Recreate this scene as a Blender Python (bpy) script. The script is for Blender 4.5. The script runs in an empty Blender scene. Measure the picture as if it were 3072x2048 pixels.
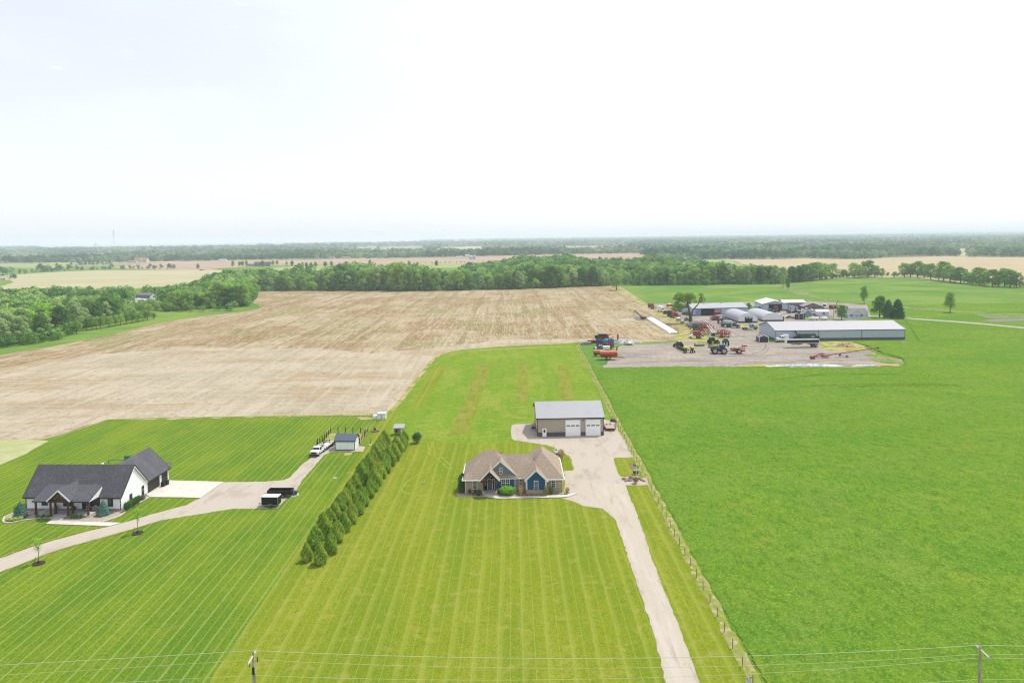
import bpy, math, random
import numpy as np
from mathutils import Vector, Matrix
from mathutils.geometry import tessellate_polygon
random.seed(7); RNG = np.random.default_rng(7)
R = math.radians
SC = bpy.context.scene
COL = SC.collection
# ------------------------------------------------------------------ camera
CAM_H, FPX, PITCH, ROLL, PRIN = 52.0, 2130.0, R(2.0), R(0.70), 789.0
_F = np.array([0, math.cos(PITCH), -math.sin(PITCH)])
_U0 = np.array([0, math.sin(PITCH), math.cos(PITCH)])
_X0 = np.array([1.0, 0, 0])
_Rt = math.cos(ROLL) * _X0 - math.sin(ROLL) * _U0
_Up = math.sin(ROLL) * _X0 + math.cos(ROLL) * _U0
cd = bpy.data.cameras.new('camera')
cam = bpy.data.objects.new('camera', cd); COL.objects.link(cam)
cd.sensor_width = 36; cd.lens = 36 * FPX / 3072; cd.shift_y = -(1024 - PRIN) / 3072
cd.clip_start = 0.5; cd.clip_end = 60000
m = Matrix.Identity(4)
for i in range(3):
    m[i][0] = _Rt[i]; m[i][1] = _Up[i]; m[i][2] = -_F[i]
m[2][3] = CAM_H
cam.matrix_world = m
SC.camera = cam
# ------------------------------------------------------------------ light
SUNV = Vector((0.44, 0.36, 1.0)).normalized()
sl = bpy.data.lights.new('sun', 'SUN'); sl.energy = 3.7; sl.angle = R(0.6); sl.color = (1, 0.965, 0.9)
so = bpy.data.objects.new('sun', sl); COL.objects.link(so)
so.rotation_euler = SUNV.to_track_quat('Z', 'Y').to_euler()
W = bpy.data.worlds.new('World'); SC.world = W; W.use_nodes = True
wt = W.node_tree; wt.nodes.clear()

def nd(t, typ, ins=None, out=0, **props):
    n = t.nodes.new(typ)
    for k, v in props.items(): setattr(n, k, v)
    for k, v in (ins or {}).items():
        if isinstance(v, bpy.types.NodeSocket): t.links.new(v, n.inputs[k])
        else: n.inputs[k].default_value = v
    return n.outputs[out]

def mth(t, op, a, b=0.0, c=None, clamp=False):
    ins = {0: a, 1: b}
    if c is not None: ins[2] = c
    return nd(t, 'ShaderNodeMath', ins, operation=op, use_clamp=clamp)

def mixc(t, f, a, b):
    n = t.nodes.new('ShaderNodeMix'); n.data_type = 'RGBA'
    for i, v in ((0, f), (6, a), (7, b)):
        if isinstance(v, bpy.types.NodeSocket): t.links.new(v, n.inputs[i])
        else: n.inputs[i].default_value = v
    return n.outputs[2]

def sstep(t, v, lo, hi):
    return nd(t, 'ShaderNodeMapRange', {0: v, 1: lo, 2: hi, 3: 0.0, 4: 1.0}, interpolation_type='SMOOTHSTEP')

sky = nd(wt, 'ShaderNodeTexSky', sky_type='NISHITA', sun_disc=False, sun_elevation=math.asin(SUNV.z),
         sun_rotation=math.atan2(SUNV.x, SUNV.y), altitude=200, air_density=1.0, dust_density=3.0, ozone_density=1.0)
bg1 = nd(wt, 'ShaderNodeBackground', {0: sky, 1: 0.07})
tc = nd(wt, 'ShaderNodeTexCoord', out=0)
dirn = nd(wt, 'ShaderNodeVectorMath', {0: tc}, operation='NORMALIZE')
dot = nd(wt, 'ShaderNodeVectorMath', {0: dirn, 1: Vector((0.75, 0.35, 0.55)).normalized()}, out=1, operation='DOT_PRODUCT')
glow = sstep(wt, dot, 0.08, 0.78)
scl = nd(wt, 'ShaderNodeMapping', {0: dirn, 3: (3.0, 3.0, 9.0)})
cl = nd(wt, 'ShaderNodeTexNoise', {'Vector': scl, 'Scale': 1.6, 'Detail': 7.0, 'Roughness': 0.55})
scl2 = nd(wt, 'ShaderNodeMapping', {0: dirn, 1: (3.1, 0.7, 0.2), 3: (6.0, 6.0, 22.0)})
cl2 = nd(wt, 'ShaderNodeTexNoise', {'Vector': scl2, 'Scale': 2.2, 'Detail': 8.0, 'Roughness': 0.6})
veil = mixc(wt, glow, (0.68, 0.67, 0.725, 1), (0.90, 0.89, 0.86, 1))
veil = mixc(wt, mth(wt, 'MULTIPLY', sstep(wt, cl, 0.42, 0.8), 0.3), veil, (0.90, 0.92, 0.92, 1))
veil = mixc(wt, mth(wt, 'MULTIPLY', sstep(wt, cl2, 0.62, 0.78), 0.5), veil, (1.0, 1.0, 1.0, 1))
sep = wt.nodes.new('ShaderNodeSeparateXYZ'); wt.links.new(dirn, sep.inputs[0])
lowf = mth(wt, 'SUBTRACT', 1.0, sstep(wt, sep.outputs[2], 0.0, 0.22))
veil = mixc(wt, mth(wt, 'MULTIPLY', lowf, 0.8), veil, (0.80, 0.835, 0.875, 1))
bg2 = nd(wt, 'ShaderNodeBackground', {0: veil, 1: 0.93})
add = nd(wt, 'ShaderNodeAddShader', {0: bg1, 1: bg2})
wo = wt.nodes.new('ShaderNodeOutputWorld'); wt.links.new(add, wo.inputs[0])
SC.view_settings.view_transform = 'Standard'; SC.view_settings.look = 'None'
SC.view_settings.exposure = 0.12; SC.view_settings.gamma = 1.0
cy = SC.cycles
cy.max_bounces = 5; cy.diffuse_bounces = 3; cy.glossy_bounces = 2; cy.transmission_bounces = 3
cy.transparent_max_bounces = 6; cy.volume_bounces = 1; cy.use_denoising = True; cy.filter_width = 1.15
cy.caustics_reflective = False; cy.caustics_refractive = False; cy.sample_clamp_indirect = 4

# ------------------------------------------------------------------ pixel <-> world
def P(px, py, z=0.0):
    dx = (px - 1536.0) / FPX; dy = -(py - PRIN) / FPX
    d = _F + dx * _Rt + dy * _Up
    if d[2] > -1e-4: d = d.copy(); d[2] = -1e-4
    t = (z - CAM_H) / d[2]
    return Vector((d[0] * t, d[1] * t, z))

def proj(X, Y, Z=0.0):
    v = [X, Y, Z - CAM_H]
    def dd(a): return v[0] * a[0] + v[1] * a[1] + v[2] * a[2]
    w = dd(_F)
    return 1536 + FPX * dd(_Rt) / w, PRIN - FPX * dd(_Up) / w

ZA = (0, 1280, 4.2); ZB = (700, 1200, 3.92); ZC = (1350, 1180, 3.92); ZD = (1700, 980, 5.2267)
ZE = (1700, 880, 4.704); ZF = (2100, 860, 5.88); ZG = (2400, 860, 5.88); ZI = (1800, 1280, 4.613)
ZT = (880, 1280, 3.563); D0 = (0, 0, 0.765625); ZM1 = (1740, 990, 10.69); ZQ = (1980, 990, 8.4)
ZV = (1860, 890, 9.046); ZU = (2280, 900, 9.8); ZH = (1380, 1320, 6.918); ZS1 = (2100, 930, 11.76)
ZL = (0, 680, 3.36); ZM = (600, 680, 2.94); ZN = (1300, 680, 2.94); ZR = (2000, 680, 3.92); ZS = (2500, 680, 4.112)
ZZ = (300, 660, 3.92); ZK = (2150, 1900, 9.408)
def px(Z, x, y): return (Z[0] + x / Z[2], Z[1] + y / Z[2])
def G(Z, x, y, z=0.0): return P(*px(Z, x, y), z)
def OLD(X, Y):
    """site-plan metres measured off the photograph -> world metres."""
    s = 2130.0 / Y; q = 1536 + X * s; return P(q, 734 - 38 * q / 3072 + 52 * s)

# ------------------------------------------------------------------ colour and materials
def lin(r, g, b):
    f = lambda c: (c / 255 / 12.92) if c / 255 <= 0.04045 else ((c / 255 + 0.055) / 1.055) ** 2.4
    return (f(r), f(g), f(b))
KALB = 0.56
def C(r, g, b, k=KALB):
    return tuple(min(0.9, v * k) for v in lin(r, g, b)) + (1.0,)

MATS = {}
def mat(name, col, rough=0.85, metal=0.0, layers=(), bump=None, world=False, spec=0.3, transl=None, rnd=None, tint=None):
    """layers: ('n', colour, (sx,sy,sz), lo, hi, strength) noise patches / ('s', colour, axis, period, lo, hi, strength) stripes."""
    if name in MATS: return MATS[name]
    mm = bpy.data.materials.new(name); mm.use_nodes = True; t = mm.node_tree
    b = t.nodes['Principled BSDF']
    if world: pos = nd(t, 'ShaderNodeNewGeometry', out=0)
    else: pos = nd(t, 'ShaderNodeTexCoord', out=3)
    c = col
    for L in layers:
        if L[0] == 'n':
            _, cc, s, lo, hi, st = L; lo = .485 + (lo - .5) * .8; hi = .495 + (hi - .5) * .8
            mp = nd(t, 'ShaderNodeMapping', {0: pos, 3: s})
            nz = nd(t, 'ShaderNodeTexNoise', {'Vector': mp, 'Scale': 1.0, 'Detail': 5.0, 'Roughness': 0.62})
            c = mixc(t, mth(t, 'MULTIPLY', sstep(t, nz, lo, hi), min(1, st * 1.12)), c, cc)
        elif L[0] == 's':
            _, cc, ax, per, lo, hi, st = L
            sp = t.nodes.new('ShaderNodeSeparateXYZ'); t.links.new(pos, sp.inputs[0])
            v = sp.outputs[ax]
            if per < 0:   # slightly wavering
                per = -per
                mp = nd(t, 'ShaderNodeMapping', {0: pos, 3: (0.08, 0.05, 0.1)})
                nz = nd(t, 'ShaderNodeTexNoise', {'Vector': mp, 'Scale': 1.0, 'Detail': 2.0})
                v = mth(t, 'ADD', v, mth(t, 'MULTIPLY', nz, 1.3))
            fr = mth(t, 'PINGPONG', v, per / 2)
            fr = mth(t, 'DIVIDE', fr, per / 2)
            c = mixc(t, mth(t, 'MULTIPLY', sstep(t, fr, lo, hi), st), c, cc)
    if rnd:
        oi = nd(t, 'ShaderNodeObjectInfo', out=5)
        c1 = mixc(t, oi, rnd[0], rnd[1])
        c = mixc(t, 0.55, c, c1)
    if tint:
        at = t.nodes.new('ShaderNodeAttribute'); at.attribute_name = 'tint'
        rp = t.nodes.new('ShaderNodeValToRGB'); t.links.new(at.outputs[2], rp.inputs[0])
        rp.color_ramp.elements[0].color = tint[0]; rp.color_ramp.elements[1].color = tint[-1]
        for i, cc in enumerate(tint[1:-1]):
            e = rp.color_ramp.elements.new((i + 1) / (len(tint) - 1)); e.color = cc
        c = mixc(t, 0.8, c, rp.outputs[0])
    if isinstance(c, bpy.types.NodeSocket): t.links.new(c, b.inputs['Base Color'])
    else: b.inputs['Base Color'].default_value = c
    b.inputs['Roughness'].default_value = rough; b.inputs['Metallic'].default_value = metal
    b.inputs['Specular IOR Level'].default_value = spec
    if bump:
        s, dist = bump[0], bump[1]
        mp = nd(t, 'ShaderNodeMapping', {0: pos, 3: s if isinstance(s, tuple) else (s, s, s)})
        nz = nd(t, 'ShaderNodeTexNoise', {'Vector': mp, 'Scale': 1.0, 'Detail': 6.0, 'Roughness': 0.65})
        bp = nd(t, 'ShaderNodeBump', {'Strength': 1.0, 'Distance': dist, 'Height': nz})
        t.links.new(bp, b.inputs['Normal'])
    if transl:
        tr = t.nodes.new('ShaderNodeBsdfTranslucent')
        if isinstance(c, bpy.types.NodeSocket): t.links.new(c, tr.inputs[0])
        else: tr.inputs[0].default_value = c
        mx = t.nodes.new('ShaderNodeMixShader'); mx.inputs[0].default_value = transl
        t.links.new(b.outputs[0], mx.inputs[1]); t.links.new(tr.outputs[0], mx.inputs[2])
        t.links.new(mx.outputs[0], t.nodes['Material Output'].inputs[0])
    MATS[name] = mm
    return mm

def paint(name, r, g, b, rough=0.5, metal=0.0, dirt=0.35, spec=0.4):
    c = C(r, g, b); d = tuple(v * 0.55 + 0.03 for v in c[:3]) + (1,)
    return mat(name, c, rough, metal, [('n', d, (1.3, 1.3, 2.2), 0.48, 0.75, dirt), ('n', d, (7, 7, 7), 0.5, 0.8, dirt * 0.5)], spec=spec)

# ------------------------------------------------------------------ mesh helpers
def tag(o, label=None, cat=None, group=None, kind=None):
    if label: o['label'] = label
    if cat: o['category'] = cat
    if group: o['group'] = group
    if kind: o['kind'] = kind
    return o

def mk(name, verts, faces, m, parent=None, smooth=False):
    me = bpy.data.meshes.new(name); me.from_pydata([tuple(v) for v in verts], [], faces); me.update()
    if m: me.materials.append(m)
    if smooth: me.polygons.foreach_set('use_smooth', [True] * len(me.polygons))
    o = bpy.data.objects.new(name, me); COL.objects.link(o)
    if parent: o.parent = parent
    return o

def npmesh(name, V, Fq, m, smooth=False):
    """V (n,3) float, Fq (k,4|3) int."""
    me = bpy.data.meshes.new(name); n = Fq.shape[1]
    me.vertices.add(len(V)); me.vertices.foreach_set('co', V.astype(np.float32).ravel())
    me.loops.add(Fq.size); me.loops.foreach_set('vertex_index', Fq.astype(np.int32).ravel())
    me.polygons.add(len(Fq)); me.polygons.foreach_set('loop_start', np.arange(0, Fq.size, n, dtype=np.int32))
    me.update(calc_edges=True)
    if m: me.materials.append(m)
    if smooth: me.polygons.foreach_set('use_smooth', [True] * len(Fq))
    return me

class MB:
    def __init__(s): s.v = []; s.f = []
    def add(s, vs, fs):
        k = len(s.v); s.v += [Vector(v) for v in vs]; s.f += [[i + k for i in f] for f in fs]; return s
    def box(s, x0, y0, z0, x1, y1, z1, tx=0, ty=0):
        """box; tx/ty pull the top in (taper)."""
        return s.add([(x0, y0, z0), (x1, y0, z0), (x1, y1, z0), (x0, y1, z0),
                      (x0 + tx, y0 + ty, z1), (x1 - tx, y0 + ty, z1), (x1 - tx, y1 - ty, z1), (x0 + tx, y1 - ty, z1)],
                     [[0, 3, 2, 1], [4, 5, 6, 7], [0, 1, 5, 4], [1, 2, 6, 5], [2, 3, 7, 6], [3, 0, 4, 7]])
    def prism(s, poly, axis, a, b):
        """poly of 2D points extruded along axis ('x','y','z') from a to b."""
        def w(p, t): return {'x': (t, p[0], p[1]), 'y': (p[0], t, p[1]), 'z': (p[0], p[1], t)}[axis]
        n = len(poly); vs = [w(p, a) for p in poly] + [w(p, b) for p in poly]
        fs = [[i, (i + 1) % n, n + (i + 1) % n, n + i] for i in range(n)]
        fs += [list(range(n))[::-1], [n + i for i in range(n)]]
        return s.add(vs, fs)
    def tube(s, p0, p1, r0, r1=None, n=8, cap=True):
        p0, p1 = Vector(p0), Vector(p1); r1 = r0 if r1 is None else r1
        d = (p1 - p0)
        if d.length < 1e-6: return s
        q = d.normalized(); a = q.orthogonal().normalized(); b = q.cross(a)
        vs = []
        for p, r in ((p0, r0), (p1, r1)):
            for i in range(n):
                t = 2 * math.pi * i / n; vs.append(p + a * (r * math.cos(t)) + b * (r * math.sin(t)))
        fs = [[i, (i + 1) % n, n + (i + 1) % n, n + i] for i in range(n)]
        if cap: fs += [list(range(n))[::-1], [n + i for i in range(n)]]
        return s.add(vs, fs)
    def path(s, pts, r, n=6):
        for a, b in zip(pts[:-1], pts[1:]): s.tube(a, b, r, r, n)
        return s
    def bar(s, p0, p1, w, h):
        """rectangular bar between two points."""
        p0, p1 = Vector(p0), Vector(p1); q = (p1 - p0).normalized()
        a = q.cross(Vector((0, 0, 1)))
        a = a.normalized() if a.length > 1e-3 else Vector((1, 0, 0))
        b = a.cross(q).normalized(); vs = []
        for p in (p0, p1):
            for sa, sb in ((-1, -1), (1, -1), (1, 1), (-1, 1)): vs.append(p + a * (sa * w / 2) + b * (sb * h / 2))
        return s.add(vs, [[0, 1, 2, 3], [7, 6, 5, 4], [0, 4, 5, 1], [1, 5, 6, 2], [2, 6, 7, 3], [3, 7, 4, 0]])
    def disc(s, c, r, axis='y', t=0.02, n=16):
        a = {'x': Vector((1, 0, 0)), 'y': Vector((0, 1, 0)), 'z': Vector((0, 0, 1))}[axis]; c = Vector(c)
        return s.tube(c - a * t / 2, c + a * t / 2, r, r, n)
    def ell(s, c, rx, ry, rz, nu=12, nv=7, jit=0.0, zmin=None):
        vs, fs = [], []
        for j in range(nv + 1):
            ph = math.pi * j / nv
            for i in range(nu):
                t = 2 * math.pi * i / nu; k = 1 + random.uniform(-jit, jit)
                z = rz * math.cos(ph) * k
                if zmin is not None: z = max(z, zmin)
                vs.append((c[0] + rx * math.sin(ph) * math.cos(t) * k, c[1] + ry * math.sin(ph) * math.sin(t) * k, c[2] + z))
        for j in range(nv):
            for i in range(nu):
                fs.append([j * nu + i, (j + 1) * nu + i, (j + 1) * nu + (i + 1) % nu, j * nu + (i + 1) % nu])
        return s.add(vs, fs)
    def build(s, name, m, parent=None, smooth=False):
        return mk(name, s.v, s.f, m, parent, smooth)

def thing(name, label, cat, loc=(0, 0, 0), rz=0.0, group=None):
    o = bpy.data.objects.new(name, None); o.empty_display_size = 0.5; COL.objects.link(o)
    o.location = loc; o.rotation_euler = (0, 0, rz)
    return tag(o, label, cat, group)

def bx(name, m, parent, *boxes):
    b = MB()
    for q in boxes: b.box(*q)
    return b.build(name, m, parent)

def copy_tree(o, parent=None):
    c = o.copy(); COL.objects.link(c); c.parent = parent
    for ch in o.children: copy_tree(ch, c)
    return c

def inpoly(x, y, poly):
    x = np.asarray(x, float); y = np.asarray(y, float); ins = np.zeros(x.shape, bool)
    n = len(poly)
    for i in range(n):
        x0, y0 = poly[i][0], poly[i][1]; x1, y1 = poly[(i + 1) % n][0], poly[(i + 1) % n][1]
        if y0 == y1: continue
        c = ((y0 > y) != (y1 > y)) & (x < (x1 - x0) * (y - y0) / (y1 - y0) + x0)
        ins ^= c
    return ins

ORD = ['', 'first', 'second', 'third', 'fourth', 'fifth', 'sixth', 'seventh', 'eighth', 'ninth', 'tenth', 'eleventh', 'twelfth',
       'thirteenth', 'fourteenth', 'fifteenth', 'sixteenth', 'seventeenth', 'eighteenth', 'nineteenth']
TENS = {20: 'twent', 30: 'thirt', 40: 'fort', 50: 'fift', 60: 'sixt', 70: 'sevent', 80: 'eight', 90: 'ninet'}
def ordw(n):
    if n < 20: return ORD[n]
    t = n // 10 * 10
    if n >= 100: return 'hundred and ' + ordw(n - 100) if n > 100 else 'hundredth'
    return TENS[t] + 'ieth' if n == t else TENS[t] + 'y-' + ORD[n - t]

def sheet(name, pts, z, m, label=None, jit=0.0, step=2.0, kind='structure', world=False):
    """flat ground sheet; pts are photo pixels (or world xy) unprojected on the ground."""
    w = [Vector((p[0], p[1], 0)) if world else P(p[0], p[1]) for p in pts]
    out = []
    for i in range(len(w)):
        a, b = w[i], w[(i + 1) % len(w)]; L = (b - a).length
        st = max(step, (a + b).length * 0.5 * step / 150)
        n = max(1, min(400, int(L / st))) if jit else 1
        nrm = Vector((-(b - a).y, (b - a).x, 0)).normalized() if L > 0 else Vector()
        for k in range(n):
            p = a.lerp(b, k / n)
            if jit and k: p = p + nrm * random.uniform(-jit, jit)
            out.append(Vector((p.x, p.y, 0)))
    tris = tessellate_polygon([out])
    o = mk(name, [(p.x, p.y, 0) for p in out], [list(t) for t in tris], m)
    me = o.data
    if len(me.polygons) and sum(p.normal.z * p.area for p in me.polygons) < 0: me.flip_normals()
    o.location.z = z * .35 if z > 0 else z
    return tag(o, label, None, None, kind)
# ------------------------------------------------------------------ the ground
d0 = lambda *pts: [px(D0, x, y) for x, y in pts]
zz = lambda Z, *pts: [px(Z, x, y) for x, y in pts]
gm = dict(world=True, rough=0.95, spec=0.0)
M_far = mat('far_land', C(176, 178, 138), layers=[('n', C(140, 156, 110), (.003, .004, .01), .4, .6, .8), ('n', C(214, 200, 172), (.003, .006, .01), .55, .66, .8)], **gm)
M_lawnA = mat('lawn_dark_stripes', C(118, 150, 38), layers=[
    ('n', C(138, 162, 44), (.05, .03, 1), .42, .6, .8), ('n', C(92, 136, 40), (.10, .04, 1), .45, .65, .65),
    ('n', C(84, 124, 32), (2.2, 2.2, 1), .46, .66, .55), ('n', C(160, 176, 70), (4.5, 4.5, 1), .5, .68, .5), ('n', C(146, 156, 66), (.5, .25, 1), .56, .68, .35),
    ('s', C(166, 190, 108), 0, 2.75, .84, .95, .55), ('s', C(166, 190, 108), 0, 2.75, .10, .0, .5), ('n', C(94, 122, 40), (.5, .8, 1), .6, .75, .3)], bump=(7, .05), **gm)
M_lawnC = mat('lawn_yellow_green', C(146, 160, 40), layers=[
    ('n', C(162, 168, 56), (.04, .02, 1), .44, .6, .6), ('n', C(118, 146, 34), (.12, .02, 1), .46, .62, .6), ('n', C(112, 140, 28), (2.6, 2.6, 1), .48, .64, .55), ('n', C(172, 168, 84), (.4, .5, 1), .58, .68, .5), ('n', C(106, 138, 28), (1.2, .8, 1), .54, .66, .45),
    ('s', C(172, 182, 84), 0, -3.1, .6, .95, .32), ('s', C(126, 150, 36), 0, -6.2, .55, .95, .3), ('s', C(186, 198, 100), 0, 1.55, .86, .97, .3), ('n', C(184, 190, 92), (5, 5, 1), .52, .68, .5)], bump=(6, .05), **gm)
M_lawnB = mat('lawn_bright_green', C(128, 160, 42), layers=[
    ('n', C(144, 170, 56), (.03, .02, 1), .44, .6, .8), ('n', C(112, 158, 36), (.2, .05, 1), .46, .62, .7), ('s', C(142, 172, 62), 0, -4.2, .4, 1.0, .3), ('n', C(166, 174, 76), (.06, .03, 1), .56, .66, .6),
    ('n', C(112, 150, 40), (.9, .5, 1), .5, .64, .6), ('n', C(170, 188, 84), (2.5, 2.5, 1), .5, .66, .6), ('n', C(174, 180, 92), (.25, .6, 1), .58, .68, .6)], bump=(3, .12), **gm)
M_stubble = mat('stubble', C(196, 185, 150), layers=[
    ('n', C(214, 196, 166), (.012, .016, 1), .44, .58, .8), ('n', C(170, 142, 106), (.014, .016, 1), .5, .6, .8),
    ('n', C(166, 132, 92), (.03, .022, 1), .53, .66, .8), ('n', C(152, 154, 92), (.026, .016, 1), .52, .64, .75),
    ('s', C(178, 152, 116), 0, 1.9, .2, .95, .16), ('n', C(182, 156, 118), (.45, .012, 1), .48, .66, .5), ('n', C(222, 208, 180), (.7, .014, 1), .52, .66, .5), ('n', C(150, 128, 84), (.16, .006, 1), .52, .64, .6),
    ('n', C(118, 132, 66), (.5, .12, 1), .6, .66, .75), ('n', C(228, 214, 190), (1.6, .09, 1), .52, .66, .6), ('n', C(158, 134, 102), (2.4, .5, 1), .5, .68, .4)], bump=(1.4, .06), **gm)
M_stubble_near = mat('stubble_pale', C(196, 187, 162), layers=[
    ('n', C(214, 200, 178), (.02, .03, 1), .44, .58, .8), ('n', C(186, 160, 118), (.02, .05, 1), .52, .64, .7),
    ('n', C(222, 210, 184), (.4, .03, 1), .5, .66, .55), ('n', C(180, 166, 142), (.3, .02, 1), .48, .64, .5), ('n', C(224, 212, 188), (.03, .5, 1), .53, .66, .5),
    ('n', C(150, 150, 100), (.45, .3, 1), .62, .68, .6), ('n', C(224, 212, 188), (2.2, .3, 1), .5, .66, .4), ('n', C(164, 150, 122), (2.6, 1.2, 1), .51, .68, .4)], bump=(1.6, .05), **gm)
M_crop = mat('crop', C(122, 160, 50, .57), layers=[
    ('n', C(142, 172, 56, .57), (.014, .03, 1), .45, .6, .7), ('n', C(98, 150, 48, .57), (.012, .03, 1), .48, .62, .7), ('n', C(138, 162, 74, .57), (.09, .05, 1), .5, .66, .45), ('n', C(166, 168, 68, .57), (.05, .04, 1), .62, .72, .35),
    ('n', C(98, 144, 44, .57), (.5, .3, 1), .46, .62, .35), ('n', C(84, 130, 38, .57), (1.0, .5, 1), .5, .64, .5), ('n', C(164, 192, 82, .57), (2.4, 2.4, 1), .5, .66, .45), ('n', C(78, 122, 36, .57), (4, 4, 1), .5, .64, .5)], bump=(2.6, .15), **gm)
M_pasture = mat('pasture', C(124, 160, 74), layers=[
    ('n', C(148, 174, 80), (.011, .014, 1), .45, .62, .8), ('n', C(106, 152, 66), (.014, .02, 1), .5, .65, .7),
    ('n', C(160, 180, 110), (.05, .03, 1), .6, .75, .4), ('n', C(90, 150, 56), (.8, .5, 1), .5, .75, .35)], bump=(1.2, .2), **gm)
M_weeds = mat('weeds', C(150, 172, 96), layers=[
    ('n', C(110, 150, 84), (.08, .08, 1), .45, .6, .8), ('n', C(180, 176, 120), (.05, .1, 1), .5, .65, .8),
    ('n', C(96, 134, 66), (.5, .5, 1), .5, .7, .7)], bump=(1.5, .4), **gm)
M_grav = mat('gravel_pale', C(216, 206, 188), layers=[
    ('n', C(216, 205, 194), (.12, .1, 1), .4, .65, .6), ('n', C(180, 168, 154), (.35, .12, 1), .5, .75, .5),
    ('n', C(224, 214, 206), (1.2, .3, 1), .6, .8, .5), ('n', C(160, 148, 134), (4, 4, 1), .55, .8, .5)], bump=(9, .03), **gm)
M_track = mat('gravel_tracked', C(217, 207, 189), layers=[
    ('n', C(226, 216, 204), (.5, .06, 1), .48, .7, .7), ('n', C(186, 174, 152), (.9, .09, 1), .55, .75, .6),
    ('n', C(168, 158, 120), (1.4, .5, 1), .68, .78, .5), ('n', C(176, 164, 150), (4, 4, 1), .55, .8, .5)], bump=(9, .03), **gm)
M_yard = mat('yard_gravel', C(182, 177, 170), layers=[
    ('n', C(200, 188, 176), (.05, .08, 1), .42, .6, .8), ('n', C(158, 154, 152), (.03, .09, 1), .52, .66, .8),
    ('n', C(196, 174, 150), (.05, .16, 1), .58, .7, .5), ('n', C(160, 160, 100), (.09, .3, 1), .62, .7, .7),
    ('n', C(146, 134, 124), (.7, .9, 1), .5, .64, .6), ('n', C(206, 190, 170), (.06, .8, 1), .5, .64, .6), ('n', C(132, 122, 116), (.05, .5, 1), .56, .68, .6), ('n', C(212, 202, 190), (.12, .5, 1), .6, .72, .6)], bump=(3, .08), **gm)
M_dry = mat('dry_grass', C(206, 190, 130), layers=[
    ('n', C(150, 170, 82), (.12, .16, 1), .42, .58, .9), ('n', C(222, 204, 150), (.3, .3, 1), .5, .66, .7),
    ('n', C(180, 150, 110), (.6, .6, 1), .6, .72, .6)], bump=(1.6, .3), **gm)
M_unmown = mat('unmown_strip', C(156, 166, 56), layers=[
    ('n', C(172, 168, 80), (.5, .05, 1), .46, .62, .8), ('n', C(130, 156, 48), (.4, .2, 1), .5, .6, .7), ('n', C(194, 176, 112), (2.2, 1.5, 1), .52, .66, .5), ('n', C(100, 124, 40), (3, 2, 1), .52, .64, .6)], bump=(2, .25), **gm)
M_verge = mat('verge', C(160, 172, 76), layers=[
    ('n', C(190, 178, 126), (.35, .3, 1), .48, .6, .6), ('n', C(222, 206, 178), (1.1, .8, 1), .54, .64, .6),
    ('n', C(140, 166, 56), (.8, .7, 1), .52, .66, .7)], bump=(3, .1), **gm)
M_tanfield = mat('tan_field', C(214, 204, 172), layers=[('n', C(196, 196, 150), (.006, .02, 1), .4, .6, .8), ('s', C(196, 186, 150), 1, 14, .4, .9, .4)], **gm)
M_pinkfield = mat('pink_brown_field', C(204, 180, 160), layers=[('n', C(190, 160, 142), (.008, .02, 1), .4, .6, .8), ('n', C(214, 196, 174), (.02, .04, 1), .5, .7, .6)], **gm)
M_wheat = mat('wheat_field', C(210, 196, 160), layers=[('n', C(206, 186, 150), (.006, .03, 1), .45, .6, .8), ('n', C(200, 176, 136), (.004, .09, 1), .55, .7, .5)], **gm)
M_meadow = mat('meadow', C(160, 182, 116), layers=[('n', C(184, 192, 130), (.01, .02, 1), .4, .6, .8)], **gm)
M_conc = mat('concrete', C(244, 238, 226), 0.8, layers=[('n', C(214, 206, 192), (.5, .5, .5), .5, .7, .5)], world=True, spec=0.2)
M_stonebed = mat('stone_bed', C(196, 180, 162), 0.9, layers=[('n', C(222, 208, 192), (4, 4, 4), .45, .6, .8), ('n', C(150, 134, 118), (6, 6, 6), .52, .66, .7)], bump=(8, .06), world=True)
M_mulch = mat('mulch', C(84, 68, 60), 0.95, layers=[('n', C(60, 46, 40), (5, 5, 5), .4, .7, .8)], bump=(8, .05), world=True)
M_darkgrav = mat('dark_gravel', C(138, 132, 132), 0.95, layers=[('n', C(170, 162, 156), (2, 2, 2), .5, .7, .6)], bump=(3, .1), world=True)

# the far ground: one sheet to the horizon
gv = [(-30000, -300, 0), (30000, -300, 0), (30000, 30000, 0), (-30000, 30000, 0)]
tag(mk('ground', gv, [[0, 1, 2, 3]], M_far), kind='structure').location.z = -0.06
sheet('near_ground', [(-900, -200), (900, -200), (1500, 1500), (-1500, 1500)], 0.0, M_pasture, world=True)

FENCE = zz(ZD, (150, 280), (320, 600), (460, 880), (640, 1230), (760, 1470)) + \
        zz(ZI, (320, 130), (390, 260), (500, 470), (585, 630), (680, 815), (790, 1030), (905, 1255), (1040, 1525)) + \
        [(2142, 1828)] + zz(ZK, (395, 310), (690, 840), (985, 1390)) + [(2292, 2120)]
fx = [p[0] for p in FENCE]; fy = [p[1] for p in FENCE]
def fence_at(d=0.0):
    out = []
    for a in FENCE:
        w = P(*a); out.append((w.x + d, w.y))
    return out

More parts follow.
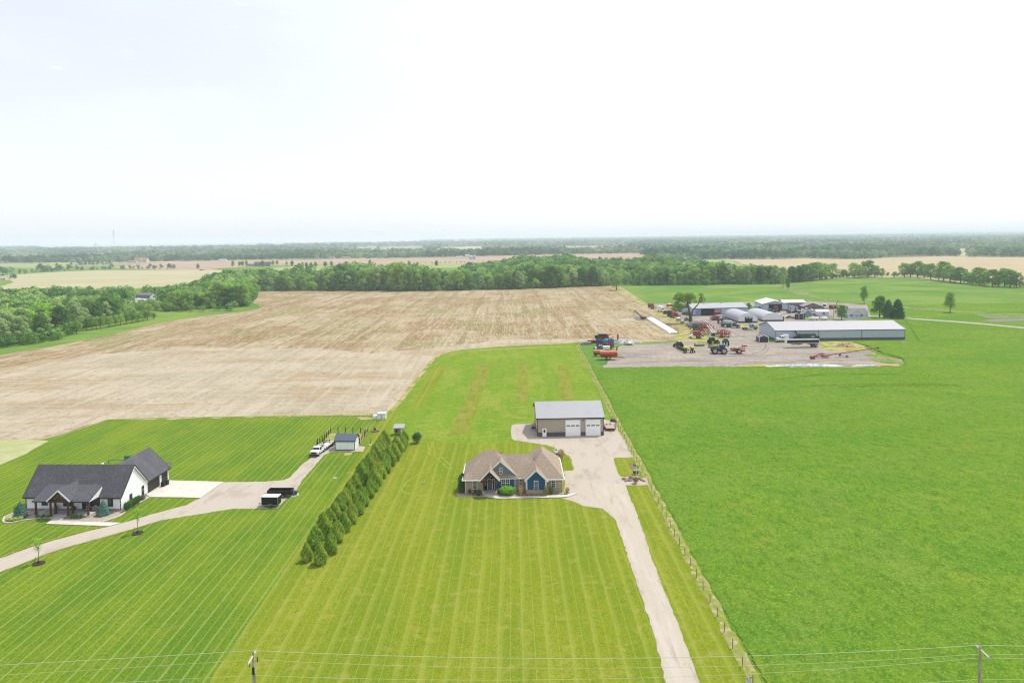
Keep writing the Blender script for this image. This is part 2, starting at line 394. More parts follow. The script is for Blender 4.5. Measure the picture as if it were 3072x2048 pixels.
# fields
sheet('stubble_field', d0((-260, 1012), (-260, 880), (0, 815), (150, 790), (250, 770), (350, 745), (420, 733), (480, 724), (560, 716), (603, 706), (573, 690), (585, 670), (700, 668), (1000, 668), (1200, 663), (1400, 657), (1426, 659), (1500, 705), (1545, 722), (1600, 745), (1640, 775), (1560, 783), (1440, 788), (1330, 786), (1250, 791), (1150, 796), (1040, 806), (1000, 822), (960, 870), (920, 920), (895, 946), (870, 953), (600, 957), (243, 965), (150, 995), (100, 1008)), .03, M_stubble, jit=.35)
sheet('stubble_headland', d0((-260, 1013), (-260, 925), (0, 860), (200, 815), (420, 800), (700, 798), (850, 812), (1000, 800), (1150, 780), (1400, 776), (1545, 783), (1440, 787), (1330, 785), (1250, 790), (1150, 795), (1040, 805), (1000, 821), (960, 869), (920, 919), (895, 945), (870, 952), (600, 956), (243, 964), (150, 994), (72, 1008)), .05, M_stubble_near, jit=1.6)
sheet('pale_field_corner', d0((-200, 1012), (75, 1009), (112, 1012), (60, 1042), (0, 1067), (-200, 1150)), .055, mat('pale_field', C(206, 206, 158), layers=[('n', C(186, 196, 134), (.2, .2, 1), .4, .6, .7)], **gm), jit=.3)
LAW = [tuple(OLD(x, y).xy) for x, y in [(-38.6, 236), (-37.6, 200), (-36.6, 150), (-36, 100)]] + [(-36.2, 60)]
sheet('striped_lawn', [(p.x, p.y) for p in [P(*q) for q in d0((-300, 1170), (0, 1066), (112, 1013), (150, 998), (243, 965), (400, 960), (600, 957), (868, 957))]] + [tuple(OLD(-38.8, 262).xy)] + LAW + [(-110, 60)], .04, M_lawnA, jit=.25, world=True)
sheet('long_lawn', [(-35.5, 58)] + [(x + .001, y) for x, y in LAW[::-1]] + [tuple(OLD(-38.8, 262).xy)] + [(p.x, p.y) for p in [P(*q) for q in d0((868, 957), (895, 946), (920, 920), (960, 870), (1000, 822), (1015, 812))]] + [(p.x, p.y) for p in [P(*q) for q in d0((1060, 985), (1180, 980), (1330, 985), (1440, 1010))]] + [(w[0], w[1]) for w in fence_at(.5)[4:]], .042, M_lawnC, jit=.2, world=True)
sheet('back_lawn', [(p.x, p.y) for p in [P(*q) for q in d0((905, 960), (925, 920), (962, 870), (1002, 822), (1042, 806), (1150, 796), (1250, 791), (1324, 787))]] + fence_at(.5)[:7] + [(p.x, p.y) for p in [P(*q) for q in d0((1330, 1015), (1200, 1013), (1100, 1022), (960, 1010), (900, 1000))]], .05, M_lawnB, jit=.5, world=True)
for i, q in enumerate([((1100, 838), (1127, 838), (1102, 920), (1073, 998), (1030, 1000), (1068, 915)), ((1189, 838), (1211, 838), (1214, 880), (1213, 922), (1186, 926), (1187, 880)),
                       ((1281, 840), (1306, 838), (1318, 915), (1286, 920)), ((1000, 842), (1027, 840), (975, 930), (935, 945))]):
    sheet('unmown_strip', d0(*q), .06 + .004 * i, M_unmown if i < 3 else M_lawnC, jit=.35)
# crop field to the right of the fence: standing growth about 0.4 m high
def crop_field():
    yard = [P(*q) for q in d0((1372, 846), (1500, 843), (1700, 843), (1790, 843), (1960, 845), (2080, 839), (2075, 824), (2030, 812), (1992, 795), (1960, 785), (2080, 787), (2112, 783), (2100, 765), (2082, 738), (2085, 733), (2352, 757), (2560, 779))]
    f0 = fence_at(1.5)[1:]
    pl = f0[::-1] + [(p.x, p.y) for p in yard] + [(235, 60)]
    pl = [(p[0], p[1]) for p in pl]
    def grid(x0, x1, y0, y1, st, nm, z0):
        xs = np.arange(x0, x1, st); ys = np.arange(y0, y1, st)
        X, Y = np.meshgrid(xs, ys)
        ins = inpoly(X + st / 2, Y + st / 2, pl) & (np.abs(X) < Y * .76 + 8)
        idx = np.arange(X.size).reshape(X.shape)
        ii = np.argwhere(ins[:-1, :-1])
        a = idx[ii[:, 0], ii[:, 1]]; n = X.shape[1]
        F = np.stack([a, a + 1, a + n + 1, a + n], 1)
        used = np.unique(F); mp = np.full(X.size, -1); mp[used] = np.arange(len(used))
        x = X.ravel()[used]; y = Y.ravel()[used]
        z = z0 + .07 * np.sin(x * .9 + 1.3 * np.sin(y * .55)) + .06 * np.sin(y * 1.25 + 1.7 * np.sin(x * .7)) + .05 * np.sin(x * .23 + y * .31)
        z = z + RNG.normal(0, .055, len(x))
        _f = [P(*q_) for q_ in FENCE][::-1]; _fx = np.interp(y, [p.y for p in _f], [p.x for p in _f])
        z = .06 + (z - .06) * np.clip((x - _fx - 1.2) / 3.0, 0, 1)
        x = x + RNG.uniform(-.3, .3, len(x)) * st; y = y + RNG.uniform(-.3, .3, len(x)) * st
        return np.stack([x, y, z], 1), mp[F]
    V1, F1 = grid(24, 170, 60, 192.5, .45, 'crop', .30)
    V2, F2 = grid(24, 420, 189, 520, 1.0, 'crop', .27)
    V = np.concatenate([V1, V2]); F = np.concatenate([F1, F2 + len(V1)])
    me = npmesh('crop_field', V, F, M_crop, False)
    o = bpy.data.objects.new('crop_field', me); COL.objects.link(o)
    tag(o, None, None, None, 'structure')
crop_field()
sheet('crop_soil', [(w[0] - .6, w[1]) for w in fence_at(1.0)] + [(235, 60)] + [(500, 320), (420, 520), (200, 520)], .02, M_crop, world=True)
V = fence_at(-.35); V2 = fence_at(1.2)
sheet('fence_verge', V + V2[::-1], .06, M_verge, jit=.35, step=1.5, world=True)
sheet('fence_corner_grass', d0((1326, 786), (1392, 786), (1440, 797), (1438, 812), (1400, 828), (1388, 846), (1372, 850), (1350, 830)), .065, M_pasture, jit=.4)
# farmyard
sheet('farmyard', d0((1385, 845), (1393, 836), (1398, 826), (1425, 815), (1410, 800), (1440, 789), (1545, 784), (1600, 780), (1640, 775), (1618, 755), (1590, 745), (1560, 738), (1535, 722), (1495, 705), (1500, 698), (1600, 696), (1830, 690), (1990, 700), (2000, 728), (1960, 737), (1745, 745), (1748, 785), (1900, 787), (2090, 785), (2112, 783), (2090, 787), (2000, 791), (1985, 797), (2015, 815), (2070, 826), (2082, 838), (1960, 844), (1700, 843), (1500, 843)), .08, M_yard, jit=.8)
sheet('worn_ground', d0((1560, 760), (1610, 752), (1650, 765), (1668, 782), (1640, 786), (1560, 783), (1545, 772)), .1, M_dry, jit=1.2)
sheet('tree_island', zz(ZE, (1430, 230), (1560, 330), (1660, 400), (1830, 425), (1800, 470), (1700, 500), (1560, 440), (1440, 380), (1330, 300), (1240, 250), (1180, 190)), .1, M_dry, jit=1.2)
sheet('dry_grass_patch', zz(ZF, (700, 680), (1020, 655), (1085, 640), (1080, 700), (1080, 765), (1000, 765), (860, 745), (720, 740)), .11, M_dry, jit=1.0)
sheet('shed_front_grass', zz(ZG, (350, 975), (700, 965), (1000, 985), (1120, 1080), (1200, 1140), (1000, 1130), (700, 1140), (500, 1130), (330, 1060)), .1, M_dry, jit=1.6)
sheet('yard_edge_grass', zz(ZG, (1100, 1200), (1250, 1180), (1500, 1240), (1650, 1290), (1850, 1340), (1870, 1380), (1700, 1400), (1400, 1330), (1250, 1300)), .1, M_weeds, jit=1.6)
sheet('dry_yard_edge', zz(ZF, (700, 1400), (1000, 1375), (1370, 1375), (1380, 1415), (700, 1425)), .105, mat('straw_litter', C(216, 196, 110), layers=[('n', C(180, 176, 90), (.4, .6, 1), .45, .6, .7)], **gm), jit=.5)
sheet('north_yard_grass', d0((1330, 786), (1395, 784), (1440, 786), (1545, 782), (1600, 779), (1560, 786), (1470, 791), (1400, 790), (1340, 792)), .09, M_weeds, jit=.8)
sheet('house_yard_grass', zz(ZG, (90, 590), (100, 530), (200, 525), (260, 590), (420, 560), (600, 560), (850, 570), (1220, 565), (1270, 530), (1800, 555), (1830, 590), (1690, 570)), .12, M_pasture, jit=.6)
sheet('asphalt_drive', zz(ZG, (200, 515), (320, 505), (560, 505), (590, 555), (400, 570), (250, 565)), .11, M_darkgrav, jit=.3)
# roads at the right
M_road = mat('pale_road', C(200, 192, 180), layers=[('n', C(180, 172, 160), (.3, .3, 1), .5, .7, .6)], **gm)
rd = zz(ZS, (455, 1096), (880, 1122), (1440, 1158), (1900, 1195), (2352, 1238), (2800, 1285))
rd2 = zz(ZS, (2800, 1306), (2352, 1256), (1900, 1212), (1440, 1174), (880, 1136), (455, 1108))
sheet('farm_road', rd + rd2, .1, M_road, jit=.2, step=6)
sheet('grey_track', zz(ZS, (1830, 1158), (2000, 1136), (2352, 1128), (2700, 1130), (2700, 1170), (2352, 1160), (2000, 1172)), .1, M_darkgrav, jit=.6)
sheet('grass_waterway', zz(ZR, (1240, 690), (1420, 678), (1500, 690), (1500, 712), (1640, 745), (1760, 735), (1640, 760), (1720, 800), (1900, 840), (2100, 868), (2352, 885)) + zz(ZS, (450, 935), (850, 970), (1300, 1020), (1700, 1045), (2352, 1075), (2800, 1090), (2800, 1130), (2352, 1120), (1900, 1125), (1700, 1060), (1300, 1045), (850, 1000), (450, 955), (0, 900)) + zz(ZR, (1900, 868), (1640, 815), (1400, 760)), .07, M_weeds, jit=.8)
sheet('pasture_edge', zz(ZN, (1560, 540), (1640, 590), (1760, 650), (1860, 700), (1900, 690), (1850, 670), (1740, 620), (1650, 560)), .07, M_dry, jit=.6)
# meadow behind the left woods and other far fields
HI = dict(jit=0)
for nm, pts, mm_ in [
    ('tan_field', zz(ZL, (-300, 690), (0, 605), (140, 560), (100, 535), (0, 545), (-100, 500), (110, 488), (400, 465), (700, 450), (1000, 440), (1790, 434), (2150, 430), (2250, 440), (2100, 530), (1700, 600), (700, 660), (300, 640)), M_tanfield),
    ('ploughed_field', zz(ZL, (1100, 405), (1240, 395), (1450, 375), (1900, 350), (2352, 350)) + zz(ZM, (600, 300), (1000, 292), (1300, 287), (1800, 280), (2352, 278)) + zz(ZN, (500, 255), (800, 246), (1600, 236), (1925, 241), (1890, 285), (1500, 300), (780, 305), (0, 318)) + zz(ZM, (1700, 329), (700, 333), (400, 352), (120, 370), (0, 385)) + zz(ZL, (2000, 428), (1780, 430), (1300, 425)), M_pinkfield),
    ('pale_strip', zz(ZM, (400, 385), (700, 355), (1100, 340), (1400, 335), (1700, 331), (2352, 318)) + zz(ZN, (400, 314), (740, 309), (745, 360), (0, 362)) + zz(ZM, (1800, 372), (1330, 372), (700, 410)), M_meadow),
    ('green_meadow', zz(ZL, (-300, 385), (0, 375), (740, 360), (750, 400), (370, 415), (0, 402), (-300, 410)), M_meadow),
    ('middle_field', zz(ZM, (800, 235), (830, 208), (1500, 200), (2080, 198), (2352, 176)) + zz(ZN, (300, 174), (450, 172), (445, 208), (100, 206)) + zz(ZM, (2100, 210), (1500, 220), (1000, 236)), M_tanfield),
    ('middle_field', zz(ZN, (860, 204), (940, 192), (1300, 190), (1690, 180), (1690, 196), (1500, 206), (900, 212)), M_tanfield),
    ('wheat_field', zz(ZR, (700, 386), (1300, 387), (1550, 374), (1900, 373)) + zz(ZS, (0, 398), (250, 400), (700, 382), (1500, 374), (2352, 374), (2900, 380), (2900, 760), (2352, 735), (2200, 700), (1600, 690), (800, 620), (0, 640)) + zz(ZR, (1500, 620), (1300, 560), (1040, 470), (860, 430)), M_wheat),
    ('fallow_field', zz(ZR, (100, 462), (230, 412), (480, 390), (700, 388), (830, 415), (900, 440), (800, 500), (500, 500)), M_meadow),
    ('forest_clearing', zz(ZS, (1380, 282), (1660, 268), (1680, 300), (1660, 372), (1500, 352), (1520, 310)), M_tanfield),
    ('far_edge_field', zz(ZN, (560, 196), (650, 195), (650, 215), (570, 214)), M_pinkfield),
    ('yellow_field', zz(ZL, (-200, 780), (0, 770), (200, 770), (215, 800), (130, 830), (0, 850), (-200, 880)), M_lawnC),
    ('far_strip', zz(ZM, (860, 145), (1100, 142), (1100, 150), (870, 153)), M_wheat),
    ('far_strip', zz(ZN, (170, 140), (440, 150), (430, 156), (200, 155)), M_tanfield),
]:
    sheet(nm, pts, .04 if 'field' in nm else .02, mm_)
# woods margins: rough grass along the left edge of the stubble
sheet('field_margin', d0((-200, 850), (0, 803), (100, 783), (165, 772), (250, 762), (350, 742), (420, 730), (480, 720), (560, 712), (605, 705), (560, 700), (440, 700), (300, 715), (150, 755), (-200, 800)), .06, M_pasture, jit=.5)

# drives and paved surfaces by the houses
k2 = (0, 1560, 2.94)
sheet('gravel_drive', zz(k2, (-60, 480), (0, 455), (180, 385), (420, 290), (640, 220), (900, 150), (1100, 95), (1300, 35), (1420, 0)) + zz(ZB, (-160, 1300), (0, 1275), (250, 1275), (510, 1272), (560, 1225), (640, 1150), (690, 1130), (760, 1020), (860, 880), (970, 760), (1060, 650), (1130, 610), (1200, 603), (1530, 603), (1550, 545), (1470, 540), (1200, 535), (1130, 480), (1000, 520), (900, 690), (830, 740), (760, 810), (700, 870), (670, 905), (590, 940), (400, 955), (0, 962)) + d0((513, 1107), (458, 1145), (440, 1153)) + zz(ZA, (2352, 985), (2100, 1050), (1850, 1120), (1640, 1185), (1520, 1215), (1375, 1255)) + zz(k2, (760, 100), (500, 170), (250, 245), (0, 335), (-60, 360)), .08, M_grav, jit=.12, step=1)
def slab(name, pts, h, m, z0=0.05, world=False):
    w = [Vector((p[0], p[1], 0)) if world else P(*p) for p in pts]
    ar = sum(w[i].x * w[(i + 1) % len(w)].y - w[(i + 1) % len(w)].x * w[i].y for i in range(len(w)))
    if ar < 0: w = w[::-1]
    n = len(w); tr = tessellate_polygon([w])
    vs = [(p.x, p.y, z0) for p in w] + [(p.x, p.y, z0 + h) for p in w]
    fs = []
    for t in tr:
        a, b, c = [w[i] for i in t]
        t = list(t) if (b - a).cross(c - a).z > 0 else list(t)[::-1]
        fs.append([i + n for i in t])
    fs += [[i, (i + 1) % n, n + (i + 1) % n, n + i] for i in range(n)]
    return tag(mk(name, vs, fs, m), kind='structure')
slab('concrete_pad', zz(ZA, (1835, 852), (1890, 888), (2300, 893)) + d0((460, 1144), (513, 1107), (400, 1104)) + zz(ZA, (2115, 676), (1990, 745)), .09, M_conc)
slab('front_walk', zz(ZA, (705, 1130), (838, 1125), (765, 1190), (1525, 1212), (1375, 1255), (580, 1225)), .08, M_conc)
sheet('stone_bed', zz(ZA, (35, 1185), (60, 1135), (130, 1105), (200, 1085), (330, 1030), (700, 1030), (1500, 1030), (1700, 920), (1840, 840), (1885, 885), (1700, 990), (1600, 1060), (1500, 1130), (1300, 1198), (900, 1194), (765, 1190), (838, 1122), (705, 1128), (660, 1150), (520, 1150), (300, 1178), (130, 1212), (50, 1208)), .075, M_stonebed)
eb = MB(); epts = [P(*q) + Vector((0, 0, .1)) for q in zz(ZA, (330, 1030), (200, 1085), (130, 1105), (60, 1135), (35, 1185), (50, 1208), (130, 1212), (300, 1178), (520, 1150), (660, 1150))]
for a, b in zip(epts[:-1], epts[1:]): eb.bar(a, b, .22, .14)
epts = [P(*q) + Vector((0, 0, .1)) for q in zz(ZA, (1300, 1198), (1500, 1130), (1600, 1060), (1700, 990), (1885, 885))]
for a, b in zip(epts[:-1], epts[1:]): eb.bar(a, b, .22, .14)
tag(eb.build('bed_kerb', M_conc), kind='structure')
sheet('house_drive', zz(ZC, (725, 375), (780, 360), (990, 350), (1200, 330), (1820, 310), (1920, 320), (1960, 400), (2000, 470), (2060, 560), (2100, 660), (2155, 750), (1935, 755), (1925, 790), (1960, 900), (2000, 975), (2300, 995), (2345, 1075), (2055, 1080)) + d0((1437, 1115), (1470, 1200), (1500, 1290), (1545, 1400), (1575, 1480), (1608, 1568), (1640, 1660), (1560, 1660), (1530, 1568), (1500, 1450), (1460, 1330), (1430, 1240), (1415, 1195), (1385, 1168)) + zz(ZC, (1560, 1320), (1450, 1268), (1310, 1232), (1400, 1215), (1505, 1175), (1415, 1165), (1345, 1160), (1350, 1000), (1340, 912), (1440, 905), (1460, 890), (1435, 790), (1400, 735), (1340, 700), (1270, 662), (1250, 650), (1150, 610), (1000, 585), (850, 565), (740, 545), (725, 520), (715, 440)), .1, M_grav, jit=.14, step=1)
sheet('driveway', d0((1340, 1105), (1432, 1112), (1466, 1200), (1496, 1290), (1541, 1400), (1571, 1480), (1604, 1568), (1636, 1660), (1566, 1660), (1535, 1568), (1505, 1450), (1465, 1330), (1435, 1240), (1420, 1195), (1390, 1166)), .106, M_track, jit=.25, step=1)
slab('house_walk', zz(ZC, (412, 1195), (430, 1222), (560, 1240), (900, 1235), (1300, 1226), (1400, 1216), (1505, 1177), (1420, 1177), (1370, 1195), (900, 1213), (620, 1211), (545, 1195)), .08, M_conc, .08)
sheet('gravel_bed', zz(ZC, (60, 1182), (95, 1213), (405, 1216), (412, 1190), (545, 1195), (620, 1211), (900, 1213), (1370, 1195), (1420, 1177), (1335, 1160), (1230, 1150), (900, 1140), (180, 1140)), .085, mat('bed_stone', C(190, 180, 170), layers=[('n', C(220, 210, 200), (4, 4, 4), .45, .6, .8), ('n', C(140, 130, 122), (6, 6, 6), .52, .66, .7)], bump=(8, .05), world=True))
sheet('pen_ground', zz(ZB, (1075, 480), (1140, 390), (1590, 380), (1540, 430), (1470, 540), (1200, 540)), .07, M_dry, jit=.3)
sheet('bare_patch', zz(ZB, (1290, 625), (1400, 618), (1395, 640), (1310, 650)), .07, M_dry, jit=.2, step=.6)
sheet('bare_patch', zz(ZB, (1600, 365), (1680, 345), (1720, 355), (1690, 380), (1640, 378)), .07, M_dry, jit=.2, step=.6)
sheet('bare_patch', zz(ZB, (2010, 390), (2070, 395), (2040, 410), (1990, 420)), .07, M_dry, jit=.2, step=.6)
sheet('bare_patch', zz(ZB, (1440, 195), (1640, 200), (1820, 215), (1700, 232), (1500, 228)), .07, M_dry, jit=.3, step=.6)
sheet('gravel_pad', zz(ZB, (665, 1130), (700, 1105), (770, 1100), (765, 1120), (700, 1140)), .09, M_conc, jit=.05, step=.5)

def ribbon(name, Z, pts, w_, m, z, taper=True):
    ws = [G(Z, *q) for q in pts]; out = []
    for a, b, c, d in zip([ws[0]] + ws[:-2], ws[:-1], ws[1:], ws[2:] + [ws[-1]]):
        for k in range(6):
            t = k / 6; out.append(.5 * ((2 * b) + (c - a) * t + (2 * a - 5 * b + 4 * c - d) * t * t + (3 * b - a - 3 * c + d) * t ** 3))
    out.append(ws[-1]); vs = []; n = len(out)
    for i, p in enumerate(out):
        q = (out[min(n - 1, i + 1)] - out[max(0, i - 1)]).normalized(); s = Vector((-q.y, q.x, 0)) * (w_ / 2) * random.uniform(.75, 1.2)
        vs += [(p.x - s.x, p.y - s.y, 0), (p.x + s.x, p.y + s.y, 0)]
    o = mk(name, vs, [[2 * i, 2 * i + 1, 2 * i + 3, 2 * i + 2] for i in range(n - 1)], m); o.location.z = z * .35 if z < .3 else z
    return tag(o, kind='structure')
ZX = (1000, 1200, 5.227); ZY = (300, 900, 3.136)
M_trk = mat('mown_track', C(176, 186, 84), layers=[('n', C(146, 168, 44), (.8, .8, 1), .45, .6, .8)], **gm)
for q in (((1465, 660), (1485, 710), (1497, 780), (1512, 850), (1580, 880), (1690, 965), (1800, 1070)), ((1530, 650), (1570, 700), (1580, 780), (1600, 850), (1690, 890), (1830, 1020)), ((1250, 1330), (1100, 1360), (1080, 1420), (1200, 1480), (1330, 1500)), ((1600, 960), (1500, 1060), (1300, 1180), (1150, 1280), (1100, 1350))):
    ribbon('mower_track', ZX, q, .28, M_trk, .07)
M_straw = mat('straw_track', C(222, 208, 184), layers=[('n', C(198, 180, 152), (.7, .7, 1), .45, .6, .8)], **gm)
for i, (q, w_) in enumerate(((((0, 1085), (500, 1060), (1000, 1040), (1500, 1030), (2000, 1010)), .7), (((0, 1050), (500, 1030), (1000, 1000), (1600, 985), (2150, 960)), .5), (((900, 880), (960, 920), (1100, 930), (1400, 920), (1900, 880)), .5), (((880, 900), (950, 860), (1200, 800), (1500, 690), (1800, 560)), .5), (((100, 780), (600, 640), (1100, 560), (1500, 540), (1700, 545)), .6), (((1100, 1000), (1700, 900), (2100, 820), (2350, 740)), .5), (((200, 920), (800, 820), (1400, 660), (2000, 520), (2350, 470)), .5))):
    ribbon('stubble_track', ZY, q, w_, M_straw, .062 + .002 * i)
for i, (q, w_) in enumerate(((((1240, 870), (1400, 850), (1700, 820), (2000, 815), (2352, 800)), .8), (((930, 790), (960, 800), (1100, 790), (1400, 780)), .7), (((925, 800), (910, 820), (960, 830)), .7), (((330, 1060), (700, 1040), (1100, 1030), (1260, 1020)), .9), (((400, 1090), (800, 1070), (1240, 1055)), .8))):
    ribbon('stubble_track', ZN, q, w_, M_straw, .08 + .002 * i)
M_rut = mat('yard_rut', C(140, 132, 128), layers=[('n', C(172, 162, 154), (.5, .5, 1), .45, .6, .8)], **gm)
for i, (q, w_) in enumerate(((((150, 600), (400, 700), (700, 770), (1060, 800)), 1.2), (((250, 560), (480, 640), (700, 740), (900, 790)), .9), (((550, 1180), (850, 1200), (1050, 1150), (1150, 1080), (1160, 1010)), .8), (((500, 1240), (850, 1240), (1100, 1180), (1220, 1090)), .6), (((0, 1370), (400, 1350), (900, 1330), (1500, 1320), (2000, 1330)), 1.0), (((0, 1400), (500, 1390), (1000, 1350), (1700, 1345)), .9), (((1050, 950), (800, 900), (560, 800), (300, 650)), .8))):
    ribbon('yard_track', ZF, q, w_, M_rut, .112 + .002 * i)
M_ctr = mat('crop_track', C(78, 128, 40), layers=[('n', C(96, 150, 50), (.8, .8, 1), .45, .6, .8)], **gm)
for i, q in enumerate((((-300, 150), (0, 112), (300, 80), (700, 84), (1050, 86)), ((0, 210), (500, 196), (820, 190), (1150, 188), (1450, 190), (1700, 215)), ((400, 222), (900, 206), (1300, 206), (1650, 200)))):
    ribbon('crop_track', (2400, 1100, 3.5), q, .35, M_ctr, .40)

ribbon('drive_edge', (0, 1560, 2.94), ((-40, 345), (0, 326), (250, 236), (500, 160), (760, 90), (930, 48)), .8, M_unmown, .19)
ribbon('drive_edge', (0, 1560, 2.94), ((0, 462), (180, 392), (420, 297), (640, 227), (900, 157), (1100, 101), (1300, 41)), .35, M_verge, .19)
ribbon('field_edge', D0, ((243, 964), (400, 959), (600, 956), (868, 954)), .9, M_verge, .19)
ribbon('field_edge', D0, ((895, 946), (920, 920), (960, 870), (1000, 822), (1040, 806), (1150, 796), (1250, 791), (1324, 787)), 1.6, M_dry, .19)
# ------------------------------------------------------------------ trees
def leafcloud(seed, n, size, lobes, spread=0.35, squash=1.0, nj=0.62):
    """many leaf-clump quads on the shells of several lobes. lobes: (x,y,z,rx,rz)."""
    g = np.random.default_rng(seed); L = np.array(lobes, float)
    w = L[:, 3] ** 2; k = g.choice(len(L), n, p=w / w.sum())
    d = g.normal(size=(n, 3)); d /= np.linalg.norm(d, axis=1)[:, None]
    flip = (d[:, 2] < -0.2) & (g.random(n) < .55); d[flip, 2] *= -1
    rr = 1 - spread * g.random(n) ** 1.6 + .06 * g.normal(size=n)
    rad = np.stack([L[k, 3], L[k, 3], L[k, 4]], 1)
    c = L[k, :3] + d * rad * rr[:, None]
    nn = d / rad * L[k, 3][:, None] + nj * g.normal(size=(n, 3)); nn /= np.linalg.norm(nn, axis=1)[:, None]
    a = np.cross(nn, g.normal(size=(n, 3))); a /= np.linalg.norm(a, axis=1)[:, None]; b = np.cross(nn, a)
    s = size * g.uniform(.55, 1.25, n)[:, None]; q = s * g.uniform(.5, .9, n)[:, None]
    V = np.stack([c - a * s, c - b * q, c + a * s, c + b * q], 1).reshape(-1, 3)
    F = np.arange(4 * n).reshape(n, 4)
    return V, F

def tree_lobes(seed, h, r, trunk=.25, nl=11, tall=1.0, open_=0.0):
    g = np.random.default_rng(seed); out = []
    zc = h * (1 + trunk) / 2; hz = h * (1 - trunk) / 2
    for i in range(nl):
        t = (i + .5) / nl; z = trunk * h + (h * (1 - trunk)) * (.12 + .8 * t)
        prof = math.sin(math.pi * min(.95, .22 + .72 * t)) ** .7
        a = i * 2.4 + g.uniform(-.6, .6); rad = r * prof * g.uniform(.45, .78)
        lr = r * g.uniform(.36, .55) * (1 - open_ * .35)
        out.append((rad * math.cos(a), rad * math.sin(a), z, lr, lr * g.uniform(.7, 1.0) * tall))
    out.append((0, 0, h - r * .45, r * .42, r * .42))
    if not open_: out.append((0, 0, zc, r * .6, hz * .7))
    return out

def trunk_mb(lobes, h, r0, trunk, lean=0.0, nlimb=8, top=.8):
    b = MB(); z1 = h * max(.2, trunk); zt = h * top
    p = [Vector((0, 0, -.2)), Vector((lean * .2, 0, z1)), Vector((lean * .5, lean * .3, (z1 + zt) / 2)), Vector((lean, 0, zt))]
    rs = [r0 * 1.25, r0 * .85, r0 * .5, r0 * .15]
    for i in range(3): b.tube(p[i], p[i + 1], rs[i], rs[i + 1], 7)
    L = sorted(lobes, key=lambda q: -q[3])[:nlimb]
    for q in L:
        t = min(.95, max(.1, (q[2] * .62) / zt)); o = Vector((0, 0, min(q[2] * .62, zt * .9)))
        mid = o.lerp(Vector(q[:3]), .5) + Vector((0, 0, -.04 * h))
        b.tube(o, mid, r0 * .38, r0 * .24, 5); b.tube(mid, Vector(q[:3]) + Vector((0, 0, q[4] * .3)), r0 * .24, r0 * .07, 5)
    return b

LK = 1.3
def leafmat(name, dark, midc, light, transl=.4):
    return mat(name, C(*midc, LK), .75, layers=[('n', C(*dark, LK), (.45, .45, .45), .42, .62, .55), ('n', C(*light, LK), (1.3, 1.3, 1.3), .5, .75, .5)],
               transl=transl, spec=.04, rnd=(C(*dark, LK), C(*light, LK)))
def tintmat(name, cols, transl=.35):
    return mat(name, cols[1], .8, transl=transl, spec=.04, tint=cols)
LM = leafmat('leaf_green', (70, 112, 50), (112, 150, 68), (162, 186, 92))
LMd = leafmat('leaf_dark', (54, 94, 46), (84, 124, 56), (116, 150, 70))
LMy = leafmat('leaf_yellow', (110, 156, 54), (132, 172, 66), (160, 190, 84))
LMp = leafmat('leaf_pale', (120, 146, 92), (136, 164, 104), (170, 186, 126))
LMe = leafmat('needle_dark', (44, 84, 56), (56, 98, 62), (82, 124, 80))
LMa = mat('arborvitae_green', C(130, 160, 56, LK), .75, layers=[('n', C(62, 98, 36, LK), (2.4, 2.4, 2.0), .46, .6, .8), ('n', C(188, 206, 90, LK), (5, 5, 4), .5, .62, .8), ('n', C(70, 104, 38, LK), (9, 9, 7), .5, .62, .5)],
          transl=.4, spec=.04, rnd=(C(116, 152, 54, LK), C(160, 174, 74, LK)))
LMs = leafmat('spruce_blue', (70, 104, 94), (86, 122, 108), (120, 152, 136), .15)
BARK = mat('bark', C(120, 104, 90), .95, layers=[('n', C(80, 66, 56), (3, 3, .8), .4, .7, .8)])
TREES = {}
def tree_proto(kind, seed, h, r, trunk, lm, n=1500, leaf=.55, nl=11, open_=0.0, r0=None, tall=1.0):
    lob = tree_lobes(seed, h, r, trunk, nl, tall, open_)
    V, F = leafcloud(seed + 50, n, leaf, lob, spread=.45 if open_ else .35)
    me = npmesh('crown', V, F, lm)
    tb = trunk_mb(lob, h, r0 or r * .075, trunk, random.uniform(-.05, .05) * h * .3, top=.85 if open_ else .7)
    tm = bpy.data.meshes.new('trunk'); tm.from_pydata([tuple(v) for v in tb.v], [], tb.f); tm.materials.append(BARK)
    TREES.setdefault(kind, []).append((me, tm, h, lob))
tree_n = [0]
def place_tree(kind, w, h, rz=None, label=None, name='tree', group=None, cat='tree', i=None, wid=1.0, trunk=True):
    ps = TREES[kind]; me, tm, h0, lob = ps[random.randrange(len(ps)) if i is None else i]
    s = h / h0; o = thing(name, label, cat, (w[0], w[1], 0), random.uniform(0, 6.28) if rz is None else rz, group)
    o.scale = (s * wid, s * wid, s)
    c = bpy.data.objects.new('crown', me); COL.objects.link(c); c.parent = o
    if trunk:
        t = bpy.data.objects.new('trunk', tm); COL.objects.link(t); t.parent = o
    return o
for s in range(3): tree_proto('broad', 10 + s, 18, 6.2, .0, LM, 3600, .50, nl=15)
for s in range(2): tree_proto('dark', 20 + s, 18, 6.0, .0, LMd, 3600, .50, nl=15)
for s in range(2): tree_proto('yellow', 30 + s, 13, 5.0, .0, LMy, 2800, .44, nl=13)
for s in range(2): tree_proto('pale', 40 + s, 20, 5.8, .04, LMp, 2700, .50, nl=14, open_=.35)
for s in range(2): tree_proto('lone', 45 + s, 18, 6.4, .16, LM, 3000, .50)
for s in range(2): tree_proto('lone_dark', 47 + s, 18, 6.6, .10, LMd, 3400, .48)
for s in range(3): tree_proto('open', 50 + s, 18, 7.8, .08, LM, 3000, .46, nl=20, open_=1.0, r0=.42)
for s in range(2): tree_proto('small', 60 + s, 7, 3.2, .22, LM, 1300, .32, nl=8)
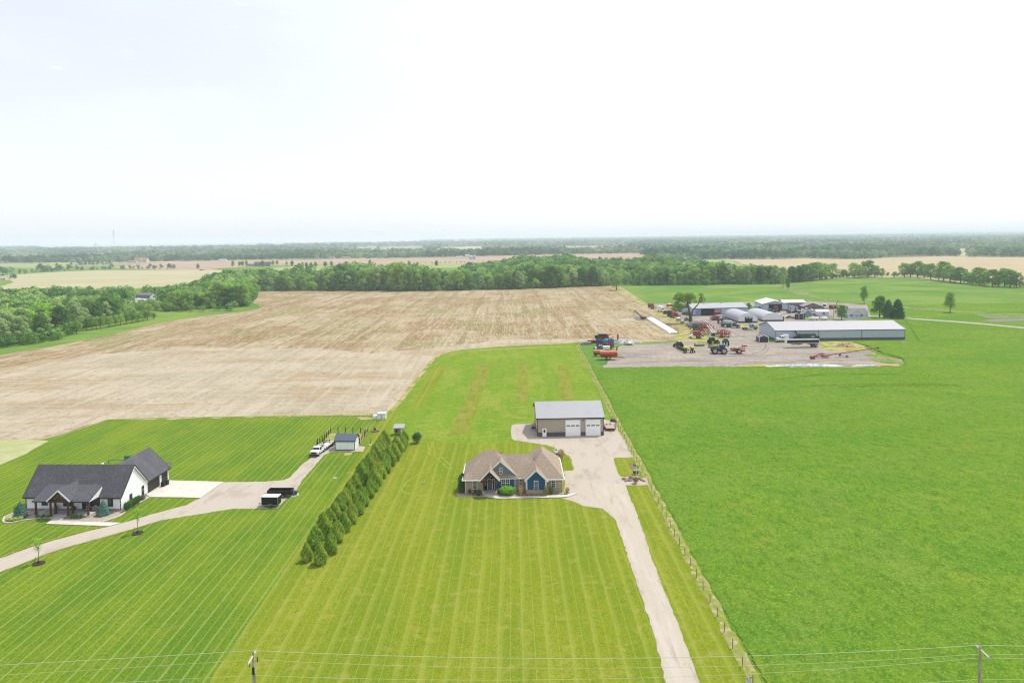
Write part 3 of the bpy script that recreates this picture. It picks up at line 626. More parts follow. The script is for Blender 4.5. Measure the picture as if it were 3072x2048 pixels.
def conifer(kind, seed, h, r, lm, n, leaf, pw=.85, base=.04):
    g = np.random.default_rng(seed)
    t = g.random(n) ** .62; z = h * (base + (1 - base) * (1 - t)); rad = r * (t ** pw) * (1 - .30 * g.random(n) ** 2)
    rad *= 1 + .13 * np.sin(z / h * 42); a = g.uniform(0, 6.283, n); rad = rad * (1 + .10 * np.sin(a * 5 + z * 2))
    c = np.stack([rad * np.cos(a), rad * np.sin(a), z], 1)
    nn = np.stack([np.cos(a), np.sin(a), np.full(n, .55)], 1) + .45 * g.normal(size=(n, 3)); nn /= np.linalg.norm(nn, axis=1)[:, None]
    A = np.cross(nn, g.normal(size=(n, 3))); A /= np.linalg.norm(A, axis=1)[:, None]; B = np.cross(nn, A)
    s = leaf * g.uniform(.6, 1.3, n)[:, None]; q = s * .55
    V = np.stack([c - A * s, c - B * q, c + A * s, c + B * q], 1).reshape(-1, 3)
    me = npmesh('crown', V, np.arange(4 * n).reshape(n, 4), lm)
    tb = MB().tube((0, 0, -.1), (0, 0, h * .8), r * .09, r * .03, 7)
    tm = bpy.data.meshes.new('trunk'); tm.from_pydata([tuple(v) for v in tb.v], [], tb.f); tm.materials.append(BARK)
    TREES.setdefault(kind, []).append((me, tm, h, None))
for s in range(2): conifer('pine', 70 + s, 14, 4.6, LMe, 3600, .42, .45)
conifer('spruce', 75, 3.0, 1.1, LMs, 2600, .10, .8)
def arbor(seed):
    g = np.random.default_rng(seed); n = 4200; h = 4.2
    t = g.random(n); z = h * (t ** .85)
    u = z / h; prof = np.minimum(1.0, .66 + u * 1.3) * np.clip((1 - u) / .66, 0, 1) ** .55
    a = g.uniform(0, 6.283, n)
    lump = 1 + .20 * np.sin(a * 3 + seed + z * 1.6) + .11 * np.sin(a * 7 - z * 4.2 + seed * 2)
    rad = 1.3 * prof * lump * (1 - .42 * g.random(n) ** 1.7)
    c = np.stack([rad * np.cos(a), rad * np.sin(a), z + .05], 1)
    nn = np.stack([np.cos(a), np.sin(a), np.full(n, .25)], 1) + .5 * g.normal(size=(n, 3)); nn /= np.linalg.norm(nn, axis=1)[:, None]
    up = np.stack([np.cos(a) * .5, np.sin(a) * .5, np.ones(n)], 1) + .5 * g.normal(size=(n, 3))
    A = np.cross(nn, up); A /= np.linalg.norm(A, axis=1)[:, None]; B = np.cross(nn, A)
    s = .085 * g.uniform(.6, 1.3, n)[:, None]; q = s * 1.9
    V = np.stack([c - A * s, c - B * q, c + A * s, c + B * q], 1).reshape(-1, 3)
    me = npmesh('crown', V, np.arange(4 * n).reshape(n, 4), LMa)
    tb = MB().tube((0, 0, -.1), (0, 0, h * .7), .12, .04, 7)
    tm = bpy.data.meshes.new('trunk'); tm.from_pydata([tuple(v) for v in tb.v], [], tb.f); tm.materials.append(BARK)
    TREES.setdefault('arbor', []).append((me, tm, h, None))
for s in range(5): arbor(80 + s)

# double row of arborvitae between the lawns
def lerp2(a, b, t): return (a[0] + (b[0] - a[0]) * t, a[1] + (b[1] - a[1]) * t)
la, lb = G(ZT, 165, 1425), G(ZT, 985, 235); ra, rb = G(ZT, 305, 1472), G(ZT, 1183, 205)
n_row = 17
for row, (a, b) in enumerate(((la, lb), (ra, rb))):
    for i in range(n_row):
        t = (i / (n_row - 1)) ** .97
        w = lerp2(a, b, t); side = 'left' if row == 0 else 'right'
        front = 'front' if i < 9 else 'back'; k = i + 1 if i < 9 else n_row - i
        lab = f'bushy green arborvitae, {ordw(k)} from the {front} in the {side} row beside the lawn' if k > 1 else f'bushy green arborvitae at the {front} end of the {side} row beside the lawn'
        place_tree('arbor', (w[0] + random.uniform(-.3, .3), w[1] + random.uniform(-.5, .5)), random.uniform(3.5, 4.9) * (.8 if (i == 0) else 1) * (.86 if row == 1 and i == 1 else 1), label=lab,
                   name='arborvitae_tree', group='arborvitae in two rows along the lawn', wid=random.uniform(.95, 1.12))

# woods: front rows as trees of their own, the rest as one mass
WP = {
 'left': d0((-60, 812), (0, 797), (30, 795), (100, 778), (165, 766), (200, 752), (300, 736), (352, 716), (440, 712), (560, 706), (576, 690), (585, 668), (586, 650), (470, 660), (430, 684), (300, 690), (0, 690), (-60, 690)),
 'central': d0((585, 668), (700, 668), (1000, 668), (1200, 664), (1400, 656), (1432, 656), (1500, 645), (1560, 632), (1500, 618), (1300, 615), (1120, 625), (1050, 646), (700, 646), (586, 650)),
 'right': d0((1432, 656), (1480, 655), (1800, 652), (1833, 647), (1840, 640), (1560, 638), (1500, 645)),
}
HOLES = [zz(ZL, (-200, 765), (0, 765), (200, 765), (230, 800), (130, 840), (0, 860), (-200, 880)),
         zz(ZL, (1310, 745), (1660, 740), (1670, 765), (1600, 785), (1480, 808), (1350, 805))]
def wpoly(pl): return [(p.x, p.y) for p in [P(*q) for q in pl]]
WW = {k: wpoly(v) for k, v in WP.items()}; HW = [wpoly(h) for h in HOLES]
ALLT = []
g = np.random.default_rng(3)
for key, pl in WW.items():
    xs = [p[0] for p in pl]; ys = [p[1] for p in pl]; sp = 9.0 if key != 'left' else 7.6
    X, Y = np.meshgrid(np.arange(min(xs), max(xs), sp), np.arange(min(ys), max(ys), sp))
    X = X + g.uniform(-.42, .42, X.shape) * sp; Y = Y + g.uniform(-.42, .42, Y.shape) * sp
    ok = inpoly(X, Y, pl)
    for h_ in HW: ok &= ~inpoly(X, Y, h_)
    for x, y in zip(X[ok], Y[ok]):
        # distance to the near edge of the wood
        q, r = proj(x, y)
        dd = 0
        while dd < 60 and inpoly(x * (1 - (dd + 3) / y), y - dd - 3, pl): dd += 3
        ALLT.append([key, float(x), float(y), dd, q, r])
def tkind(key, x, y, q, r):
    u = random.random()
    if key == 'left':
        zx, zy = (q - ZL[0]) * ZL[2], (r - ZL[1]) * ZL[2]
        if 430 < zx < 1120 and 790 < zy < 930: return 'yellow', random.uniform(8, 11)
        if zx < 330 and zy < 800: return ('pine', random.uniform(11, 14))
        if 1180 < zx < 1720 and zy > 795: return random.choice(['small', 'yellow', 'broad', 'pale']), random.uniform(5, 7.5)
        k = 'broad' if u < .42 else 'yellow' if u < .58 else 'dark' if u < .84 else 'pale'
        hh = random.uniform(11, 15)
        if q > 620: hh = random.uniform(13, 20)
        if q < 400 and r > 920: k = 'pale' if u < .3 else k; hh = random.uniform(13, 18)
        return k, hh
    if key == 'central':
        k = 'broad' if u < .45 else 'dark' if u < .72 else 'pale' if u < .88 else 'yellow'
        return k, random.uniform(15, 23) * (.6 if k == 'yellow' else 1)
    return ('dark' if u < .5 else 'broad' if u < .85 else 'pale'), random.uniform(14, 20)
for t in ALLT:
    k_, h_ = tkind(t[0], t[1], t[2], t[4], t[5])
    if t[0] != 'left': h_ *= .96 + .20 * math.sin(t[1] / 31 + math.sin(t[2] / 40)) + .10 * math.sin(t[1] / 11)
    t += [k_, h_]
# show largest: near edge first, then nearness
ALLT.sort(key=lambda t: (t[3] > 0, t[3] / 20 + t[2] / 400))
NIND = 232
ind = ALLT[:NIND]; rest = ALLT[NIND:]
KW = {'broad': 'rounded mid green', 'dark': 'dark green', 'yellow': 'bright yellow-green', 'pale': 'pale green loose', 'pine': 'dark needled', 'small': 'small rounded'}
LOC = {'left': 'woods left of stubble field', 'central': 'belt behind stubble field', 'right': 'belt behind far pasture'}
cnt = {}
for t in sorted(ind, key=lambda t: t[4]):
    key, x, y, dd, q, r, kind, hh = t
    zone = LOC[key]; kk = (zone, kind); cnt[kk] = cnt.get(kk, 0) + 1
    lab = f'{KW[kind]} tree, {ordw(cnt[kk])} such from the left, {zone}'
    wd = random.uniform(.9, 1.2)
    place_tree(kind, (x, y), hh, label=lab, name='pine_tree' if kind == 'pine' else 'broadleaf_tree', group='trees of the ' + zone, wid=wd)
# fencerow of open trees on the right, each seen on its own
fr = zz(ZR, (1480, 655), (1560, 650), (1640, 640), (1720, 632), (1800, 622), (1870, 616), (1950, 606), (2080, 596)) + zz(ZS, (130, 625), (265, 632), (330, 628), (430, 622), (510, 618), (600, 622), (760, 628), (880, 622), (950, 620), (1040, 625), (1120, 635), (1200, 650), (1300, 660), (1360, 668), (1440, 680), (1500, 690), (1570, 698), (1660, 708), (1720, 712), (1800, 722), (1860, 728), (1960, 738), (2040, 742), (2110, 745), (2180, 748), (2260, 752))
fh = [15, 15, 16, 17, 17, 13, 15, 8] + [8, 15, 12, 17, 12, 9, 6, 14, 13, 16, 14, 15, 12, 18, 15, 13, 14, 10, 9, 15, 12, 14, 12, 15, 14, 12, 7]
for i, (q, h_) in enumerate(zip(fr, fh)):
    w = P(*q); place_tree('open' if i > 1 else 'dark', (w.x, w.y), h_ * 1.2, label=f'open-crowned tree with bare limbs showing, {ordw(i + 1)} from the left along the wheat field edge', name='hedgerow_tree', group='hedgerow trees along the wheat field', wid=random.uniform(1.05, 1.35))
# lone trees
def lone(Z, x, y, h, kind, label, wid=1.0, name='broadleaf_tree', i=None, rz=None):
    w = G(Z, x, y); return place_tree(kind, (w.x, w.y), h, rz=rz, label=label, name=name, wid=wid, i=i)
lone(ZG, 735, 585, 9.2, 'lone_dark', 'round dark maple in front of the pale blue house', 1.0, i=0)
lone(ZG, 1405, 540, 13.5, 'lone_dark', 'big dark leafy tree beside the road, left of two conifers', .95, i=1)
lone(ZG, 1560, 550, 11.5, 'pine', 'tall narrow dark conifer behind the big dark leafy tree', .8, name='spruce_tree')
lone(ZG, 1725, 560, 12, 'pine', 'broad blue-green conifer right of the leafy tree at the road', 1.0, name='spruce_tree')
lone(ZG, 1130, 305, 13.5, 'lone', 'tall narrow lone tree in the pasture behind the house', .55)
lone(ZS, 1440, 1055, 13.5, 'lone', 'broad lone tree with several stems in the pasture near the waterway', .78)
lone(ZR, 1368, 720, 14, 'lone', 'pale slim tree standing just in front of the tree belt', .5)
lone(ZR, 1428, 752, 12, 'lone', 'slim lone tree nearest the head of the grassy waterway', .55)
lone(ZN, 1615, 560, 17, 'lone', 'single spreading tree at the far corner of the stubble field', 1.0, i=1)
lone(ZF, 860, 480, 7.5, 'lone_dark', 'dark tree squeezed between the two hoop barns', .7)
lone(ZF, 915, 510, 6, 'yellow', 'bright green shrubby tree between the hoop barns, nearer one', .8)
lone(ZL, 1995, 430, 11, 'lone_dark', 'lone dark tree at the edge of the ploughed field', .8)
for i, q in enumerate(zz(ZM, (290, 355), (350, 350), (375, 350), (410, 352), (552, 352), (680, 338), (765, 345), (812, 350), (875, 366), (905, 368), (940, 366), (980, 366), (1020, 366), (1105, 364), (1160, 352), (1230, 362), (1288, 364), (1498, 336), (1845, 358), (1915, 358), (2085, 352), (645, 345))):
    w = P(*q); place_tree('lone_dark' if i % 3 else 'lone', (w.x, w.y), 9 + 4 * random.random(), label=f'small far tree, {ordw(i + 1)} from the left around the pale strip beyond the belt' if i < 21 else 'small far tree at the right end of the brown-roofed house', group='far trees around the pale strip', wid=.85, name='broadleaf_tree')
# orchard row in front of the left woods
for i, q in enumerate(zz(ZL, (690, 1085), (770, 1080), (875, 1040), (930, 1040), (970, 1030), (1012, 1028), (1100, 1012), (1160, 1000), (1215, 990), (1278, 980), (1330, 970), (1392, 960), (1440, 948), (1485, 942), (1550, 932))):
    w = P(*q); place_tree('small', (w.x, w.y), (7.5 if i < 6 else 6.5) if i < 14 else 4.5, label=f'small round-crowned orchard tree with a bare stem, {ordw(i + 1)} from the left in the row', name='orchard_tree', group='orchard trees in a row by the stubble field', wid=1.0 if i > 5 else .75)

# the big old tree in the yard: bare leaning limbs, loose leaf masses
def yard_tree():
    w = G(ZE, 1745, 415); o = thing('old_yard_tree', 'big half-bare old tree with ivy on its trunk beside the grey shed', 'tree', w)
    s = 4.704 * 4.72   # zoom px per metre there
    q = lambda x, y, d=0: Vector(((x - 1745) / s, d, (415 - y) / s))
    b = MB()
    for pts, r in (([q(1745, 420), q(1742, 330), q(1728, 240), q(1712, 170), q(1700, 110)], .85), ([q(1738, 320), q(1790, 235), q(1850, 165), q(1885, 100), q(1890, 40)], .45),
                   ([q(1720, 220), q(1670, 150), q(1620, 120)], .35), ([q(1722, 200), q(1650, 205), q(1560, 195), q(1530, 190)], .3), ([q(1712, 160), q(1760, 100), q(1775, 70)], .28), ([q(1705, 130), q(1650, 80), q(1610, 50)], .25)):
        for i in range(len(pts) - 1): b.tube(pts[i], pts[i + 1], r * (1 - .75 * i / len(pts)), r * (1 - .75 * (i + 1) / len(pts)), 8)
    b.build('trunk', BARK, o)
    lob = []
    for x, y, rr in ((1600, 40, 1.9), (1640, 90, 1.8), (1700, 60, 2.0), (1740, 40, 1.7), (1780, 80, 1.9), (1700, 110, 1.6), (1600, 110, 1.6), (1545, 90, 1.2), (1570, 150, .9), (1560, 190, 1.7), (1530, 225, 1.5), (1600, 230, 1.6), (1620, 180, 1.2), (1660, 210, 1.3), (1885, 45, 1.3), (1900, 100, 1.5), (1870, 125, 1.1), (1740, 150, 1.2), (1800, 130, 1.0), (1545, 50, .8)):
        p = q(x, y, random.uniform(-2.4, 2.4)); lob.append((p.x, p.y, p.z, rr * 1.35, rr * 1.05))
    V, F = leafcloud(5, 7000, .34, lob, spread=.55)
    c = bpy.data.objects.new('crown', npmesh('crown', V, F, LM)); COL.objects.link(c); c.parent = o
    lob = [(q(1748, y).x + random.uniform(-.2, .2), random.uniform(-.3, 0), q(0, y).z, 1.0, 1.1) for y in (300, 330, 360, 385)]
    V, F = leafcloud(6, 1100, .2, lob)
    c = bpy.data.objects.new('ivy', npmesh('ivy', V, F, LMd)); COL.objects.link(c); c.parent = o
yard_tree()

# ---- stuff masses
def mass(name, items, tints, nq, nl=6, leafk=.11, seed=1):
    """items: (x, y, h, r, tint)."""
    g = np.random.default_rng(seed); VS, FS, TS = [], [], []
    N = len(items); A = np.array(items, float)
    x, y, h, r, ti = A.T
    lx = g.normal(size=(N, nl, 3)); lx /= np.linalg.norm(lx, axis=2)[:, :, None]
    tt = (np.arange(nl)[None, :] + g.random((N, nl))) / nl
    lz = h[:, None] * (.22 + .62 * tt); prof = np.sin(np.pi * np.clip(.2 + .72 * tt, 0, .95)) ** .7
    lcx = x[:, None] + lx[:, :, 0] * r[:, None] * .62 * prof; lcy = y[:, None] + lx[:, :, 1] * r[:, None] * .62 * prof
    lr = r[:, None] * g.uniform(.42, .62, (N, nl))
    k = g.integers(0, nl, (N, nq)); I = np.arange(N)[:, None]
    d = g.normal(size=(N, nq, 3)); d /= np.linalg.norm(d, axis=2)[:, :, None]
    d[:, :, 2] = np.abs(d[:, :, 2]) * np.where(g.random((N, nq)) < .8, 1, -1)
    c = np.stack([lcx[I, k], lcy[I, k], lz[I, k]], 2) + d * lr[I, k][:, :, None] * np.array([1, 1, .85]) * g.uniform(.75, 1.05, (N, nq))[:, :, None]
    c[:, :, 2] = np.maximum(c[:, :, 2], .3)
    nn = d + .4 * g.normal(size=d.shape); nn /= np.linalg.norm(nn, axis=2)[:, :, None]
    a = np.cross(nn, g.normal(size=d.shape)); a /= np.linalg.norm(a, axis=2)[:, :, None]; b = np.cross(nn, a)
    s = (r * leafk)[:, None, None] * g.uniform(.7, 1.3, (N, nq))[:, :, None]; q = s * .8
    V = np.stack([c - a * s, c - b * q, c + a * s, c + b * q], 2).reshape(-1, 3)
    F = np.arange(len(V)).reshape(-1, 4)
    me = npmesh(name, V, F, tints)
    at = me.attributes.new('tint', 'FLOAT', 'FACE'); at.data.foreach_set('value', np.repeat(ti, nq).astype(np.float32))
    o = bpy.data.objects.new(name, me); COL.objects.link(o)
    return o
MT = tintmat('woods_leaf', [C(58, 98, 50, LK), C(90, 130, 62, LK), C(118, 152, 72, LK), C(154, 174, 106, LK)])
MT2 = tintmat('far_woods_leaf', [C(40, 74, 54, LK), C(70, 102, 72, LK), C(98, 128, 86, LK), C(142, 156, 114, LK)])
TK = {'broad': .5, 'dark': .1, 'yellow': .75, 'pale': .95, 'pine': .02, 'small': .6}
it = [(t[1], t[2], t[7], t[7] * random.uniform(.34, .42), min(1, max(0, TK[t[6]] + random.uniform(-.15, .15)))) for t in rest]
o = mass('woods', it, MT, 360, 8, .12, 2)
tag(o, 'closed mass of leafy trees filling the woods behind the front rows', 'woods', None, 'stuff')
# undergrowth along the edges of the woods
ug = []
for key, edge in (('l', zz(ZL, (-60, 1238), (0, 1226), (130, 1208), (300, 1188), (480, 1160), (580, 1125), (660, 1092))), ('l', zz(ZL, (-60, 1215), (150, 1190), (420, 1160), (560, 1110), (640, 1088))), ('l', zz(ZL, (1640, 850), (1760, 862), (1900, 858), (2050, 856), (2200, 850), (2352, 848))), ('c', d0((470, 700), (560, 704), (577, 690), (585, 669), (700, 668), (850, 668), (1000, 668), (1100, 666), (1200, 664), (1300, 660), (1400, 656))),
                  ('r', d0((1440, 656), (1600, 655), (1800, 652), (1830, 647), (1880, 642), (1960, 637), (2030, 634), (2060, 634), (2110, 634), (2200, 644), (2260, 654), (2340, 659), (2420, 664)))):
    ws = [P(*q) for q in edge]
    for a, b in zip(ws[:-1], ws[1:]):
        n = int((b - a).length / 2.6)
        for i in range(n):
            p = a.lerp(b, (i + random.random()) / max(1, n)); hgt = random.uniform(3, 7.5) if key != 'r' else random.uniform(2.5, 6)
            ug.append((p.x + random.uniform(-1, 1), p.y + random.uniform(0, 5), hgt, hgt * .62, random.uniform(.0, .75) if key != 'r' else random.uniform(0, .5)))
o = mass('undergrowth', ug, MT, 160, 4, .13, 5); tag(o, 'dense shrubs along the foot of the woods and hedgerow', 'undergrowth', None, 'stuff')
# middle-distance hedges on the left, in front of and behind the meadow
mid = []
def hedge_line(Z, pts, h0, h1, sp, dens=1):
    ws = [G(Z, *q) for q in pts]
    for a, b in zip(ws[:-1], ws[1:]):
        n = int((b - a).length / sp)
        for i in range(n):
            if random.random() > dens: continue
            p = a.lerp(b, (i + random.random()) / max(1, n)); h_ = random.uniform(h0, h1)
            mid.append((p.x, p.y + random.uniform(-5, 12), h_, h_ * .42, random.uniform(.1, .8)))
hedge_line(ZL, [(-60, 530), (100, 525), (130, 530)], 5, 9, 5)
hedge_line(ZL, [(-60, 485), (40, 488), (135, 484)], 12, 17, 7)
hedge_line(ZL, [(185, 480), (280, 478)], 7, 10, 6)
hedge_line(ZL, [(290, 474), (420, 468), (500, 460), (620, 452)], 7, 10, 6)
hedge_line(ZL, [(370, 440), (480, 445), (600, 442), (750, 440)], 10, 16, 7)
hedge_line(ZL, [(750, 440), (900, 438), (1060, 436), (1120, 434)], 5, 8, 5)
hedge_line(ZL, [(1120, 434), (1200, 434), (1240, 434), (1380, 432)], 8, 13, 6, .8)
hedge_line(ZL, [(1400, 432), (1500, 432)], 4, 6, 5)
hedge_line(ZL, [(1500, 432), (1640, 431), (1780, 430)], 9, 13, 6)
hedge_line(ZL, [(750, 400), (830, 398), (900, 395)], 12, 18, 7)
hedge_line(ZL, [(900, 395), (1000, 392), (1120, 390)], 9, 14, 7)
hedge_line(ZL, [(1200, 366), (1290, 356), (1480, 358)], 4, 7, 9, .5)
hedge_line(ZM, [(1740, 358), (2150, 356)], 3, 5, 9, .7)
hedge_line(ZM, [(1700, 330), (2352, 320)], 3, 5, 9, .6)
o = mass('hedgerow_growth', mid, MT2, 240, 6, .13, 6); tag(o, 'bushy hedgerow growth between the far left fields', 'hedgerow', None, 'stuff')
# far forest to the horizon
front = [(-200, 790), (0, 790), (230, 787), (420, 786), (600, 782), (800, 778), (1100, 775), (1300, 772), (1600, 765), (1920, 759), (1950, 775), (2025, 799), (2060, 786), (2120, 779), (2180, 778), (2330, 778), (2395, 775), (2500, 777), (2600, 777), (2680, 770), (2865, 768), (2915, 771), (3272, 771)]
FFX = [p[0] for p in front]; FFY = [p[1] for p in front]
holes = [zz(ZM, (800, 236), (825, 206), (1500, 198), (2080, 196), (2352, 175), (2352, 200), (2100, 210), (1500, 220), (1000, 236)),
         zz(ZN, (60, 206), (100, 180), (450, 171), (445, 210)), zz(ZN, (860, 206), (940, 191), (1300, 189), (1690, 180), (1690, 196), (1500, 207), (900, 212)),
         zz(ZS, (1380, 282), (1660, 268), (1680, 300), (1660, 372), (1500, 352), (1520, 310)), zz(ZM, (860, 145), (1100, 142), (1100, 152), (870, 155)), zz(ZN, (170, 140), (440, 150), (430, 158), (200, 157)),
         zz(ZM, (1330, 196), (1500, 180), (1960, 170), (2080, 185), (1900, 200), (1500, 203))]
far1, far2 = [], []
y = 850.0
while y < 15000:
    sp = max(10.5, y * .0088)
    xm = y * .76
    xs = np.arange(-xm, xm, sp); xs = xs + g.uniform(-.45, .45, len(xs)) * sp; ys = y + g.uniform(-.45, .45, len(xs)) * sp
    q, r = proj(xs, ys); ok = r < np.interp(q, FFX, FFY)
    for h_ in holes: ok &= ~inpoly(q, r, h_)
    # scattered gaps far away (left and centre are more open)
    cl_ = np.sin(xs / 420 + 1.3 + ys / 900) * np.sin(ys / 260) + .8 * np.sin(xs / 1100 - ys / 700 + .7)
    ok &= ~((q < 2080) & (ys > 2300) & (cl_ > .25)) & ~((ys > 3800) & (cl_ > .7))
    if y > 5200: ok &= ~((q < 1500) & (np.sin(xs / 900 + ys / 1300) > .2))
    if y > 7900: ok &= ~(q < 1260)
    for x_, y_ in zip(xs[ok], ys[ok]):
        hh = random.uniform(9, 19) * (1 + .28 * math.sin(x_ / 60 + 2 * math.sin(y_ / 90)) ) if y < 4000 else random.uniform(11, 23)
        tt_ = min(1, max(0, .45 + .35 * math.sin(x_ / 95 + 1.7 * math.sin(y_ / 130)) + random.uniform(-.45, .45)))
        (far1 if y < 2200 else far2).append((x_, y_, hh, max(sp * .62, hh * .36), tt_))
    y += sp
print('trees', len(ALLT), 'far', len(far1), len(far2), 'mid', len(mid))
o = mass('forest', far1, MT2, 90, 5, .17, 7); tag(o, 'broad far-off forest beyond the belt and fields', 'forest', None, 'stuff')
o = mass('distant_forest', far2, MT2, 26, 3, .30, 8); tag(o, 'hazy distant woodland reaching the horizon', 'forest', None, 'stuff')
# low hill on the horizon at the right
hb = MB(); hb.ell((10600, 17500, -10), 2900, 2500, 105, 24, 8); tag(hb.build('hill', M_far, None, True), kind='structure')
hb = MB(); hb.ell((5800, 19500, -10), 3600, 2000, 66, 24, 8); tag(hb.build('hill', M_far, None, True), kind='structure')
# ------------------------------------------------------------------ buildings
def ribbed(name, col, dark, axis, per=.3, rough=.5, st=.35, k=KALB):
    return mat(name, C(*col, k), rough, layers=[('s', C(*dark, k), axis, per, .55, .95, st), ('n', C(*dark, k), (.25, .25, .25), .5, .8, .35), ('n', C(*dark, k), (1.5, 1.5, .3), .55, .8, .2)], spec=.35)
def shingle(name, a, b, c):
    return mat(name, C(*a), .92, layers=[('n', C(*b), (6, 9, 9), .42, .6, .8), ('n', C(*c), (2.6, 9, 9), .5, .66, .7), ('s', C(*b), 2, .22, .55, .95, .3), ('n', C(*c), (.3, .3, .3), .5, .75, .35)], bump=(14, .02))
GLASS = mat('window_glass', C(96, 112, 118), .12, layers=[('n', C(50, 64, 66), (.9, .9, .9), .4, .65, .8)], spec=.6)
GLASSD = mat('dark_glass', C(52, 60, 66), .1, spec=.6)
WHITE = mat('white_trim', C(240, 240, 240, .9), .6, layers=[('n', C(220, 220, 220, .9), (1, 1, 1), .5, .7, .4)])
SIDING = mat('white_siding', C(240, 241, 246, 1.1), .7, layers=[('s', C(208, 210, 218, 1.1), 0, .45, .82, .98, .7), ('s', C(208, 210, 218, 1.1), 1, .45, .82, .98, .7)])
DKSH = shingle('charcoal_shingles', (106, 106, 114), (80, 80, 88), (134, 132, 140))
TNSH = shingle('tan_shingles', (190, 172, 152), (160, 140, 122), (216, 200, 180))
BRICK = mat('brick', C(184, 160, 142, .95), .92, layers=[('n', C(150, 122, 106, .95), (3.2, 3.2, 12), .44, .58, .85), ('n', C(200, 176, 160, .9), (4, 4, 14), .54, .64, .7), ('s', C(196, 184, 174), 2, .075, .7, .95, .35)], bump=(12, .02))
BLUE = mat('blue_board_siding', C(34, 88, 134, .9), .7, layers=[('s', C(22, 62, 100), 0, .4, .8, .98, .6), ('s', C(22, 62, 100), 1, .4, .8, .98, .6)])
GREYS = mat('grey_shakes', C(120, 130, 138, .9), .85, layers=[('s', C(92, 100, 108, .9), 2, .3, .7, .98, .7), ('n', C(140, 148, 152), (2, 2, 6), .5, .65, .5)])
CHAR = mat('charcoal_trim', C(52, 54, 58, .7), .6)
TIMBER = mat('stained_timber', C(104, 66, 50, .85), .8, layers=[('n', C(70, 42, 32), (5, 5, 1), .4, .65, .7)])
STEPC = mat('porch_concrete', C(206, 202, 196, .7), .85, layers=[('n', C(176, 172, 166), (1, 1, 1), .5, .7, .5)])

def window(par, x, y, z, w, h, ax='y', side=-1, fm=WHITE, gm_=GLASS, cols=1, name='window', t=.07):
    """window on a wall: ax 'y' -> wall faces -y (side -1) or +y; ax 'x' -> wall faces +-x. (x,y,z) = lower centre on the wall."""
    f, g_ = MB(), MB(); fw = .09
    def bxx(mb, a0, z0, a1, z1, d0_, d1):
        lo, hi = sorted((d0_ * side, d1 * side))
        if ax == 'y': mb.box(x + a0, y + lo, z + z0, x + a1, y + hi, z + z1)
        else: mb.box(x + lo, y + a0, z + z0, x + hi, y + a1, z + z1)
    bxx(f, -w / 2 - fw, -fw, w / 2 + fw, 0, 0, t); bxx(f, -w / 2 - fw, h, w / 2 + fw, h + fw, 0, t)
    bxx(f, -w / 2 - fw, 0, -w / 2, h, 0, t); bxx(f, w / 2, 0, w / 2 + fw, h, 0, t)
    bxx(f, -w / 2, h / 2 - .03, w / 2, h / 2 + .03, 0, t * .8)
    for i in range(1, cols): bxx(f, -w / 2 + w * i / cols - .05, 0, -w / 2 + w * i / cols + .05, h, 0, t * .85)
    bxx(g_, -w / 2, 0, w / 2, h, 0, t * .3)
    o = g_.build(name, gm_, par)
    f.build('frame', fm, o); mn = MB()
    for i in range(cols):
        cx = -w / 2 + w * (i + .5) / cols; bxx(mn, cx - .015, .0, cx + .015, h, 0, t * .55)
    bxx(mn, -w / 2, h * .75 - .015, w / 2, h * .75 + .015, 0, t * .5); bxx(mn, -w / 2, h * .25 - .015, w / 2, h * .25 + .015, 0, t * .5)
    mn.build('muntin', fm, o)
    return o

def roof_slab(polys, th, name, m, par, edge=None):
    """polys: list of 3D polygons (upper faces); extruded down by th as closed slabs."""
    b = MB()
    for pl in polys:
        pl = [Vector(p) for p in pl]; n = len(pl)
        nr = (pl[1] - pl[0]).cross(pl[2] - pl[0])
        if nr.z < 0: pl = pl[::-1]
        vs = pl + [p - Vector((0, 0, th)) for p in pl]
        b.add(vs, [list(range(n)), [n + i for i in range(n)][::-1]] + [[(i + 1) % n, i, n + i, n + (i + 1) % n] for i in range(n)])
    return b.build(name, m, par)

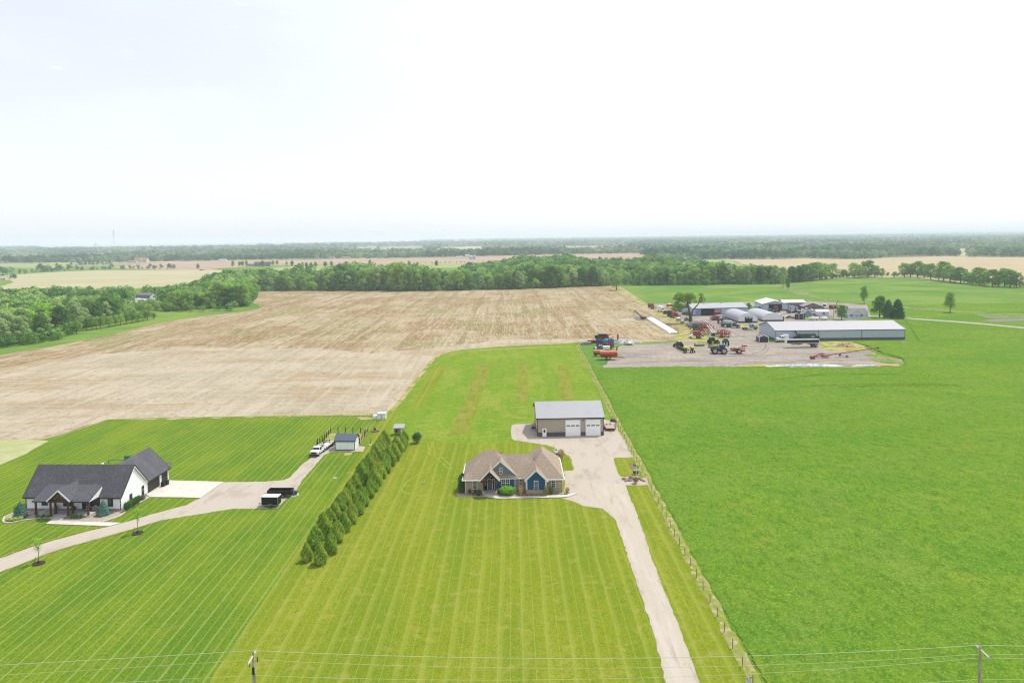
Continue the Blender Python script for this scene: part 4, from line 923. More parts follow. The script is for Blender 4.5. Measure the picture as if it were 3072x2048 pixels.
def gable_roof(par, x0, x1, y0, y1, ze, zr, ov, m, th=.16, along='x', trim=None, name='roof', ovr=None):
    """ridge along 'x' or 'y'; footprint walls x0..x1,y0..y1; ze at the wall line; overhang ov; rake overhang ovr."""
    ovr = ov if ovr is None else ovr
    if along == 'x':
        ym = (y0 + y1) / 2; sl = (zr - ze) / (ym - y0); zl = ze - sl * ov; a, b = x0 - ovr, x1 + ovr
        pl = [[(a, y0 - ov, zl), (b, y0 - ov, zl), (b, ym, zr), (a, ym, zr)], [(a, ym, zr), (b, ym, zr), (b, y1 + ov, zl), (a, y1 + ov, zl)]]
    else:
        xm = (x0 + x1) / 2; sl = (zr - ze) / (xm - x0); zl = ze - sl * ov; a, b = y0 - ovr, y1 + ovr
        pl = [[(x0 - ov, a, zl), (xm, a, zr), (xm, b, zr), (x0 - ov, b, zl)], [(xm, a, zr), (x1 + ov, a, zl), (x1 + ov, b, zl), (xm, b, zr)]]
    pl = [[(p[0], p[1], p[2] + th) for p in q] for q in pl]
    r = roof_slab(pl, th, name, m, par)
    if trim:
        t = MB(); e = .05
        for q in pl:
            n = len(q)
            for i in range(n):
                p0, p1 = Vector(q[i]), Vector(q[(i + 1) % n])
                if max(p0.z, p1.z) > zr + th - .01 and min(p0.z, p1.z) > zr + th - .01: continue
                mid = (p0 + p1) / 2; c = Vector(((x0 + x1) / 2, (y0 + y1) / 2, 0)); o_ = Vector((mid.x - c.x, mid.y - c.y, 0))
                if abs(p0.z - p1.z) > .05: o_ = Vector((math.copysign(.035, o_.x), 0, 0)) if along == 'x' else Vector((0, math.copysign(.035, o_.y), 0))
                else: o_ = Vector((0, math.copysign(.035, o_.y), 0)) if along == 'x' else Vector((math.copysign(.035, o_.x), 0, 0))
                d = Vector((0, 0, -.11)); t.bar(p0 + o_ + d, p1 + o_ + d, .06, .24)
        t.build('fascia', trim, r)
    return r

def gable_walls(mb, x0, x1, y0, y1, ze, zr, along='x', z0=-.1):
    if along == 'x':
        ym = (y0 + y1) / 2; mb.prism([(y0, z0), (y1, z0), (y1, ze), (ym, zr), (y0, ze)], 'x', x0, x1)
    else:
        xm = (x0 + x1) / 2; mb.prism([(x0, z0), (x1, z0), (x1, ze), (xm, zr), (x0, ze)], 'y', y0, y1)
    return mb

def overhead_door(par, x, y, z, w, h, m, frame, ax='y', side=-1, wins=0, gm_=GLASSD, label=None):
    d = MB(); f = MB(); g_ = MB()
    def bb(mb, a0, z0, a1, z1, d0_, d1):
        lo, hi = sorted((d0_ * side, d1 * side))
        if ax == 'y': mb.box(x + a0, y + lo, z + z0, x + a1, y + hi, z + z1)
        else: mb.box(x + lo, y + a0, z + z0, x + hi, y + a1, z + z1)
    n = max(4, int(h / .55))
    for i in range(n): bb(d, -w / 2, h * i / n + .012, w / 2, h * (i + 1) / n - .012, .005, .05)
    o = d.build('garage_door', m, par)
    if label: o['label'] = label
    bb(f, -w / 2 - .12, 0, -w / 2, h, 0, .08); bb(f, w / 2, 0, w / 2 + .12, h, 0, .08); bb(f, -w / 2 - .12, h, w / 2 + .12, h + .12, 0, .08)
    bb(f, -w / 2, .0, w / 2, h, 0.001, .004)
    f.build('frame', frame, o)
    if wins:
        for i in range(wins):
            c = -w / 2 + w * (i + .5) / wins; ww = w / wins * .36
            bb(g_, c - ww, h * .61, c + ww, h * .70, .05, .062)
        g_.build('glazing', gm_, o)
        f2 = MB()
        for i in range(wins):
            c = -w / 2 + w * (i + .5) / wins; ww = w / wins * .36
            for k in (-.5, 0, .5): bb(f2, c + ww * k - .025, h * .61, c + ww * k + .025, h * .70, .062, .072)
        f2.build('glazing_bar', m, o)
    return o

# ---------------- white farmhouse
wl = P(78.6, 1530.0); wr = P(363.6, 1531.5)
ang = math.atan2(wr.y - wl.y, wr.x - wl.x)
H1 = thing('white_farmhouse', 'white board-sided farmhouse with charcoal shingle roof and timber-posted front porch', 'house', (wr.x, wr.y, 0), ang)
L1 = (wr - wl).length; DP = 8.7
w = MB(); gable_walls(w, -L1, 0, 0, DP, 3.0, 7.55, 'x', .25); gable_walls(w, -8.6, .1, DP - .05, 17.3, 3.0, 7.1, 'y', .25)
# raised belt boards on the gable
w.build('wall', SIDING, H1)
bx('foundation', mat('stone_base', C(206, 200, 192), .9, layers=[('n', C(170, 162, 152), (4, 4, 6), .45, .6, .7)]), H1, (-L1 - .04, -.04, -.2, .04, DP, .42), (-8.64, DP, -.2, .14, 17.34, .3))
bx('belt_board', WHITE, H1, (.003, .0, 3.0, .05, DP, 3.2), (.003, 2.1, 5.05, .05, 6.6, 5.22))
gable_roof(H1, -L1, 0, 0, DP, 3.0, 7.55, .42, DKSH, along='x', trim=CHAR, ovr=.3)
rf = MB().bar((.33, -.42, 2.55), (.33, DP / 2, 7.4), .05, .3).bar((.33, DP / 2, 7.4), (.33, DP + .42, 2.55), .05, .3); rf.build('rake_board', WHITE, H1)
_gs = (7.1 - 3.0) / 4.35; _zl = 3.0 - _gs * .42
r = roof_slab([[(-9.02, 9.0, _zl + .16), (-4.25, 4.95, 7.26), (-4.25, 17.6, 7.26), (-9.02, 17.6, _zl + .16)], [(-4.25, 4.95, 7.26), (.52, 9.1, _zl + .16), (.52, 17.6, _zl + .16), (-4.25, 17.6, 7.26)]], .16, 'garage_roof', DKSH, H1)
MB().bar((.56, 9.1, _zl + .05), (.56, 17.6, _zl + .05), .06, .22).bar((.52, 17.64, _zl + .05), (-4.25, 17.64, 7.15), .06, .22).build('fascia', CHAR, r)
# porch roof, shed type, running into the main slope
pr = [[(-15.4, -3.25, 3.05), (-4.25, -3.25, 3.05), (-4.3, 1.35, 4.75), (-15.5, 1.35, 4.75)]]
r = roof_slab(pr, .16, 'porch_roof', DKSH, H1)
MB().bar((-15.42, -3.29, 2.93), (-4.23, -3.29, 2.93), .06, .2).build('fascia', CHAR, r)
MB().prism([(-3.2, 2.84), (1.0, 4.4), (1.0, 3.1), (-.1, 2.84)], 'x', -4.34, -4.27).build('porch_end', WHITE, H1)
# entry gable
er = [[(-12.15, -3.75, 3.28), (-9.9, -3.75, 5.35), (-9.9, 2.1, 5.35), (-12.15, 1.0, 3.28)], [(-9.9, -3.75, 5.35), (-7.65, -3.75, 3.28), (-7.65, 1.0, 3.28), (-9.9, 2.1, 5.35)]]
r = roof_slab(er, .15, 'entry_roof', DKSH, H1)
MB().bar((-12.2, -3.79, 3.16), (-9.9, -3.79, 5.24), .06, .26).bar((-9.9, -3.79, 5.24), (-7.6, -3.79, 3.16), .06, .26).build('fascia', WHITE, r)
bx('gable_panel', mat('porch_ceiling', C(196, 180, 156), .8), H1, (-11.6, -1.5, 3.35, -8.2, -1.45, 3.36))
MB().prism([(-11.9, 3.2), (-7.9, 3.2), (-9.9, 5.05)], 'y', -2.9, -2.84).build('gable_infill', mat('infill', C(190, 182, 160), .8), H1)
tr = MB(); tr.box(-11.75, -3.6, 2.98, -8.05, -3.36, 3.24); tr.box(-10.0, -3.56, 3.24, -9.8, -3.4, 5.0)
for s_ in (-1, 1): tr.bar((-9.9, -3.48, 3.4), (-9.9 + s_ * 1.1, -3.48, 4.0), .16, .16); tr.bar((-9.9 + s_ * 1.85, -3.48, 3.3), (-9.9, -3.48, 4.98), .14, .16)
tr.build('truss', TIMBER, H1)
for x_, y_ in ((-14.9, -2.95), (-11.6, -3.48), (-11.35, -2.5), (-8.2, -3.48), (-7.95, -2.5), (-4.6, -2.95)):
    q = MB().box(x_ - .14, y_ - .14, .35, x_ + .14, y_ + .14, 3.0).box(x_ - .19, y_ - .19, .35, x_ + .19, y_ + .19, .62); q.build('porch_post', TIMBER, H1)
bx('porch_beam', TIMBER, H1, (-15.1, -3.05, 2.82, -11.76, -2.85, 3.02), (-8.04, -3.05, 2.82, -4.4, -2.85, 3.02))
bx('porch_floor', STEPC, H1, (-15.2, -3.2, 0, -4.2, -.05, .35), (-11.2, -4.15, -.03, -8.8, -3.2, .18))
window(H1, -15.3, 0, 1.1, 1.0, 1.5, fm=CHAR); window(H1, -10.7, 0, .95, 1.5, 1.5, fm=CHAR)
window(H1, -5.2, 0, .95, 1.9, 1.6, fm=CHAR, cols=2); window(H1, -2.1, 0, .95, .85, 1.75, fm=CHAR)
window(H1, 0, 3.3, 1.0, .7, 1.1, ax='x', side=1, fm=CHAR)
dr = bx('front_door', mat('black_door', C(40, 44, 46), .5), H1, (-7.75, -.06, .36, -6.8, -.005, 2.6)); bx('glazing', GLASSD, dr, (-7.55, -.075, 1.2, -7.0, -.06, 2.4)); bx('handle', WHITE, dr, (-6.95, -.12, 1.3, -6.91, -.06, 1.4))
dr = bx('side_door', MATS['black_door'], H1, (.005, 7.0, .1, .07, 7.95, 2.3)); bx('wreath', mat('green_wreath', C(120, 170, 110), .9), dr, (.07, 7.2, 1.2, .12, 7.6, 1.7)); bx('frame', WHITE, dr, (.0, 6.88, .1, .06, 7.0, 2.3), (.0, 7.95, .1, .06, 8.07, 2.3))
GD = mat('dark_garage_door', C(66, 58, 56, .6), .6, layers=[('s', C(44, 38, 36), 2, .5, .85, .98, .8)])
overhead_door(H1, .1, 11.3, .12, 4.6, 2.45, GD, WHITE, 'x', 1); overhead_door(H1, .1, 15.6, .12, 2.5, 2.45, GD, WHITE, 'x', 1)
dp = MB().box(-.12, -.12, .3, -.02, -.02, 3.0).box(-L1 + .02, -.12, .3, -L1 + .12, -.02, 3.0); dp.build('downspout', CHAR, H1)
for y_ in (9.0, 13.4): bx('wall_lamp', CHAR, H1, (.1, y_ - .06, 2.1, .26, y_ + .06, 2.4))
bx('roof_vent', WHITE, H1, (-6.8, DP / 2 + .35, 7.2, -6.4, DP / 2 + .65, 7.85))
def local(o, x, y, z=0):
    c, s = math.cos(o.rotation_euler.z), math.sin(o.rotation_euler.z); l = o.location
    return (l.x + x * c - y * s, l.y + x * s + y * c, z)
def satdish(label, loc, rz, m):
    t = thing('satellite_dish', label, 'satellite dish', loc, rz)
    b = MB(); n = 14
    vs = [(0, 0, 0)]; fs = []
    for k, (rr, dz) in enumerate(((.2, .03), (.42, .1))):
        for i in range(n): vs.append((rr * math.cos(6.283 * i / n), dz, rr * math.sin(6.283 * i / n)))
    for i in range(n): fs += [[0, 1 + i, 1 + (i + 1) % n], [1 + i, 1 + n + i, 1 + n + (i + 1) % n, 1 + (i + 1) % n]]
    vs = [(v[0], -v[1], v[2] + .55) for v in vs]
    mk('dish', vs + [(v[0], v[1] + .025, v[2]) for v in vs], fs + [[i + len(vs) for i in f][::-1] for f in fs], m, t)
    MB().tube((0, .3, -.1), (0, 0, .5), .035).tube((0, 0, .3), (0, -.45, .5), .02).box(-.05, -.5, .45, .05, -.4, .55).build('arm', CHAR, t)
    return t
satdish('pale satellite dish at the garage corner of the white farmhouse', local(H1, .4, 17.4, 3.1), R(40), mat('dish_grey', C(200, 200, 200), .5))
# porch furniture and things around the white house
CUSH = mat('cushion', C(214, 212, 206), .9); IRON = mat('black_iron', C(44, 44, 46), .5)
def porch_chair(label, loc, rz, group='porch armchairs'):
    t = thing('patio_chair', label, 'chair', loc, rz, group)
    bx('seat', CUSH, t, (-.3, -.3, .32, .3, .3, .46)); bx('backrest', CUSH, t, (-.3, .24, .46, .3, .36, .95))
    for sx in (-1, 1):
        bx('armrest', IRON, t, (sx * .33 - .03, -.3, .58, sx * .33 + .03, .34, .63))
        for sy in (-.28, .3): bx('leg', IRON, t, (sx * .33 - .025, sy - .025, 0, sx * .33 + .025, sy + .025, .6))
    return t
porch_chair('cushioned armchair left of the small table by the double window', local(H1, -6.1, -.9, .35), R(15))
porch_chair('cushioned armchair right of the small table by the double window', local(H1, -4.75, -.9, .35), R(-20))
porch_chair('cushioned armchair beside the left porch window', local(H1, -12.5, -.9, .35), R(10))
t = thing('side_table', 'small round black table between the porch armchairs', 'table', local(H1, -5.4, -.9, .35)); MB().disc((0, 0, .5), .28, 'z', .04).build('tabletop', IRON, t); MB().tube((0, 0, 0), (0, 0, .5), .03).disc((0, 0, .02), .18, 'z', .03).build('leg', IRON, t)
t = thing('lantern', 'tall brown lantern beside the front door of the white farmhouse', 'lantern', local(H1, -9.0, -.5, .35)); bx('frame', TIMBER, t, (-.14, -.14, 0, .14, .14, .1), (-.14, -.14, .1, -.1, -.1, .6), (.1, -.14, .1, .14, -.1, .6), (-.14, .1, .1, -.1, .14, .6), (.1, .1, .1, .14, .14, .6)); MB().box(-.16, -.16, .6, .16, .16, .8, .12, .12).build('cap', TIMBER, t); bx('pane', GLASS, t, (-.1, -.1, .1, .1, .1, .58))
t = thing('planter_pot', 'round dark planter pot on the porch next to the lantern', 'planter', local(H1, -9.5, -.5, .35)); MB().ell((0, 0, .25), .35, .35, .28).build('pot', mat('dark_pot', C(96, 84, 78), .8), t, True); MB().disc((0, 0, .46), .2, 'z', .05).build('soil', M_mulch, t)
def bin_(label, loc, rz):
    t = thing('wheeled_bin', label, 'trash bin', loc, rz, 'wheeled bins by the garage')
    MB().box(-.3, -.32, .08, .3, .32, 1.0, -.04, -.04).build('body', IRON, t); MB().box(-.36, -.4, 1.0, .36, .38, 1.1, .04, .04).build('lid', IRON, t)
    for sx in (-1, 1): MB().disc((sx * .25, .36, .14), .14, 'x', .07).build('wheel', CHAR, t)
bin_('black wheeled bin nearest the big garage door', local(H1, 1.1, 13.3), R(80)); bin_('black wheeled bin behind the other one beside the garage', local(H1, 1.3, 14.3), R(75))
t = thing('air_conditioner', 'grey boxy air conditioner unit beside the white farmhouse', 'air conditioner', local(H1, 1.0, 5.6)); bx('casing', mat('ac_grey', C(120, 122, 126), .5, layers=[('s', C(70, 72, 76), 2, .08, .5, .9, .6)]), t, (-.42, -.42, .05, .42, .42, .92)); MB().disc((0, 0, .95), .34, 'z', .05).build('fan_grille', CHAR, t); bx('base', STEPC, t, (-.5, -.5, 0, .5, .5, .1))
def shrub(label, loc, r, h, m, n=900, leaf=.07, name='shrub', group=None, seed=0):
    random.seed(900 + seed); lob = [(random.uniform(-.3, .3) * r, random.uniform(-.3, .3) * r, h * random.uniform(.42, .6), r * random.uniform(.6, .8), h * .42) for _ in range(5)]
    V, F = leafcloud(300 + seed, n, leaf, lob)
    V[:, 2] = np.maximum(V[:, 2], .02)
    t = thing(name, label, 'shrub', loc, 0, group)
    c = bpy.data.objects.new('foliage', npmesh('foliage', V, F, m)); COL.objects.link(c); c.parent = t
    MB().tube((0, 0, -.05), (0, 0, h * .5), .05, .03, 6).build('stem', BARK, t)
    return t
BOX = leafmat('boxwood', (52, 88, 38), (66, 104, 44), (96, 134, 60), .15)
LIME = leafmat('lime_grass', (130, 150, 60), (150, 168, 74), (176, 188, 96), .2)
for i, y_ in enumerate((.2, 1.1, 2.0, 2.9, 3.8)): shrub(f'dark rounded shrub, {ordw(i + 1)} from the front corner beside the gable wall', local(H1, 1.15 + .02 * i, y_ - .3), .75, 1.75, BOX, 1500, .08, group='shrubs along the gable wall', seed=i)
for i, (x_, s_) in enumerate(((-14.0, 'left'), (-12.9, 'left'), (-11.9, 'left'), (-7.3, 'right'), (-6.4, 'right'), (-5.5, 'right'))):
    shrub(f'small clipped boxwood ball, {ordw(i % 3 + 1)} from the left on the {s_} side of the porch steps', local(H1, x_, -3.85), .45, .8, BOX, 500, .06, group='boxwood balls before the porch', seed=10 + i)
for i, q in enumerate(zz(ZA, (95, 1190), (142, 1190), (192, 1185), (257, 1175))): 
    p = P(*q); shrub(f'low lime-green grassy clump, {ordw(i + 1)} from the left in the stone bed', (p.x, p.y, 0), .5, .7, LIME, 500, .07, group='lime clumps in the stone bed', seed=20 + i, name='ornamental_grass')
for lab, q, s_ in (('blue-green spruce left of the porch of the white farmhouse', (255, 1140), 3.1), ('blue-green spruce right of the porch of the white farmhouse', (1303, 1108), 2.9)):
    p = G(ZA, *q); place_tree('spruce', (p.x, p.y), s_, label=lab, name='spruce_tree', wid=1.15 if s_ > 3 else 1.2)
def sapling(label, w, h, seed):
    t = thing('sapling', label, 'young tree', w); b = MB(); random.seed(seed)
    b.tube((0, 0, 0), (0, 0, h * .4), .05, .04, 6)
    for i in range(9):
        a = i * 2.4; b.tube((0, 0, h * (.36 + .03 * i)), (math.cos(a) * .55, math.sin(a) * .55, h * (.6 + .035 * i)), .028, .01, 5)
    b.build('trunk', BARK, t)
    lob = [(random.uniform(-.45, .45), random.uniform(-.45, .45), h * random.uniform(.52, .95), .42, .45) for _ in range(11)]
    V, F = leafcloud(seed, 420, .085, lob, spread=.7, nj=.8)
    c = bpy.data.objects.new('crown', npmesh('crown', V, F, LMy)); COL.objects.link(c); c.parent = t
    bag = MB().ell((.0, 0, .18), .26, .26, .3); bag.build('watering_bag', mat('blue_bag', C(36, 52, 120), .6), t, True)
    MB().bar((-.9, .1, 0), (-.55, .1, 1.0), .05, .05).build('stake', CHAR, t)
    MB().disc((0, 0, .075), .95, 'z', .04, 20).build('mulch_ring', M_mulch, t)
p = G(ZA, 1735, 1340); sapling('young tree with blue watering bag near the junction of the front walk', (p.x, p.y, .05), 4.9, 41)
p = px((0, 1560, 2.94), 342, 382); p = P(*p); sapling('young tree with blue watering bag nearest the left end of the drive', (p.x, p.y, .05), 4.3, 43)
t = thing('trampoline', 'green backyard frame peeking out behind the roof of the white farmhouse', 'play equipment', G(ZA, 1560, 455)); bx('frame', mat('teal_frame', C(50, 140, 110), .6), t, (-3.6, -.1, .7, 0, .1, .8), (-3.6, -.1, 0, -3.5, .1, .8), (0, -.1, 0, .1, .1, .8)); bx('panel', MATS['teal_frame'], t, (.2, -.1, .6, 1.6, .1, 1.7))

# ---------------- brick house with blue gables: built in metres, origin on the front wall line at X=0
H2 = thing('brick_house', 'brick and blue-sided house with tan hipped roof and three front gables', 'house', (P(1395.2, 1480.4).x + 9.6, P(1395.2, 1480.4).y, 0))
HX, HY = H2.location.x, H2.location.y - 145.5
w = MB(); w.box(-9.6, 0, -.2, -5.85, 9.7, 2.95); w.box(-5.85, 1.4, -.2, -3.1, 9.7, 2.95); w.box(.65, .95, -.2, 3.0, 9.0, 2.95); w.box(-3.1, 1.1, -.2, .65, 9.3, 2.95)
w.box(6.85, 0, -.2, 10.25, 13.3, 2.95); w.box(2.95, .3, -.2, 6.85, 13.3, 2.95); w.box(2.92, -1.2, -.2, 6.88, .3, 1.02)
w.build('brick_wall', BRICK, H2)
w = MB(); w.box(-5.85, 1.3, .45, -3.1, 1.38, 3.4); w.build('blue_siding', BLUE, H2); w = MB(); w.box(-3.1, .55, .3, .55, 1.1, 2.95); w.build('blue_siding', BLUE, H2); w = MB(); w.box(3.05, -1.1, 1.02, 6.75, .3, 3.0); w.prism([(3.05, 3.0), (6.75, 3.0), (4.9, 4.85)], 'y', -1.1, 0.3)
w.build('blue_siding', BLUE, H2)
MB().prism([(-5.9, 2.95), (-3.0, 2.95), (-4.5, 4.6)], 'y', .2, .3).build('blue_siding', BLUE, H2)
MB().prism([(-6.3, 2.9), (1.1, 2.9), (-2.25, 6.2)], 'y', 1.0, 1.2).build('gable_wall', GREYS, H2)
bx('corner_trim', WHITE, H2, (.55, .5, .3, .68, .64, 2.95), (2.93, -1.16, 1.05, 3.12, -1.02, 2.95), (6.72, -1.16, 1.05, 6.88, -1.02, 2.95), (-3.3, -1.2, .5, -3.12, -1.02, 2.95))
bx('sill_band', mat('brick_cap', C(190, 168, 156), .9), H2, (2.88, -1.26, 1.02, 6.92, -1.1, 1.1))
TH = .18
def hip(pts, name): return roof_slab([[(x, y, z + TH) for x, y, z in q] for q in pts], TH, name, TNSH, H2)
zE = 2.9
# left block hip
a, b_, c_, d_ = (-10.05, -.45, zE), (2.2, -.45, zE), (2.2, 10.2, zE), (-10.05, 10.2, zE); r1, r2 = (-5.65, 4.9, 7.3), (-3.45, 4.9, 7.3)
rf2 = roof_slab([[(p[0], p[1], p[2] + TH) for p in q] for q in ([a, (-5.5, -.45, zE), (-2.35, 1.0, 4.1), b_ if False else (-2.35, 1.0, 4.1), r2, r1], [d_, a, r1], [c_, d_, r1, r2])], TH, 'roof', TNSH, H2)
def plane_piece(q, nm='roof_slope'): return roof_slab([[(p[0], p[1], p[2] + TH) for p in q]], TH, nm, TNSH, rf2)
# hip plane right side of the left block (meets the lower middle ridge)
plane_piece([(-2.3, 1.05, 4.15), (1.9, 1.0, zE + .0), (2.0, 4.9, 2.9), r2][:2] + [(1.2, 9.9, zE), r2])
# middle block: lower ridge
roof_slab([[(-3.0, .5, zE + TH), (4.5, .5, zE + TH), (4.5, 4.9, 6.42 + TH), (-3.0, 4.9, 6.42 + TH)], [(-3.0, 4.9, 6.42 + TH), (4.5, 4.9, 6.42 + TH), (4.5, 9.3, zE + TH), (-3.0, 9.3, zE + TH)]], TH, 'middle_roof', TNSH, H2)
# right block
e = -.5; bk = 13.7; X0_, X1_ = 2.15, 10.6; xm = 6.42
roof_slab([[(p[0], p[1], p[2] + TH) for p in q] for q in ([(X0_, e, zE), (X1_, e, zE), (xm, e + 5.3, 6.75)], [(X1_, e, zE), (X1_, bk, zE), (xm, bk - 4.2, 6.75), (xm, e + 5.3, 6.75)],
           [(X1_, bk, zE), (X0_, bk, zE), (xm, bk - 4.2, 6.75)], [(X0_, bk, zE), (X0_, e, zE), (xm, e + 5.3, 6.75), (xm, bk - 4.2, 6.75)])], TH, 'garage_roof', TNSH, H2)
def front_gable(x0, x1, yf, zl, zp, yb_l, yb_r, nm, trim=True):
    xm_ = (x0 + x1) / 2
    o = roof_slab([[(x0, yf, zl + TH), (xm_, yf, zp + TH), (xm_, yb_l, zp + TH), (x0, yb_r, zl + TH)], [(xm_, yf, zp + TH), (x1, yf, zl + TH), (x1, yb_r, zl + TH), (xm_, yb_l, zp + TH)]], TH, nm, TNSH, H2)
    t = MB().bar((x0 - .03, yf - .04, zl + .02), (xm_, yf - .04, zp + .05), .07, .26).bar((xm_, yf - .04, zp + .05), (x1 + .03, yf - .04, zl + .02), .07, .26)
    t.build('fascia', WHITE, o); return o
front_gable(-6.1, 1.45, .85, 2.92, 6.3, 4.0, 1.4, 'big_gable_roof')
front_gable(-6.55, -2.45, -1.55, 3.05, 5.15, 2.2, .6, 'porch_gable_roof')
front_gable(2.62, 7.18, -1.5, 2.9, 5.05, 2.6, .5, 'wing_gable_roof')
for _g in ((-10.15, -.6, 2.78, -6.6, -.45, 2.98), (-10.2, -.45, 2.78, -10.05, 10.2, 2.98), (7.2, -.64, 2.78, 10.75, -.5, 2.98), (10.6, -.5, 2.78, 10.75, 13.7, 2.98), (-2.4, .36, 2.78, 2.15, .5, 2.98), (-2.45, -.1, 2.86, -2.3, .4, 2.98)): bx('gutter', WHITE, H2, _g)
MB().path([(-9.55, -.5, 2.85), (-9.45, -.1, 2.6), (-9.45, -.08, .1)], .05).path([(2.2, .3, 2.85), (2.75, -.9, 2.55), (2.85, -1.15, 2.4), (2.85, -1.15, .9)], .05).path([(7.7, -.5, 2.85), (7.0, -1.1, 2.5), (6.98, -1.15, 1.0)], .05).build('downspout', WHITE, H2)
bx('soffit', WHITE, H2, (2.62, -1.48, 2.78, 3.1, -1.0, 2.92), (6.7, -1.48, 2.78, 7.18, -1.0, 2.92))
bx('porch_low_roof', TNSH, H2, (-2.45, .3, 3.0, 1.2, 1.05, 3.14))
tr = MB(); tr.box(-6.35, -1.35, 2.72, -2.9, -1.15, 2.92); tr.box(-4.58, -1.3, 2.92, -4.42, -1.2, 4.7)
for s_ in (-1, 1): tr.bar((-4.5, -1.25, 3.1), (-4.5 + s_ * 1.0, -1.25, 3.7), .12, .12); tr.bar((-4.5 + s_ * 1.8, -1.25, 3.0), (-4.5, -1.25, 4.8), .1, .14)
tr.build('truss', TIMBER, H2)
for x_ in (-5.75, -3.25):
    bx('porch_post', TIMBER, H2, (x_ - .12, -1.37, 1.0, x_ + .12, -1.13, 2.72)); bx('post_pier', BRICK, H2, (x_ - .26, -1.5, 0, x_ + .26, -1.0, 1.0))
bx('porch_floor', STEPC, H2, (-5.84, -1.3, 0, -3.11, 1.3, .42)); bx('step', STEPC, H2, (-5.6, -1.62, 0, -3.3, -1.3, .28)); bx('step', STEPC, H2, (-5.6, -1.94, 0, -3.3, -1.62, .14))
dr = bx('front_door', mat('grey_door', C(126, 134, 144), .5), H2, (-5.0, 1.22, .45, -4.05, 1.29, 2.5)); bx('glazing', GLASSD, dr, (-4.8, 1.2, 2.05, -4.25, 1.22, 2.35)); bx('frame', WHITE, dr, (-5.5, 1.18, .45, -5.42, 1.3, 2.62), (-5.1, 1.18, .45, -5.0, 1.3, 2.5), (-4.05, 1.18, .45, -3.95, 1.3, 2.5), (-3.62, 1.18, .45, -3.54, 1.3, 2.62), (-5.5, 1.17, 2.5, -3.54, 1.3, 2.64)); bx('sidelight', GLASSD, dr, (-5.42, 1.25, .6, -5.1, 1.29, 2.5), (-3.95, 1.25, .6, -3.62, 1.29, 2.5)); bx('handle', CHAR, dr, (-4.16, 1.15, 1.35, -4.1, 1.22, 1.5))
window(H2, -7.55, 0, 1.05, .72, 1.72, t=.08); window(H2, -1.32, .55, 1.0, 1.55, 1.85, cols=2, t=.08); window(H2, 1.78, .95, 1.4, .48, 1.15, t=.08)
window(H2, 4.9, -1.1, 1.05, .72, 1.75, t=.08); window(H2, 8.45, 0, 1.1, .72, 1.75, t=.08); window(H2, -2.28, 1.0, 3.75, .5, 1.05, t=.08)
bx('house_number', WHITE, H2, (9.55, -.02, 1.95, 9.65, -.003, 2.08), (9.7, -.02, 1.95, 9.8, -.003, 2.08), (9.85, -.02, 1.95, 9.95, -.003, 2.08))
bx('wall_lamp', WHITE, H2, (10.25, .3, 2.2, 10.45, .5, 2.4))
for x_, y_, z_ in ((4.6, 3.1, 5.0), (9.35, 6.6, 4.1)): MB().tube((x_, y_, z_ - .4), (x_, y_, z_ + .55), .06).build('roof_vent', WHITE, H2)
satdish('dark satellite dish on the left eave of the brick house', (HX - 10.15, HY + 147.0, 2.9), R(-25), mat('dish_dark', C(110, 112, 112), .5))
HYD = leafmat('hydrangea', (64, 116, 32), (88, 142, 40), (128, 172, 60), .2)
def gshrub(Z, x, y, label, r, h, m, n=900, leaf=.08, seed=0, name='shrub', group=None, wx=1.0):
    p = G(Z, x, y); t = shrub(label, (p.x, p.y, .05), r, h, m, n, leaf, name, group, seed); t.scale = (wx, 1, 1); return t
gshrub(ZH, 960, 1135, 'large bright green hydrangea bush under the double window of the brick house', 1.45, 1.9, HYD, 2600, .12, 31, wx=1.45)
gshrub(ZH, 203, 1122, 'small pointed dark evergreen at the left brick wall', .42, 1.1, BOX, 600, .06, 32)
gshrub(ZH, 312, 1118, 'dark rounded shrub left of its twin beside the porch pier', .45, 1.0, BOX, 600, .06, 33); gshrub(ZH, 398, 1122, 'dark rounded shrub right of its twin beside the porch pier', .5, .95, BOX, 600, .06, 34)
p = G(ZH, 40, 1095); t = thing('hedge', 'tall dense boxy evergreen hedge at the left end of the brick house', 'hedge', (p.x, p.y, 0))
V, F = leafcloud(35, 5200, .09, [(x_, y_, z_, .5, .5) for x_ in (-.35, .25) for y_ in (0, .9, 1.8, 2.7) for z_ in (.4, 1.1, 1.8, 2.5)]); c = bpy.data.objects.new('foliage', npmesh('foliage', V, F, BOX)); COL.objects.link(c); c.parent = t
MB().tube((0, 1.4, 0), (0, 1.4, 2.2), .08).build('stem', BARK, t)
PAMP = leafmat('dry_plume', (150, 130, 90), (176, 152, 108), (206, 184, 140), .2)
def tallgrass(Z, x, y, label, r, h, m, n=260, seed=0):
    p = G(Z, x, y); t = thing('ornamental_grass', label, 'ornamental grass', (p.x, p.y, .03)); random.seed(seed); vs, fs = [], []
    for i in range(n):
        a = random.uniform(0, 6.28); l = h * random.uniform(.55, 1); rr = r * random.random() ** .6; x0, y0 = math.cos(a) * rr * .3, math.sin(a) * rr * .3
        x1, y1 = math.cos(a) * rr, math.sin(a) * rr; w_ = .03; k = len(vs); pa = a + 1.57
        dx, dy = math.cos(pa) * w_, math.sin(pa) * w_
        vs += [(x0 - dx, y0 - dy, 0), (x0 + dx, y0 + dy, 0), (x1 + dx, y1 + dy, l), (x1 - dx, y1 - dy, l)]; fs.append([k, k + 1, k + 2, k + 3])
    k = n // 2; mk('blades', vs[:4 * k], fs[:k], LMd if 'green' in label else m, t)
    mk('plumes', vs[4 * k:], [[i - 4 * k for i in f] for f in fs[k:]], m, t)
    return t
tallgrass(ZH, 1270, 1150, 'tall plumed grass between the hydrangea and the blue wing', .7, 1.9, PAMP, seed=1)
